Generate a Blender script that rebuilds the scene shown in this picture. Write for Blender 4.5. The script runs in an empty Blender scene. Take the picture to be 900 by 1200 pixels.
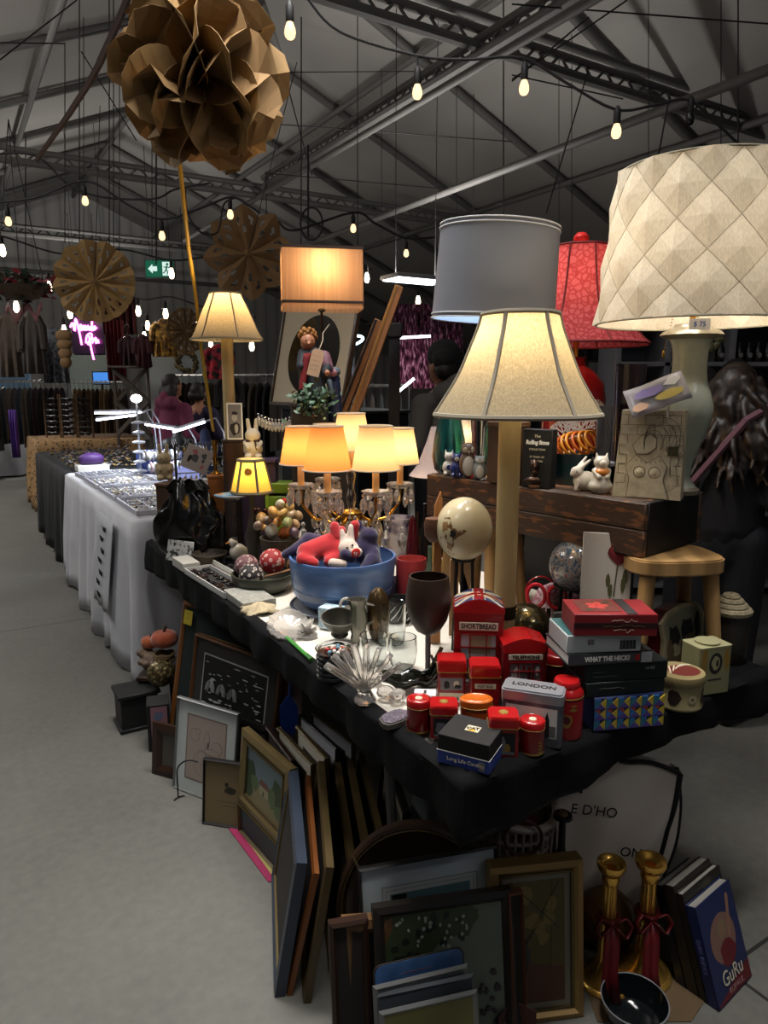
import bpy,bmesh,math,random
from mathutils import Vector,Matrix,Euler
RND=random.Random(11)
PI=math.pi
C=bpy.context.scene.collection
F=832.0
PT=math.atan(150/832)
CP,SP=math.cos(PT),math.sin(PT)
EYE=1.5
TZ=0.745
AU=math.radians(31.5)
U=Vector((-math.sin(AU),math.cos(AU),0))
VV=Vector((math.cos(AU),math.sin(AU),0))
UP=Vector((0,0,1))
def ray(x,y):
 dx,dy=x-450,600-y
 return Vector((dx,F*CP+dy*SP,-F*SP+dy*CP))
def P(x,y,z=0.0):
 r=ray(x,y);t=(z-EYE)/r.z
 return Vector((r.x*t,r.y*t,z))
def D(x,y,Y):
 r=ray(x,y);t=Y/r.y
 return Vector((r.x*t,Y,EYE+r.z*t))
def mpp(p):
 return(p.y*CP-(p.z-EYE)*SP)/F
def W3(a,b,z):
 return U*a+VV*b+UP*z
MATS={}
def lin(c):
 if isinstance(c,str):
  c=c.lstrip('#');c=tuple(int(c[i:i+2],16)/255 for i in(0,2,4))
 return tuple((x/12.92 if x<=.04045 else((x+.055)/1.055)**2.4)for x in c)
def pm(name,col,rough=.6,metal=0,trans=0,ior=1.45,emit=None,es=0,alpha=1,bump=0,bscale=80,var=0,vscale=6,spec=.5,coat=0,sheen=0,sss=0):
 if name in MATS:return MATS[name]
 m=bpy.data.materials.new(name);m.use_nodes=True
 nt=m.node_tree;b=nt.nodes['Principled BSDF']
 c=lin(col)
 b.inputs['Base Color'].default_value=(*c,1)
 b.inputs['Roughness'].default_value=rough
 b.inputs['Metallic'].default_value=metal
 b.inputs['Transmission Weight'].default_value=trans
 b.inputs['IOR'].default_value=ior
 b.inputs['Alpha'].default_value=alpha
 b.inputs['Specular IOR Level'].default_value=spec
 b.inputs['Coat Weight'].default_value=coat
 b.inputs['Sheen Weight'].default_value=sheen
 if emit is not None:
  b.inputs['Emission Color'].default_value=(*lin(emit),1)
  b.inputs['Emission Strength'].default_value=es
 tc=None
 if bump or var:
  tc=nt.nodes.new('ShaderNodeTexCoord')
 if bump:
  n=nt.nodes.new('ShaderNodeTexNoise');n.inputs['Scale'].default_value=bscale;n.inputs['Detail'].default_value=3
  bp=nt.nodes.new('ShaderNodeBump');bp.inputs['Strength'].default_value=bump;bp.inputs['Distance'].default_value=.004
  nt.links.new(tc.outputs['Object'],n.inputs['Vector']);nt.links.new(n.outputs['Fac'],bp.inputs['Height']);nt.links.new(bp.outputs['Normal'],b.inputs['Normal'])
 if var:
  n=nt.nodes.new('ShaderNodeTexNoise');n.inputs['Scale'].default_value=vscale;n.inputs['Detail'].default_value=4
  r=nt.nodes.new('ShaderNodeValToRGB')
  r.color_ramp.elements[0].position=.3;r.color_ramp.elements[1].position=.7
  r.color_ramp.elements[0].color=(*[max(0,x*(1-var))for x in c],1)
  r.color_ramp.elements[1].color=(*[min(1,x*(1+var))for x in c],1)
  nt.links.new(tc.outputs['Object'],n.inputs['Vector']);nt.links.new(n.outputs['Fac'],r.inputs['Fac']);nt.links.new(r.outputs['Color'],b.inputs['Base Color'])
 MATS[name]=m
 return m
def noise_mix(name,stops,scale=20,detail=4,rough=.6,metal=0,kind='noise',bump=0,stretch=(1,1,1),coords='Object',dist=0):
 """stops: list of (pos, colour); kind noise / voronoi / wave / magic / checker"""
 if name in MATS:return MATS[name]
 m=bpy.data.materials.new(name);m.use_nodes=True
 nt=m.node_tree;b=nt.nodes['Principled BSDF']
 b.inputs['Roughness'].default_value=rough;b.inputs['Metallic'].default_value=metal
 tc=nt.nodes.new('ShaderNodeTexCoord');mp=nt.nodes.new('ShaderNodeMapping')
 mp.inputs['Scale'].default_value=stretch
 nt.links.new(tc.outputs[coords],mp.inputs['Vector'])
 if kind=='voronoi':
  n=nt.nodes.new('ShaderNodeTexVoronoi');n.inputs['Scale'].default_value=scale;out=n.outputs['Distance']
 elif kind=='cells':
  n=nt.nodes.new('ShaderNodeTexVoronoi');n.inputs['Scale'].default_value=scale
  sp=nt.nodes.new('ShaderNodeSeparateColor');nt.links.new(n.outputs['Color'],sp.inputs['Color']);out=sp.outputs['Red']
 elif kind=='wave':
  n=nt.nodes.new('ShaderNodeTexWave');n.inputs['Scale'].default_value=scale;n.inputs['Distortion'].default_value=dist or 3;n.inputs['Detail'].default_value=detail;out=n.outputs['Fac']
 elif kind=='brick':
  n=nt.nodes.new('ShaderNodeTexBrick');n.inputs['Scale'].default_value=scale;n.inputs['Mortar Size'].default_value=.012
  n.inputs['Color1'].default_value=(1,1,1,1);n.inputs['Color2'].default_value=(.8,.8,.8,1);n.inputs['Mortar'].default_value=(0,0,0,1);out=n.outputs['Color']
 else:
  n=nt.nodes.new('ShaderNodeTexNoise');n.inputs['Scale'].default_value=scale;n.inputs['Detail'].default_value=detail;n.inputs['Distortion'].default_value=dist;out=n.outputs['Fac']
 nt.links.new(mp.outputs['Vector'],n.inputs['Vector'])
 r=nt.nodes.new('ShaderNodeValToRGB');els=r.color_ramp.elements
 while len(els)<len(stops):els.new(.5)
 for e,(p,c)in zip(els,stops):e.position=p;e.color=(*lin(c),1)
 nt.links.new(out,r.inputs['Fac']);nt.links.new(r.outputs['Color'],b.inputs['Base Color'])
 if bump:
  bp=nt.nodes.new('ShaderNodeBump');bp.inputs['Strength'].default_value=bump;bp.inputs['Distance'].default_value=.004
  nt.links.new(out,bp.inputs['Height']);nt.links.new(bp.outputs['Normal'],b.inputs['Normal'])
 MATS[name]=m
 return m
def shade_mat(name,col,tcol=None,mix=.55,weave=0,ws=300):
 """cloth or paper that lets lamp light through"""
 if name in MATS:return MATS[name]
 m=bpy.data.materials.new(name);m.use_nodes=True;nt=m.node_tree
 nt.nodes.remove(nt.nodes['Principled BSDF'])
 d=nt.nodes.new('ShaderNodeBsdfDiffuse');t=nt.nodes.new('ShaderNodeBsdfTranslucent');x=nt.nodes.new('ShaderNodeMixShader')
 d.inputs['Color'].default_value=(*lin(col),1);t.inputs['Color'].default_value=(*lin(tcol or col),1)
 x.inputs['Fac'].default_value=mix
 nt.links.new(d.outputs[0],x.inputs[1]);nt.links.new(t.outputs[0],x.inputs[2])
 nt.links.new(x.outputs[0],nt.nodes['Material Output'].inputs['Surface'])
 if weave:
  tc=nt.nodes.new('ShaderNodeTexCoord');n=nt.nodes.new('ShaderNodeTexNoise');n.inputs['Scale'].default_value=ws;n.inputs['Detail'].default_value=2
  mp=nt.nodes.new('ShaderNodeMapping');mp.inputs['Scale'].default_value=(1,1,.25)
  nt.links.new(tc.outputs['Object'],mp.inputs['Vector']);nt.links.new(mp.outputs['Vector'],n.inputs['Vector'])
  r=nt.nodes.new('ShaderNodeValToRGB');c1=lin(tcol or col)
  r.color_ramp.elements[0].position=.35;r.color_ramp.elements[1].position=.65
  r.color_ramp.elements[0].color=(*[q*(1-weave)for q in c1],1);r.color_ramp.elements[1].color=(*c1,1)
  nt.links.new(n.outputs['Fac'],r.inputs['Fac']);nt.links.new(r.outputs['Color'],t.inputs['Color'])
  r2=nt.nodes.new('ShaderNodeValToRGB');c2=lin(col)
  r2 .color_ramp.elements[0].position=.35;r2 .color_ramp.elements[1].position=.65
  r2 .color_ramp.elements[0].color=(*[q*(1-weave)for q in c2],1);r2 .color_ramp.elements[1].color=(*c2,1)
  nt.links.new(n.outputs['Fac'],r2 .inputs['Fac']);nt.links.new(r2 .outputs['Color'],d.inputs['Color'])
 MATS[name]=m
 return m
def glow(name,col,s):
 return pm(name,'#202020',emit=col,es=s)
GLASS=pm('clear_glass','#f4f8f8',.03,trans=1,ior=1.45)
BLACK=pm('black_matte','#0c0c0d',.6)
BLACKG=pm('black_gloss','#0a0a0b',.25)
WHITE=pm('white_card','#d8d6d0',.7)
BRASS=pm('brass','#b98a3c',.25,1)
STEEL=pm('galvanised_steel','#615f5c',.65,.1)
CHROME=pm('chrome','#c8c8c8',.15,1)
class M:
 def __init__(self):self.v,self.f,self.mi,self.X,self.k=[],[],[],Matrix(),0
 def mat(self,k):self.k=k;return self
 def at(self,loc=(0,0,0),rot=(0,0,0),s=(1,1,1)):
  self.X=Matrix.LocRotScale(Vector(loc),Euler(rot),Vector(s));return self
 def add(self,vs,fs):
  b=len(self.v)
  self.v+=[self.X@Vector(p)for p in vs]
  self.f+=[tuple(b+i for i in f)for f in fs];self.mi+=[self.k]*len(fs)
  return self
 def box(self,c,s,bev=0):
  x,y,z=s[0]/2,s[1]/2,s[2]/2
  if bev<=0:
   vs=[(c[0]+i*x,c[1]+j*y,c[2]+k*z)for i in(-1,1)for j in(-1,1)for k in(-1,1)]
   return self.add(vs,[(0,1,3,2),(4,6,7,5),(0,4,5,1),(2,3,7,6),(0,2,6,4),(1,5,7,3)])
  e=min(bev,x*.95,y*.95,z*.95);vs=[];idx={}
  for i in(-1,1):
   for j in(-1,1):
    for k in(-1,1):
     for a in range(3):
      q=[i*(x-e),j*(y-e),k*(z-e)];q[a]=(i*x,j*y,k*z)[a]
      idx[(i,j,k,a)]=len(vs);vs.append((c[0]+q[0],c[1]+q[1],c[2]+q[2]))
  fs=[]
  for s1 in(-1,1):
   fs.append([idx[(s1,j,k,0)]for j,k in((-1,-1),(1,-1),(1,1),(-1,1))])
   fs.append([idx[(i,s1,k,1)]for i,k in((-1,-1),(1,-1),(1,1),(-1,1))])
   fs.append([idx[(i,j,s1,2)]for i,j in((-1,-1),(1,-1),(1,1),(-1,1))])
  for p in(-1,1):
   for q in(-1,1):
    fs.append([idx[(p,q,-1,0)],idx[(p,q,1,0)],idx[(p,q,1,1)],idx[(p,q,-1,1)]])
    fs.append([idx[(p,-1,q,0)],idx[(p,1,q,0)],idx[(p,1,q,2)],idx[(p,-1,q,2)]])
    fs.append([idx[(-1,p,q,1)],idx[(1,p,q,1)],idx[(1,p,q,2)],idx[(-1,p,q,2)]])
  for i in(-1,1):
   for j in(-1,1):
    for k in(-1,1):fs.append([idx[(i,j,k,a)]for a in range(3)])
  return self.add(vs,fs)
 def lathe(self,prof,n=28,c=(0,0,0),rf=None,cap0=True,cap1=True):
  vs,fs=[],[]
  for(r,z)in prof:
   for i in range(n):
    a=2*PI*i/n;q=r*(rf(a,z)if rf else 1)
    vs.append((c[0]+q*math.cos(a),c[1]+q*math.sin(a),c[2]+z))
  for j in range(len(prof)-1):
   for i in range(n):
    i2=(i+1)%n;fs.append((j*n+i,j*n+i2,(j+1)*n+i2,(j+1)*n+i))
  if cap0:fs.append(tuple(range(n))[::-1])
  if cap1:fs.append(tuple((len(prof)-1)*n+i for i in range(n)))
  return self.add(vs,fs)
 def vessel(self,prof,t=.003,n=32,c=(0,0,0),rf=None):
  """open vessel: outer profile bottom to top, given a wall thickness"""
  inner=[(max(r-t,.0005),z)for r,z in prof[::-1]]
  zb=prof[0][1]+t
  inner=[(r,max(z,zb))for r,z in inner]
  return self.lathe(prof+inner,n,c,rf)
 def tube(self,pts,r,n=8,closed=False,caps=True):
  pts=[Vector(p)for p in pts];m=len(pts);vs,fs=[],[]
  rr=r if isinstance(r,(list,tuple))else[r]*m
  tang=[]
  for i in range(m):
   a=pts[(i-1)%m]if(closed or i)else pts[0];b=pts[(i+1)%m]if(closed or i<m-1)else pts[-1]
   t=(b-a);tang.append(t.normalized()if t.length>1e-9 else Vector((0,0,1)))
  nrm=tang[0].orthogonal().normalized()
  for i in range(m):
   nrm=nrm-tang[i]*nrm.dot(tang[i])
   nrm=nrm.normalized()if nrm.length>1e-6 else tang[i].orthogonal().normalized()
   bn=tang[i].cross(nrm)
   for k in range(n):
    a=2*PI*k/n;vs.append(pts[i]+(nrm*math.cos(a)+bn*math.sin(a))*rr[i])
  for i in range(m if closed else m-1):
   i2=(i+1)%m
   for k in range(n):
    k2=(k+1)%n;fs.append((i*n+k,i*n+k2,i2*n+k2,i2*n+k))
  if not closed and caps:
   fs.append(tuple(range(n))[::-1]);fs.append(tuple((m-1)*n+k for k in range(n)))
  return self.add(vs,fs)
 def ell(self,c,r,rot=None,n=16,m=10):
  if not isinstance(r,(list,tuple)):r=(r,r,r)
  E_=Euler(rot).to_matrix()if rot else Matrix.Identity(3)
  vs,fs=[],[]
  for j in range(1,m):
   t=PI*j/m
   for i in range(n):
    a=2*PI*i/n
    vs.append(E_@Vector((r[0]*math.sin(t)*math.cos(a),r[1]*math.sin(t)*math.sin(a),r[2]*math.cos(t)))+Vector(c))
  vs.append(E_@Vector((0,0,r[2]))+Vector(c));vs.append(E_@Vector((0,0,-r[2]))+Vector(c))
  T,B=len(vs)-2,len(vs)-1
  for j in range(m-2):
   for i in range(n):
    i2=(i+1)%n;fs.append((j*n+i,(j+1)*n+i,(j+1)*n+i2,j*n+i2))
  for i in range(n):
   i2=(i+1)%n;fs.append((T,i,i2));fs.append((B,(m-2)*n+i2,(m-2)*n+i))
  return self.add(vs,fs)
 def prism(self,poly,z0,z1):
  """2-D outline in local x,y extruded z0..z1"""
  n=len(poly);vs=[(x,y,z0)for x,y in poly]+[(x,y,z1)for x,y in poly]
  fs=[tuple(range(n))[::-1],tuple(range(n,2*n))]+[(i,(i+1)%n,n+(i+1)%n,n+i)for i in range(n)]
  return self.add(vs,fs)
 def plate(self,poly,y0,y1):
  """2-D outline in local x,z extruded in y (front face at y0)"""
  n=len(poly);vs=[(x,y0,z)for x,z in poly]+[(x,y1,z)for x,z in poly]
  fs=[tuple(range(n)),tuple(range(n,2*n))[::-1]]+[(i,n+i,n+(i+1)%n,(i+1)%n)for i in range(n)]
  return self.add(vs,fs)
 def quad(self,a,b,c,d):return self.add([a,b,c,d],[(0,1,2,3)])
 def grid(self,fn,nu,nv,closed=False):
  vs=[fn(i/(nu if closed else nu-1),j/(nv-1))for j in range(nv)for i in range(nu)]
  fs=[(j*nu+i,j*nu+(i+1)%nu,(j+1)*nu+(i+1)%nu,(j+1)*nu+i)for j in range(nv-1)for i in range(nu if closed else nu-1)]
  return self.add(vs,fs)
 def build(self,name,mats,parent=None,smooth=True,angle=40,loc=None,fix=True):
  me=bpy.data.meshes.new(name)
  me.from_pydata([tuple(p)for p in self.v],[],self.f)
  if not isinstance(mats,(list,tuple)):mats=[mats]
  for m in mats:me.materials.append(m)
  if len(mats)>1:
   for p,k in zip(me.polygons,self.mi):p.material_index=min(k,len(mats)-1)
  if fix:
   bm=bmesh.new();bm.from_mesh(me);bmesh.ops.recalc_face_normals(bm,faces=bm.faces);bm.to_mesh(me);bm.free()
  if smooth:
   me.shade_smooth();me.set_sharp_from_angle(angle=math.radians(angle))
  o=bpy.data.objects.new(name,me);C.objects.link(o)
  if parent:o.parent=parent
  if loc is not None:o.location=loc
  return o
def tag(o,label=None,cat=None,group=None,kind=None):
 if label:o['label']=label
 if cat:o['category']=cat
 if group:o['group']=group
 if kind:o['kind']=kind
 return o
def thing(name,label,cat,loc=(0,0,0),rz=0,group=None):
 o=bpy.data.objects.new(name,None);C.objects.link(o);o.empty_display_size=.05
 o.location=loc;o.rotation_euler=(0,0,rz)
 return tag(o,label,cat,group)
def struct(name,b,mat,**k):return tag(b.build(name,mat,**k),kind='structure')
def copy_tree(o,parent=None):
 c=o.copy();C.objects.link(c)
 if parent:c.parent=parent
 for ch in list(o.children):copy_tree(ch,c)
 return c
def lettering(s,size,mat,parent,loc,rot=(PI/2,0,0),name='lettering',align='CENTER',depth=.0004,shear=0,bold=0,sx=1):
 cu=bpy.data.curves.new(name,'FONT');cu.body=s;cu.size=size;cu.align_x=align;cu.align_y='CENTER';cu.extrude=depth;cu.shear=shear;cu.offset=bold;cu.resolution_u=3
 o=bpy.data.objects.new(name+'_src',cu);C.objects.link(o)
 dg=bpy.context.evaluated_depsgraph_get()
 me=bpy.data.meshes.new_from_object(o.evaluated_get(dg));bpy.data.objects.remove(o)
 me.materials.clear();me.materials.append(mat)
 t=bpy.data.objects.new(name,me);C.objects.link(t);t.parent=parent;t.location=loc;t.rotation_euler=rot;t.scale=(sx,1,1)
 return t
def organic(name,shapes,mat,parent=None,voxel=.008,smooth=4,loc=None):
 """one continuous surface grown round capsules (a,b,ra,rb) and ellipsoids (c,r[,rot])"""
 b=M()
 for s in shapes:
  if s[0]=='c':
   a,e=Vector(s[1]),Vector(s[2]);ra,rb=s[3],s[4]
   k=4;b.tube([a.lerp(e,i/k)for i in range(k+1)],[ra+(rb-ra)*i/k for i in range(k+1)],12)
   b.ell(a,ra,n=12,m=8);b.ell(e,rb,n=12,m=8)
  elif s[0]=='t':
   b.tube(s[1],s[2],12)
   b.ell(s[1][0],s[2][0]if isinstance(s[2],list)else s[2],n=12,m=8);b.ell(s[1][-1],s[2][-1]if isinstance(s[2],list)else s[2],n=12,m=8)
  else:b.ell(s[1],s[2],s[3]if len(s)>3 else None,20,14)
 o=b.build(name,mat,parent,smooth=False)
 md=o.modifiers.new('r','REMESH');md.mode='VOXEL';md.voxel_size=voxel
 if smooth:
  sm=o.modifiers.new('s','SMOOTH');sm.iterations=smooth;sm.factor=.5
 dg=bpy.context.evaluated_depsgraph_get()
 me=bpy.data.meshes.new_from_object(o.evaluated_get(dg));o.modifiers.clear()
 old=o.data;o.data=me;bpy.data.meshes.remove(old);me.shade_smooth()
 if loc is not None:o.location=loc
 return o
def lamp_light(name,loc,w,col=(1,.62,.28),r=.03,parent=None):
 l=bpy.data.lights.new(name,'POINT');l.energy=w;l.color=col;l.shadow_soft_size=r
 o=bpy.data.objects.new(name,l);C.objects.link(o);o.location=loc
 if parent:o.parent=parent
 return o
class Px:
 """measures a thing by the photograph: base at a pixel on a level plane (or at a depth), heights and widths read off above it"""
 def __init__(s,x,y,z=TZ,Y=None):
  s.loc=D(x,y,Y)if Y else P(x,y,z);s.x=x;s.m=mpp(s.loc)
 def w(s,px):return px*s.m
 def h(s,y):return D(s.x,y,s.loc.y).z-s.loc.z
 def prof(s,pts):return[(max(hw,.05)*s.m,s.h(y))for hw,y in pts]
 def off(s,x,y):return D(x,y,s.loc.y)-s.loc
def solid_of(name,label,cat,x,y,parts,z=TZ,Y=None,rz=0,group=None,n=28):
 """a turned thing: parts = [(part name, material, [(half width px, y px)...], mode)], mode s solid / v vessel / o open shell"""
 q=Px(x,y,z,Y);t=thing(name,label,cat,q.loc,rz,group)
 for pn,mt,pts,mode in parts:
  b=M()
  if mode=='v':b.vessel(q.prof(pts),.0035,n)
  elif mode=='o':b.lathe(q.prof(pts),n,cap0=False,cap1=False)
  else:b.lathe(q.prof(pts),n)
  b.build(pn,mt,t,angle=35)
 return t,q
cam=bpy.data.objects.new('camera',bpy.data.cameras.new('camera'));C.objects.link(cam)
cam.location=(0,0,EYE);cam.rotation_euler=(PI/2-PT,0,0)
cam.data.sensor_width=36;cam.data.lens=F*36/1200;cam.data.clip_start=.02
bpy.context.scene.camera=cam
sc=bpy.context.scene
sc.view_settings.view_transform='Standard';sc.view_settings.look='None';sc.view_settings.gamma=1;sc.view_settings.use_curve_mapping=False
sc.view_settings.exposure=0.0
sc.cycles.max_bounces=10;sc.cycles.transmission_bounces=10;sc.cycles.transparent_max_bounces=8
sc.cycles.diffuse_bounces=3;sc.cycles.glossy_bounces=4
sc.cycles.sample_clamp_indirect=4;sc.cycles.blur_glossy=.6;sc.cycles.use_denoising=True
w=bpy.data.worlds.new('world');sc.world=w;w.use_nodes=True
w.node_tree.nodes['Background'].inputs[0].default_value=(.62,.68,.8,1);w.node_tree.nodes['Background'].inputs[1].default_value=.1
RIDB,RIDZ,SL=3.2,6.23,.422
BL,BR,AE,AS=-6.1,12.5,20.0,-5.0
def roofz(b):return RIDZ-SL*abs(b-RIDB)
fm=bpy.data.materials.new('concrete_floor');fm.use_nodes=True
nt=fm.node_tree;bs=nt.nodes['Principled BSDF'];bs.inputs['Roughness'].default_value=.62
tc=nt.nodes.new('ShaderNodeTexCoord');n1=nt.nodes.new('ShaderNodeTexNoise');n1 .inputs['Scale'].default_value=.9;n1 .inputs['Detail'].default_value=8;n1 .inputs['Roughness'].default_value=.65
n2=nt.nodes.new('ShaderNodeTexNoise');n2 .inputs['Scale'].default_value=30;n2 .inputs['Detail'].default_value=5
mx=nt.nodes.new('ShaderNodeMix');mx.data_type='FLOAT';mx.inputs[0].default_value=.3
rp=nt.nodes.new('ShaderNodeValToRGB');rp.color_ramp.elements[0].position=.3;rp.color_ramp.elements[1].position=.72
rp.color_ramp.elements[0].color=(*lin('#4c4b46'),1);rp.color_ramp.elements[1].color=(*lin('#6c6b64'),1)
J=P(850,1135);J2=P(75,729)
bt=nt.nodes.new('ShaderNodeTexBrick');bt.offset=0;bt.squash=1
gap=abs((J2-J).dot(U));gap=gap/1.0
bt.inputs['Scale'].default_value=1;bt.inputs['Brick Width'].default_value=gap;bt.inputs['Row Height'].default_value=gap
bt.inputs['Mortar Size'].default_value=.006;bt.inputs['Mortar Smooth'].default_value=.2
bt.inputs['Color1'].default_value=(1,1,1,1);bt.inputs['Color2'].default_value=(.95,.95,.95,1);bt.inputs['Mortar'].default_value=(.12,.12,.12,1)
mu=nt.nodes.new('ShaderNodeMix');mu.data_type='RGBA';mu.blend_type='MULTIPLY';mu.inputs[0].default_value=1
L_=nt.links.new
L_(tc.outputs['Object'],n1 .inputs['Vector']);L_(tc.outputs['Object'],n2 .inputs['Vector']);L_(n1 .outputs['Fac'],mx.inputs[2]);L_(n2 .outputs['Fac'],mx.inputs[3])
L_(mx.outputs[0],rp.inputs['Fac']);L_(tc.outputs['Object'],bt.inputs['Vector']);L_(rp.outputs['Color'],mu.inputs[6]);L_(bt.outputs['Color'],mu.inputs[7]);L_(mu.outputs[2],bs.inputs['Base Color'])
bp=nt.nodes.new('ShaderNodeBump');bp.inputs['Strength'].default_value=.15;bp.inputs['Distance'].default_value=.01;L_(n2 .outputs['Fac'],bp.inputs['Height']);L_(bp.outputs['Normal'],bs.inputs['Normal'])
b=M();ja,jb=J.dot(U),J.dot(VV)
b.box(((BL+BR)/2-jb,(AE+AS)/2-ja,-.05),(BR-BL,AE-AS,.1))
fl=struct('floor',b,fm,smooth=False);fl.location=J;fl.rotation_euler=(0,0,AU)
canvas=noise_mix('tent_canvas',[(.3,'#8b8783'),(.7,'#a09c97')],.5,3,.8,bump=.25)
endwall=noise_mix('end_wall_sheeting',[(.0,'#a3a2a0'),(.12,'#bab8b5'),(1,'#c6c4c0')],1.1,0,.75,kind='wave',stretch=(1,0,0),dist=.4)
b=M()
for b0,b1 in((BL,RIDB),(RIDB,BR)):
 for zoff in(0,.03):
  b.quad(W3(AS,b0,roofz(b0)+zoff),W3(AE,b0,roofz(b0)+zoff),W3(AE,b1,roofz(b1)+zoff),W3(AS,b1,roofz(b1)+zoff))
struct('ceiling',b,canvas,smooth=False)
def wallpoly(name,pts,mat,nrm,t=.06):
 q=M();n=len(pts);nv=Vector(nrm)*t
 q.add(list(pts)+[p+nv for p in pts],[tuple(range(n)),tuple(range(n,2*n))[::-1]]+[(i,(i+1)%n,n+(i+1)%n,n+i)for i in range(n)])
 o=struct(name,q,mat,smooth=False);return o
wallpoly('wall_back',[W3(AE,BL,0),W3(AE,BR,0),W3(AE,BR,roofz(BR)),W3(AE,RIDB,RIDZ),W3(AE,BL,roofz(BL))],endwall,U)
wallpoly('wall_left',[W3(AS,BL,0),W3(AE,BL,0),W3(AE,BL,roofz(BL)),W3(AS,BL,roofz(BL))],canvas,-VV)
wallpoly('wall_right',[W3(AS,BR,0),W3(AE,BR,0),W3(AE,BR,roofz(BR)),W3(AS,BR,roofz(BR))],canvas,VV)
def beam(name,p0,p1,r=.045,kind='tube',h=.1):
 q=M();p0,p1=Vector(p0),Vector(p1)
 if kind=='tube':q.tube([p0,p1],r,10)
 else:
  d=(p1-p0).normalized();up=Vector((0,0,1));up=(up-d*up.dot(d)).normalized()
  q.tube([p0,p1],r,8);q.tube([p0+up*h,p1+up*h],r*.8,8)
  n=max(2,int((p1-p0).length/(h*2.2)))
  for i in range(n):
   a=p0 .lerp(p1,i/n);c_=p0 .lerp(p1,(i+.5)/n)
   q.tube([a,c_+up*h],r*.3,5);q.tube([c_+up*h,p0 .lerp(p1,(i+1)/n)],r*.3,5)
 return struct(name,q,STEEL)
for a in(5.7,7.7,9.7,11.7,13.7,15.7,17.7):
 for b0,b1 in((BL,RIDB),(BR,RIDB)):
  beam('roof_beam',W3(a,b0,roofz(b0)-.07),W3(a,b1,roofz(b1)-.07),.05)
 for bb in(-3.5,-1.8,0,1.6,4.9,6.4,8.0,9.8):
  pz=W3(a,bb,roofz(bb)-.06);q=M();s_=-1 if bb<RIDB else 1
  for k in(-.1,.06):
   q.tube([pz+VV*k,pz+VV*(k+.05*s_)+UP*.16],.014,5)
  struct('roof_bracket',q,STEEL)
for a,z in((5.05,4.22),(9.7,4.03),(14.3,4.05)):
 beam('tie_beam',W3(a,BL,z),W3(a,BR,z),.045,'girder',.13)
beam('tie_beam',W3(18.4,BL,4.0),W3(18.4,BR,4.0),.05)
beam('tie_beam',W3(5.35,BL,4.62),W3(5.35,BR,4.62),.04)
beam('purlin_beam',W3(9.7,4.0,4.15),W3(2.0,4.0,4.15),.045,'girder',.12)
for bb in(-4.2,-1.2,1.4,RIDB,5.1,7.6,10.2):
 beam('purlin_beam',W3(2.0,bb,roofz(bb)-.15),W3(AE,bb,roofz(bb)-.15),.04)
for(x0,y0,x1,y1,Y0,Y1)in((330,75,303,0,7.6,5.0),):
 beam('brace_beam',D(x0,y0,Y0),D(x1,y1,Y1),.04)
for px_,py_,Yb_ in((655,175,6.5),(640,32,5.6)):beam('purlin_beam',D(px_,py_,Yb_)-U*4,D(px_,py_,Yb_)+U*9,.035)
wire=pm('dark_cable','#1c1c1d',.6)
for(x,y0,y1,Y,r)in((353,60,270,6.5,.006),(419,0,262,6.2,.004),(590,0,262,7.5,.007),(555,150,270,8,.004),(535,110,265,9,.004),(447,120,275,9,.004),(865,0,190,6,.006),(845,0,190,7,.005),(760,0,190,7,.004),(670,80,262,7.5,.004),(655,100,270,8,.004),(128,0,285,8.5,.007),(133,0,288,8.8,.006),(93,10,285,7.5,.006),(98,30,300,9,.005),(76,90,260,8.5,.006),(140,120,300,9.5,.006),(183,190,285,9,.01),(178,170,290,9.3,.006),(30,200,300,11,.008),(312,240,290,10,.007)):
 q=M();q.tube([D(x,y0-40,Y),D(x,y1+25,Y)],r,5);struct('hanging_cable',q,wire)
for(x0,y0,x1,y1,Y)in((690,20,600,95,5),(735,0,600,93,5),(785,110,770,190,5.2),(690,80,640,250,6),(0,70,90,0,6),(0,50,75,51,6.5),(95,60,160,165,7),(190,20,95,42,6),(330,75,365,205,7),(600,5,900,28,5.5),(330,146,600,166,8),(300,85,600,83,9),(600,88,730,116,6.5),(310,203,530,222,9)):
 q=M();q.tube([D(x0,y0,Y),D(x1,y1,Y+.4)],.006,5);struct('bracing_wire',q,wire)
q=M()
q.tube([D(365+13*math.cos(t),262+19*math.sin(t),5.5)for t in[i*2*PI/24 for i in range(24)]],.008,6,closed=True)
q.tube([D(361,170,5.5),D(361,282,5.5)],.008,6)
tag(q.build('cable_loop',wire),'coiled loop of black cable hanging from the roof girder above the square lampshade','cable')
def panel_lamp(px,py,Y,sx,sy,power,label,col=(1,.97,.93),up=50,spread=150):
 loc=D(px,py,Y)if Y else px
 t=thing('ceiling_panel_light',label,'light',loc,AU,'flat LED panels under the roof')
 M().box((0,0,.03),(sx+.04,sy+.04,.04),.005).build('frame',pm('panel_frame','#9a9a98',.5),t)
 M().box((0,0,.005),(sx,sy,.012)).build('diffuser',glow('panel_glow','#f4f6ff',6),t)
 for k in(-1,1):
  M().tube([(k*sx*.4,0,.05),(k*sx*.4,0,max(.3,roofz(Vector(loc).dot(VV))-loc[2]))],.004,5).build('hanger',wire,t)
 l=bpy.data.lights.new('panel_lamp','AREA');l.shape='RECTANGLE';l.size=sx;l.size_y=sy;l.energy=power;l.color=col;l.spread=math.radians(spread)
 o=bpy.data.objects.new('panel_lamp',l);C.objects.link(o);o.parent=t;o.location=(0,0,-.004)
 l2=l.copy();l2 .energy=up;l2 .spread=PI;o=bpy.data.objects.new('panel_uplight',l2);C.objects.link(o);o.parent=t;o.location=(0,0,.06);o.rotation_euler=(PI,0,0)  # upward twin light added to brighten the roof canvas
panel_lamp(487,330,7.5,.6,.3,40,'glowing white LED panel hanging behind the grey drum lampshade')
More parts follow.
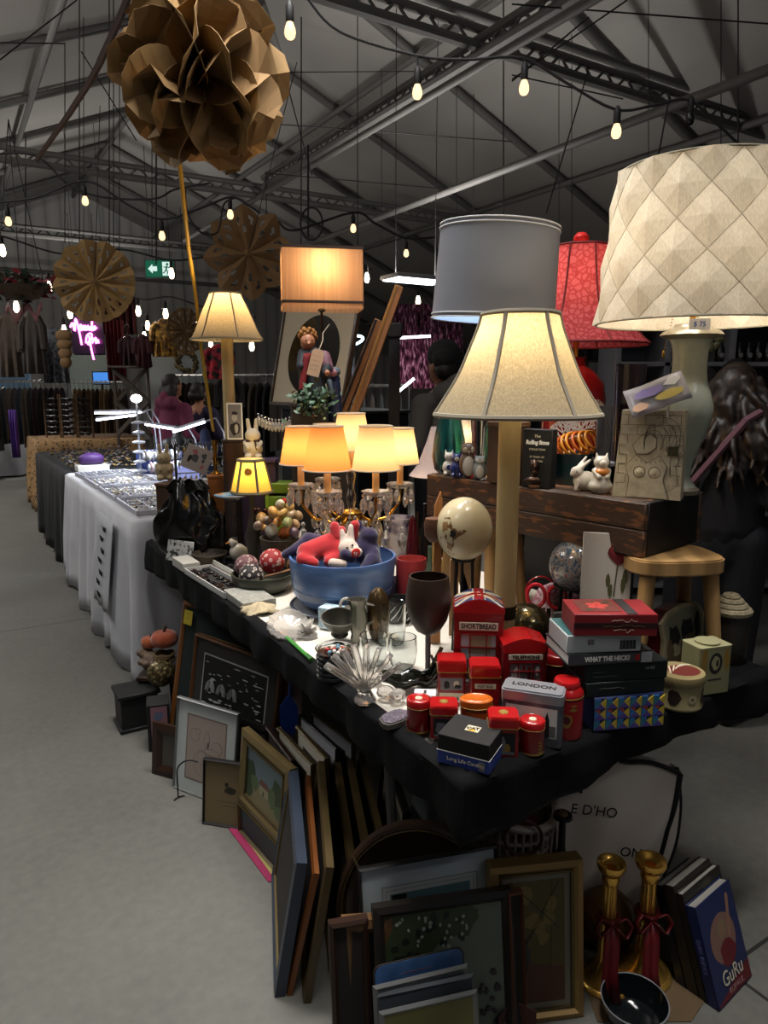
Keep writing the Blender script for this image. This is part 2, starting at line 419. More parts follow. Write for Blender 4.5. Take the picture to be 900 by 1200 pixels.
panel_lamp(108,384-10,13,.6,.3,40,'small far white LED panel over the hanging clothes')
panel_lamp(W3(1.0,-1.9,3.9),0,0,1.2,.3,11,'white LED panel over the aisle before the stall',up=32)
panel_lamp(W3(4.6,-1.3,3.9),0,0,1.2,.3,32,'white LED panel over the aisle beside the white-clothed table')
panel_lamp(W3(9.0,-1.5,3.9),0,0,1.2,.3,100,'white LED panel over the far aisle',up=190)
panel_lamp(W3(.75,1.15,3.9),0,0,1.2,.3,9,'white LED panel above the stool end of the table',up=10,spread=58)  # added panel; narrow spread keeps its light on the table goods
panel_lamp(W3(14.5,-2.2,3.7),0,0,1.2,.3,90,'white LED panel before the far end wall',up=160)  # added out of view as a wash for the end wall
panel_lamp(W3(2.1,.95,3.9),0,0,1.2,.3,34,'white LED panel right above the long bric-a-brac table',up=26,spread=88)  # unseen panel added overhead to lift the tabletop
panel_lamp(W3(-2.5,1.0,4.2),0,0,1.2,.3,5,'white LED panel over the near end of the aisle',up=30)
FAR=glow('festoon_far_glow','#ffe6c4',11)
def bulb(x,y,Y,s=1.0,label=None,group=None,lit=True,top=None):
 """x,y: pixel of the bulb's glass centre"""
 p=D(x,y,Y);t=thing('festoon_bulb',label,'light bulb',p,0,group)
 g=M();g.lathe([(.004,-.05),(.013,-.046),(.02,-.034),(.023,-.015),(.021,.008),(.015,.03),(.012,.042)],14)
 k=M();k.lathe([(.014,.04),(.017,.045),(.017,.09),(.012,.1),(.006,.108)],12)
 o=g.build('glass',(FAR if Y>5.8 else glow('festoon_glow','#ffd6a0',1.9))if lit else BLACKG,t);o.scale=(s*.88,s*.88,s*.62)if s<=1 else(s,)*3
 o.location.z=.016*s if s<=1 else 0
 o=k.build('socket',BLACK,t);o.scale=(s*.85,s*.85,s)
 if top:
  M().tube([(0,0,.1*s),D(x,top,Y)-p],.0045,6).build('drop_lead',BLACK,t)
 return t
def cord(name,pts,Y,r,label,mat=BLACK):
 """pts: pixels along a sagging cable at depth Y (or a depth per point)"""
 p=[D(a[0],a[1],a[2]if len(a)>2 else Y)for a in pts];out=[]
 for i in range(len(p)-1):
  p0,p1,p2,p3=p[max(i-1,0)],p[i],p[i+1],p[min(i+2,len(p)-1)]
  for k in range(5):
   u=k/5
   out.append(.5*((2*p1)+(p2-p0)*u+(2*p0-5*p1+4*p2-p3)*u*u+(3*p1-p0-3*p2+p3)*u**3))
 out.append(p[-1]);q=M();q.tube(out,r,7)
 return tag(q.build(name,mat),label,'cable')
cord('festoon_cable',[(352,-25),(362,0),(400,38),(487,65),(545,70),(612,68),(660,95),(720,128),(765,124),(806,117),(840,145),(880,178),(925,178)],3.1,.0055,'black festoon cable sagging overhead above the lampshades')
bulb(340,41,2.75,1.0,'lit festoon bulb hanging close beside the big kraft paper star',top=-30)
bulb(489,112,3.1,1.0,'lit festoon bulb hanging above the gap between square and grey drum lampshades',top=66)
bulb(614,107,3.1,1.0,'lit festoon bulb hanging above the grey drum lampshade',top=68)
bulb(722,158,3.1,1.0,'lit festoon bulb hanging just above the quilted cream lampshade',top=128)
bulb(808,143,3.1,.9,'unlit dark festoon bulb in the overhead string',lit=False,top=118)
cord('festoon_cable',[(-20,238),(40,232),(100,212),(150,240),(190,257),(235,244),(270,231),(290,240),(305,250)],4.7,.007,'black festoon cable crossing behind the big kraft star and its yellow cord')
cord('festoon_cable',[(-20,182),(40,182),(80,216),(120,231),(180,233),(205,222),(245,215)],5.2,.007,'black cable with a kink crossing above the flat paper rosette')
cord('festoon_cable',[(-20,273),(10,279),(75,298),(140,292),(200,305),(245,300)],6.5,.008,'thin black festoon cable passing behind the flat paper rosette')
cord('festoon_cable',[(325,258),(345,270),(414,249),(440,262),(476,279),(510,278)],5.2,.008,'black festoon cable sagging behind the square lampshade')
cord('festoon_cable',[(217,222),(220,250),(235,272),(255,272),(262,240),(275,232)],4.8,.006,'loose loop of black cable hanging over the cut-out paper star')
for i,(x,y,Y,s,tp,lb)in enumerate([(10,262,4.8,1,236,'lit festoon bulb above the flower basket at the picture edge'),(100,238,4.7,1,212,'lit festoon bulb directly above the flat paper rosette'),(190,279,4.7,1,257,'lit festoon bulb above the green exit sign'),(270,254,4.7,1,231,'lit festoon bulb on top of the cut-out paper star'),(414,270,5.2,1,249,'lit festoon bulb above the square pleated lampshade'),(476,299,5.4,.95,279,'lit festoon bulb between the square and the grey drum lampshade')]):
 bulb(x,y,Y,s,lb,top=tp)
for(x,y,Y,s)in((57,336,8,1.4),(19,359,8.5,1.4),(82,367,9,1.35),(75,386,9.5,1.35),(162,364,9,1.35),(194,367,9,1.35),(173,381,10,1.35),(169,393,11,1.35),(141,397,11,1.35),(247,403,10,1.35),(295,405,10,1.5),(3,293,7,1.2),(201,320,8,1.2),(232,380,10,1.5),(490,352,9,1.3),(474,382,9,1.4),(482,395,9,1.2),(505,398,9,1.2),(528,392,9,1.2),(430,325,7.5,1.1),(100,397,12,1.35)):
 bulb(x,y,Y,s,'small bright festoon bulb glowing far off above the clothes stalls','far festoon bulbs over the clothes stalls',top=y-15)
for pts,Y,lb in(([(-20,318),(30,330),(100,322),(160,350),(200,348),(245,362),(300,372)],9,'far festoon cable strung over the clothes stalls'),([(465,335),(490,340),(520,372),(560,380)],8.3,'far festoon cable before the pink tinsel curtain')):
 cord('festoon_cable',pts,Y,.01,lb)
black_cloth=pm('black_cloth','#0b0b0d',.9,bump=.3,bscale=60,spec=.2)
white_cloth=noise_mix('white_cloth',[(.3,'#b9bac0'),(.7,'#cfd0d4')],3,3,.85,bump=.2)
oak=noise_mix('pale_wood',[(.2,'#8a6a40'),(.8,'#a98553')],4,6,.55,kind='wave',stretch=(1,1,.12),dist=4)
dark_wood=noise_mix('dark_wood',[(.2,'#23140c'),(.8,'#3a2415')],5,6,.45,kind='wave',stretch=(1,1,.15),dist=4)
mid_wood=noise_mix('mid_wood',[(.2,'#5c3a1e'),(.8,'#7d5430')],5,6,.5,kind='wave',stretch=(1,1,.15),dist=4)
def folding_table(label,a0,a1,b0,b1,z,group=None):
 ctr=W3((a0+a1)/2,(b0+b1)/2,0);t=thing('folding_table',label,'table',ctr,AU,group)
 la,lb=a1-a0,b1-b0
 M().box((0,0,z-.0225),(lb,la,.035),.008).build('tabletop',pm('table_plastic','#9a9a96',.6),t)
 for i in(-1,1):
  for j in(-1,1):
   M().tube([(i*(lb/2-.12),j*(la/2-.5),z-.04),(i*(lb/2-.12),j*(la/2-.42),0)],.014,8).build('leg',STEEL,t)
 return t
def drape(name,label,mat,path,z,over,ripple=.012,wl=.13,cat='tablecloth',top=None,flare=.05,seed=1,rows=9,edge=.018,group=None,kind=None,closed=False):
 """cloth hanging over a table edge along path [(a,b,outward a,outward b,overhang)], with an optional flat top outline"""
 r=random.Random(seed);q=M();pts=[]
 for i in range(len(path)-1):
  p,n=path[i],path[i+1];L=math.hypot(n[0]-p[0],n[1]-p[1]);k=max(2,int(L/.02))
  for j in range(k):pts.append([p[m]+(n[m]-p[m])*j/k for m in range(5)])
 pts.append(list(path[-1]));s=0;prev=pts[0];ph=[r.uniform(0,6)for _ in range(4)]
 cols=[]
 inn=.06 if not top or len(top)<5 else.014
 for p in pts:
  s+=math.hypot(p[0]-prev[0],p[1]-prev[1])+.3*math.hypot(p[2]-prev[2],p[3]-prev[3])*.2;prev=p
  l=math.hypot(p[2],p[3])or 1;na,nb=p[2]/l,p[3]/l
  wv=math.sin(s*2*PI/wl+ph[0])+.6*math.sin(s*2*PI/(wl*1.7)+ph[1])+.3*math.sin(s*2*PI/(wl*.45)+ph[2])
  hem=p[4]*(1+.05*math.sin(s*9+ph[3]))
  col=[W3(p[0]-na*inn,p[1]-nb*inn,z+.002),W3(p[0]-na*.006,p[1]-nb*.006,z+.004+edge*.3)]
  for j in range(rows):
   u=j/(rows-1);d=hem*u
   o_=.012+edge*(1-u)+flare*u*min(1,hem*1.5)+ripple*wv*min(1,u*1.6)
   col.append(W3(p[0]+na*o_,p[1]+nb*o_,max(z-.004-d,.006)))
  cols.append(col)
 n=len(cols[0])
 q.add([v for c_ in cols for v in c_],[(i*n+j,(i+1)*n+j,(i+1)*n+j+1,i*n+j+1)for i in range(len(cols)-1)for j in range(n-1)])
 if top:q.add([W3(a,b,z+.0035)for a,b in top],[tuple(range(len(top)))])
 o=q.build(name,mat,angle=70,fix=True)
 sd=o.modifiers.new('thick','SOLIDIFY');sd.thickness=.003;sd.offset=0
 return tag(o,label,cat,group,kind)
A0,A1,B0,B1=1.0,3.5,.80,1.82
folding_table('long folding table under the lamps and bric-a-brac, black cloth over its edges',A0,A1,B0,B1,.74)
q=M();q.box((0,0,0),(B1-B0-.004,A1-A0-.2,.003))
tag(q.build('tablecloth',pm('cream_cloth','#cfc9bd',.85,bump=.2,bscale=30),loc=W3((A0+A1)/2+.1,(B0+B1)/2,.7422)),'off-white flat cloth covering the long table under the glassware','tablecloth').rotation_euler=(0,0,AU)
drape('tablecloth','black cloth draped over the near edges of the long table',black_cloth,[(A1,B0,0,-1,.13),(3.0,B0,0,-1,.12),(2.2,B0,0,-1,.1),(1.6,B0,0,-1,.09),(1.25,B0,0,-1,.1),(A0+.03,B0,-.1,-1,.11),(A0,B0,-1,-1,.13),(A0,B0+.03,-1,-.1,.13),(A0,1.0,-1,0,.11),(A0,1.15,-1,0,.09),(A0,1.5,-1,0,.08),(A0,B1-.03,-1,.1,.1),(A0,B1,-1,1,.12),(A0+.03,B1,0,1,.14),(1.6,B1,0,1,.14)],.7445,0,.007,.21,top=[(A0,B0),(A0,B1),(1.62,B1),(1.5,1.3),(1.2,1.05),(1.13,B0)],seed=4,edge=.008)
WZ=.82
folding_table('folding table hidden under a long white cloth with jewellery trays on it',3.62,5.85,.76,1.65,WZ-.005)
drape('tablecloth','long white cloth falling to the floor over the jewellery table',white_cloth,[(5.85,1.65,1,0,.74),(5.85,.8,1,0,.74),(5.85,.76,1,-1,.76),(5.8,.76,0,-1,.76),(4.8,.76,0,-1,.78),(3.7,.76,0,-1,.8),(3.62,.76,-1,-1,.82),(3.62,.8,-1,0,.8),(3.62,1.65,-1,0,.8)],WZ,0,.022,.3,top=[(3.62,.76),(5.85,.76),(5.85,1.65),(3.62,1.65)],flare=.07,seed=3)
banner=M();banner.grid(lambda u,v:W3(3.85+.4*u,.695-.06*v+.006*math.sin(u*19),WZ-.03-.5*v),10,8)
bn=tag(banner.build('fabric_banner',pm('sheer_white','#b4b6bb',.8)),'narrow pale banner with vertical dark script pinned to the white tablecloth','banner')
sd=bn.modifiers.new('t','SOLIDIFY');sd.thickness=.002
for i,s_ in enumerate(['I','m','S','A','k','in','gs']):
 M().tube([W3(4.0+.02*k+.05*(i%2),.682-.0085*i,WZ-.09-.06*i-.025*(k%2))for k in range(5)],.0035,4).build('script_stroke',BLACK,bn)
folding_table('folding table hidden under a black cloth behind the white-clothed table',6.1,8.1,.78,1.65,.79)
drape('tablecloth','black floor-length cloth over the glittering jewellery table',pm('black_cloth_far','#1a1b1d',.85),[(8.1,1.6,1,0,.77),(8.1,.8,1,0,.77),(8.1,.78,1,-1,.78),(8.05,.78,0,-1,.77),(6.15,.78,0,-1,.77),(6.1,.78,-1,-1,.78),(6.1,.82,-1,0,.77),(6.1,1.65,-1,0,.77)],.8,0,.02,.35,top=[(6.1,.78),(8.1,.78),(8.1,1.65),(6.1,1.65)],flare=.05,seed=8)
leopard=noise_mix('leopard_cloth',[(.0,'#1c130b'),(.25,'#20150c'),(.4,'#8a6a42'),(1,'#9c7b50')],26,2,.8,kind='voronoi')
folding_table('folding table hidden under a leopard print cloth',9.2,10.3,.9,2.1,.82)
drape('tablecloth','leopard print cloth hanging to the floor on a far table',leopard,[(10.3,.9,1,-1,.8),(10.2,.9,0,-1,.8),(9.25,.9,0,-1,.8),(9.2,.9,-1,-1,.8),(9.2,.95,-1,0,.8),(9.2,2.1,-1,0,.8)],.83,0,.03,.3,top=[(9.2,.9),(10.3,.9),(10.3,2.1),(9.2,2.1)],flare=.06,seed=9)
t=thing('garment','pale grey full-length skirt hanging at the edge of the far aisle','skirt',P(-4,556))
b=M();b.lathe([(.62,.03),(.55,.3),(.42,.6),(.3,.85),(.22,1.05),(.2,1.12)],48,rf=lambda a,z:1+.07*math.sin(9*a)*(1.1-z));b.build('skirt',pm('grey_skirt','#77777a',.8),t)
M().lathe([(.205,1.1),(.21,1.13),(.2,1.16)],32).build('waistband',pm('grey_band','#5c5c60',.8),t)
CW,CL,CH,CZ=.31,.83,.145,1.2
cz0=CZ-CH
cp0,cp1=P(757,590,CZ),P(500,555,CZ)
cd=(cp1-cp0);cyaw=math.atan2(cd.y,cd.x)-PI
ct=thing('wooden_crate','long old dark-painted wooden crate lying across two stools, lamps standing on it','crate',Vector((cp1 .x,cp1 .y,cz0)),cyaw)
crate_m=bpy.data.materials.new('worn_black_paint');crate_m.use_nodes=True;nt=crate_m.node_tree;bs=nt.nodes['Principled BSDF'];bs.inputs['Roughness'].default_value=.5
tc=nt.nodes.new('ShaderNodeTexCoord');mp=nt.nodes.new('ShaderNodeMapping');mp.inputs['Scale'].default_value=(9,9,40)
n1=nt.nodes.new('ShaderNodeTexNoise');n1 .inputs['Scale'].default_value=1.6;n1 .inputs['Detail'].default_value=7
rp=nt.nodes.new('ShaderNodeValToRGB');e=rp.color_ramp.elements;e[0].position=.47;e[0].color=(*lin('#3d2c20'),1);e[1].position=.6;e[1].color=(*lin('#70482a'),1);e.new(.54).color=(*lin('#3b281b'),1)
nt.links.new(tc.outputs['Object'],mp.inputs['Vector']);nt.links.new(mp.outputs['Vector'],n1 .inputs['Vector']);nt.links.new(n1 .outputs['Fac'],rp.inputs['Fac']);nt.links.new(rp.outputs['Color'],bs.inputs['Base Color'])
bp=nt.nodes.new('ShaderNodeBump');bp.inputs['Strength'].default_value=.4;bp.inputs['Distance'].default_value=.004;nt.links.new(n1 .outputs['Fac'],bp.inputs['Height']);nt.links.new(bp.outputs['Normal'],bs.inputs['Normal'])
CL=cd.length
b=M();b.box((CL/2,.009,CH*.25),(CL,.018,CH*.49),.003);b.box((CL/2,.009,CH*.745),(CL,.018,CH*.49),.003);b.build('front_panel',crate_m,ct)
b=M();b.box((CL/2,CW-.009,CH/2),(CL,.018,CH),.003);b.build('back_panel',crate_m,ct)
for x in(.009,CL-.009):
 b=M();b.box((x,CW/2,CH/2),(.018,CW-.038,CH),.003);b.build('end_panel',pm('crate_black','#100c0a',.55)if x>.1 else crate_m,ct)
b=M();b.box((CL/2,CW/2,CH-.008),(CL-.04,CW-.04,.016),.002);b.build('lid',crate_m,ct)
M().box((CL/2,CW/2,.006),(CL-.04,CW-.04,.012)).build('bottom',crate_m,ct)
def stool(label,loc,rz,h):
 t=thing('step_stool',label,'stool',loc,rz)
 pl=[(.128*(abs(math.cos(a))**.55)*(1 if math.cos(a)>0 else-1),.105*(abs(math.sin(a))**.55)*(1 if math.sin(a)>0 else-1))for a in[2*PI*i/40 for i in range(40)]]
 b=M();b.prism([(x*.97,y*.97)for x,y in pl],h-.04,h-.036);b.prism(pl,h-.036,h-.004);b.prism([(x*.97,y*.97)for x,y in pl],h-.004,h);b.build('seat',oak,t)
 for i in(-1,1):
  for j in(-1,1):
   M().tube([(i*.085,j*.065,h-.035),(i*.11,j*.085,0)],[.021,.017],14).build('leg',oak,t)
 return t
sp=(P(755,790,TZ)+P(856,803,TZ))/2
sdir=math.atan2((P(856,803,TZ)-P(755,790,TZ)).y,(P(856,803,TZ)-P(755,790,TZ)).x)
stool('small pale wooden stool holding up the near end of the dark crate',Vector((.765,1.862,TZ+.005)),math.radians(6),cz0-TZ-.006)
ns=Vector((cp1 .x,cp1 .y,0))+(VV*.14)-(U*.14)
stool('small wooden stool in shadow under the far end of the dark crate',Vector((ns.x,ns.y,TZ+.001)),cyaw,cz0-TZ-.002)
crackle=shade_mat('cream_crackle_shade','#b0a68e','#cdbb94',.42,.3,330)
linen=shade_mat('white_linen_shade','#d6cab4','#dccdb2',.15,.16,350)
trim_tan=pm('shade_trim','#8a8271',.8)
pole_cream=pm('cream_pole','#c9b27e',.4)
def spline(prof,k=4):
 out=[]
 for i in range(len(prof)-1):
  p0,p1,p2,p3=[Vector((*prof[j],0))for j in(max(i-1,0),i,i+1,min(i+2,len(prof)-1))]
  for s in range(k):
   u=s/k;v=.5*((2*p1)+(p2-p0)*u+(2*p0-5*p1+4*p2-p3)*u*u+(3*p1-p0-3*p2+p3)*u**3);out.append((v.x,v.y))
 out.append(tuple(prof[-1]));return out
def panel_r(n,ph=0,amt=.035):
 def f(a,z):
  w=((a-ph)/(2*PI)*n)%1.0
  return 1-amt*math.sin(PI*w)
 return f
def bell_shade(t,prof,mat,trim,n=8,ph=0,amt=.03,off=0,tr=.0035,wire_top=True,tilt=0):
 """prof bottom -> top in metres; ribs and rims in trim"""
 pr=spline(prof);b=M();b.lathe(pr,n*10,rf=panel_r(n,ph,amt),cap0=False,cap1=False)
 s=b.build('lampshade',mat,t,angle=25);s.location.x=off;s.rotation_euler=(0,tilt,0)
 q=M()
 for i in range(n):
  a=ph+2*PI*i/n;q.tube([(r*math.cos(a)*1.004,r*math.sin(a)*1.004,z)for r,z in pr],tr,6)
 for(r,z),rr in((pr[0],tr*1.3),(pr[-1],tr*1.2)):
  f=panel_r(n,ph,amt);q.tube([(r*f(2*PI*i/80,z)*math.cos(2*PI*i/80),r*f(2*PI*i/80,z)*math.sin(2*PI*i/80),z)for i in range(80)],rr,6,closed=True)
 q.build('trim_piping',trim,s)
 q=M();r,z=pr[-1]
 for i in range(3):
  a=2*PI*i/3;q.tube([(0,0,z-.012),(r*math.cos(a)*.97,r*math.sin(a)*.97,z-.004)],.0015,5)
 q.build('spider_wire',BRASS,s)
 return s
def warm_bulb(t,z,w,col=(1,.64,.3),r=.028,es=10,x=0):
 b=M();b.lathe([(.012,-.05),(.014,-.03),(.026,0),(.03,.022),(.022,.045),(.005,.056)],16);o=b.build('bulb',glow('warm_bulb','#ffd9a0',es),t);o.location=(x,0,z)
 lamp_light('bulb_light',(x,0,z+.075),w,col,r,t)
q=Px(589,781,TZ+.001);t=thing('buffet_lamp','tall lit lamp with cream crackled bell shade on a pale candlestick pole','table lamp',q.loc)
zb,zt=q.h(486),q.h(368);hz=lambda y:q.h(y)
M().lathe([(.05,0),(.052,.008),(.048,.018),(.04,.028),(.033,.05),(.03,.055)],32).build('base',pm('dark_bronze','#2a2118',.4,.6),t)
b=M();b.lathe([(.024,.055),(.0285,.06),(.0285,q.h(480)),(.026,q.h(470))],28);b.build('pole',pole_cream,t)
M().lathe([(.03,.14),(.0305,.145),(.0305,.17),(.03,.175)],28).build('collar',pm('collar_dark','#3a3122',.4,.5),t)
bell_shade(t,[(q.w(91),zb),(q.w(82),hz(471)),(q.w(65),hz(440)),(q.w(52),hz(405)),(q.w(45),hz(385)),(q.w(41),zt)],crackle,trim_tan,6,math.radians(-62),.04,.018,tr=.0052)
warm_bulb(t,hz(436),3.0,(1,.84,.6));M().lathe([(.006,hz(372)),(.009,hz(369)),(.004,hz(362))],12).build('finial',BRASS,t)
q=Px(275,640,Y=3.3);q.loc.z=TZ;t=thing('buffet_lamp','smaller lit cream bell-shade lamp on a pale pole before the cut-out paper star','table lamp',q.loc)
hz=lambda y:q.h(y)
b=M();b.lathe([(.07,0),(.072,.01),(.05,.03),(.03,.05),(.026,.2),(.03,.22),(.026,.24),(.027,hz(480)),(.027,hz(395))],24);b.build('pole',pole_cream,t)
bell_shade(t,[(q.w(40),hz(398)),(q.w(35),hz(389)),(q.w(27),hz(368)),(q.w(20),hz(352)),(q.w(17),hz(344))],crackle,trim_tan,6,math.radians(-60),.03)
warm_bulb(t,hz(376),4.0,(1,.7,.38))
q=Px(562,557,CZ,Y=2.27);q.loc.z=CZ;t=thing('drum_lamp','big charcoal grey drum lampshade with white piping, blue-white light inside','table lamp',q.loc)
hz=lambda y:q.h(y)
grey=pm('grey_shade_cloth','#74777f',.55,bump=.1,bscale=300)
pr=[(q.w(68),hz(376)),(q.w(64.5),hz(268))]
b=M();b.lathe([pr[0],pr[1]],64,cap0=False,cap1=False);s=b.build('lampshade',grey,t)
b=M();b.lathe([(pr[0][0]-.003,pr[0][1]),(pr[1][0]-.003,pr[1][1])],64,cap0=False,cap1=False);b.build('lining',pm('pale_lining','#bcd3f2',.8),s)  # bluish tint of the inner light painted into the lining colour
b=M()
for r,z in(pr[0],(pr[0][0]*.998,pr[0][1]+.012),pr[1],(pr[1][0]*1.002,pr[1][1]-.012)):
 if z>.6 and r==pr[1][0]:b.build('piping',pm('white_piping','#c9ccd0',.7),s);b=M()
 b.tube([((r+.0015)*math.cos(2*PI*i/64),(r+.0015)*math.sin(2*PI*i/64),z)for i in range(64)],.002,6,closed=True)
b.build('piping',pm('white_piping','#c9ccd0',.7),s);s.rotation_euler=(math.radians(2),math.radians(3),0)
b=M()
for i in range(3):b.tube([(0,0,hz(274)),(pr[1][0]*.98*math.cos(2.1*i),pr[1][0]*.98*math.sin(2.1*i),hz(270))],.002,5)
b.build('spider_wire',CHROME,t)
b=M();b.lathe([(.03,.0),(.032,.012),(.022,.025),(.022,.05),(.027,.12),(.03,.2),(.024,.26),(.02,.3)],24);b.build('stem',GLASS,t)
b=M();b.lathe([(.012,.3),(.012,hz(350)),(.016,hz(345)),(.016,hz(335))],16);b.build('socket',BRASS,t)
warm_bulb(t,hz(322),5.0,(.72,.86,1),es=8)
t=thing('display_plinth','plain black plinth in the shadow behind the dark crate','plinth',(.76,2.7,0),AU)
M().box((0,0,.59),(.3,.3,1.18),.004).build('body',BLACK,t);M().box((0,0,1.189),(.32,.32,.018),.004).build('top_board',BLACK,t)
q=Px(668,560,Y=2.62);q.loc.z=CZ;t=thing('table_lamp','red lamp with a patterned red bell shade and white coral on its jar base','table lamp',q.loc)
hz=lambda y:q.h(y)
toile=shade_mat('red_toile','#8f1f22','#c9453f',.35)
nt=toile.node_tree;tcn=nt.nodes.new('ShaderNodeTexCoord');vo=nt.nodes.new('ShaderNodeTexVoronoi');vo.feature='DISTANCE_TO_EDGE';vo.inputs['Scale'].default_value=48
wv=nt.nodes.new('ShaderNodeTexNoise');wv.inputs['Scale'].default_value=70;ad=nt.nodes.new('ShaderNodeMath');ad.operation='MULTIPLY'
rr=nt.nodes.new('ShaderNodeValToRGB');rr.color_ramp.elements[0].position=.01;rr.color_ramp.elements[0].color=(*lin('#9c3a3c'),1);rr.color_ramp.elements[1].position=.09;rr.color_ramp.elements[1].color=(*lin('#b8585a'),1)
nt.links.new(tcn.outputs['Object'],vo.inputs['Vector']);nt.links.new(tcn.outputs['Object'],wv.inputs['Vector']);nt.links.new(vo.outputs['Distance'],ad.inputs[0]);nt.links.new(wv.outputs['Fac'],ad.inputs[1]);nt.links.new(ad.outputs[0],rr.inputs['Fac'])
for n_ in nt.nodes:
 if n_.type=='BSDF_DIFFUSE' or n_.type=='BSDF_TRANSLUCENT':nt.links.new(rr.outputs['Color'],n_.inputs['Color'])
redgl=pm('red_ceramic','#8e1512',.2,coat=.5)
bell_shade(t,[(q.w(80),hz(404)),(q.w(70),hz(394)),(q.w(50),hz(365)),(q.w(40),hz(330)),(q.w(36),hz(305)),(q.w(33),hz(290))],toile,pm('red_trim','#6d1517',.7),8,.2,.03)
b=M();b.lathe([(.09,0),(.104,.02),(.112,.12),(.112,.25),(.104,.3),(.066,.345),(.038,.365),(.034,.385),(.04,.395)],36);jar=b.build('jar_base',redgl,t)
def coral(parent,ang,z,s,rad):
 b=M();r=random.Random(int(ang*100))
 def br(a,zz,th,l,d):
  a2,z2=a+l*math.sin(th)/rad,zz+l*math.cos(th)
  b.tube([((rad+.001)*math.cos(a),(rad+.001)*math.sin(a),zz),((rad+.001)*math.cos(a2),(rad+.001)*math.sin(a2),z2)],.0016+d*.0005,5)
  if d>0:
   for k in(-.6,-.1,.5):br(a2,z2,th+k+r.uniform(-.2,.2),l*.72,d-1)
 for th in(-.9,-.3,.3,.9):br(ang,z,th,s,3)
 b.build('coral_motif',pm('coral_white','#d9c9bc',.6),parent)
coral(jar,-PI/2-.45,.1,.03,.112);coral(jar,-PI/2+.45,.17,.03,.112);coral(jar,-PI/2+.0,.13,.024,.112)
M().lathe([(.01,.38),(.01,hz(300)),(.008,hz(289))],12).build('lamp_rod',BRASS,t)
M().lathe([(.004,hz(289)),(.016,hz(288)),(.026,hz(283)),(.027,hz(278)),(.016,hz(273)),(.004,hz(272))],20).build('finial',pm('red_finial','#b5201c',.3),t)
warm_bulb(t,hz(355),3.2,(1,.75,.55))
q=Px(797,574,Y=1.97);q.loc.z=CZ;t=thing('table_lamp','huge quilted cream drum lampshade on a pale celadon vase base','table lamp',q.loc)
hz=lambda y:q.h(y)
def quilt(z0,z1,r0,r1,nd,nr):
 """drum with raised diamond quilting"""
 b=M();vs,fs=[],[]
 def pt(u,v,e):r=r0+(r1-r0)*v+e;return(r*math.cos(2*PI*u/nd),r*math.sin(2*PI*u/nd),z0+(z1-z0)*v)
 sub_=3
 for i in range(nd):
  for j in range(-1,int(nr*2)):
   cu,cv=i+(.5 if j%2 else 0),(j+1)/(nr*2);hv=1/(nr*2)
   cs=[(cu-.5,cv),(cu,max(0,cv-hv)),(cu+.5,cv),(cu,min(1,cv+hv))]
   k=len(vs);vs.append(pt(cu,min(1,max(0,cv)),.012));vs+=[pt(a,c_,0)for a,c_ in cs]
   mid=[((cs[q_][0]+cs[(q_+1)%4][0])/2,(cs[q_][1]+cs[(q_+1)%4][1])/2)for q_ in range(4)];vs+=[pt(a,c_,.001)for a,c_ in mid]
   for q_ in range(4):fs+=[(k,k+1+q_,k+5+q_),(k,k+5+q_,k+1+(q_+1)%4)]
 b.add(vs,fs);return b
z0,z1=hz(379),hz(201)
s=quilt(z0,z1,q.w(104),q.w(88),10,2.5).build('lampshade',linen,t,smooth=False,fix=False)
b=M();hv_=.2
for i in range(10):
 for s_ in(-1,1):b.tube([((q.w(104)+(q.w(88)-q.w(104))*v_+.0006)*math.cos(2*PI*(i+s_*.5*v_/hv_)/10),(q.w(104)+(q.w(88)-q.w(104))*v_+.0006)*math.sin(2*PI*(i+s_*.5*v_/hv_)/10),z0+(z1-z0)*v_)for v_ in[k/40 for k in range(41)]],.0007,4)
b.build('quilt_seam',pm('seam_thread','#a3987d',.8),s)
for r,z in((q.w(104)+.001,z0),(q.w(88)+.001,z1)):b=M();b.tube([(r*math.cos(2*PI*i/80),r*math.sin(2*PI*i/80),z)for i in range(80)],.003,6,closed=True);b.build('rim_tape',pm('rim_tape','#8d8674',.8),s)
celadon=pm('celadon_crackle','#a3aa9c',.22,coat=.5,var=.12,vscale=25)
b=M();b.lathe(spline(q.prof([(17,575),(17,570),(10.5,560),(11,545),(19,520),(27,495),(29,478),(25,460),(20,445),(18.5,425),(20.5,405),(24,397)])),40);b.build('vase_base',celadon,t)
b=M();b.lathe(q.prof([(24,398),(34,393),(31,389),(24,386),(20,384),(18,380),(8,379)]),36);b.build('vase_lid',pm('lid_bronze','#9a917c',.35,.5),t)
b=M();b.lathe(q.prof([(20,578),(21,573),(18,570)]),30);b.build('foot',pm('woven_foot','#7a7363',.6),t)
M().lathe([(.008,hz(384)),(.008,hz(330)),(.016,hz(328)),(.016,hz(312))],12).build('lamp_rod',BRASS,t)
for sx,yl in((-26,412),(20,400)):
 b=M();p0,p1=q.off(797+sx*.5,365),q.off(797+sx,yl)
 for i in range(14):b.ell(tuple(p0 .lerp(p1,i/13)-Vector((0,.04,0))),.0016,n=6,m=4)
 b.lathe([(.004,0),(.003,.015),(.001,.02)],8,tuple(p1-Vector((0,.04,.018))));b.build('pull_chain',BRASS,t)
tg=thing('price_tag','small white tag with blue handwriting hanging inside the quilted lampshade','tag',q.loc+q.off(800,388)+Vector((.012,-.075,.012)))
M().box((0,0,0),(.055,.001,.028)).build('card',WHITE,tg);lettering('$ 75',.018,pm('blue_ink','#2a4f9a',.6),tg,(0,-.001,0))
M().tube([(0,0,.014),(-.005,.02,.06)],.0008,5).build('string',WHITE,tg)
warm_bulb(t,hz(330),7,(1,.92,.8))
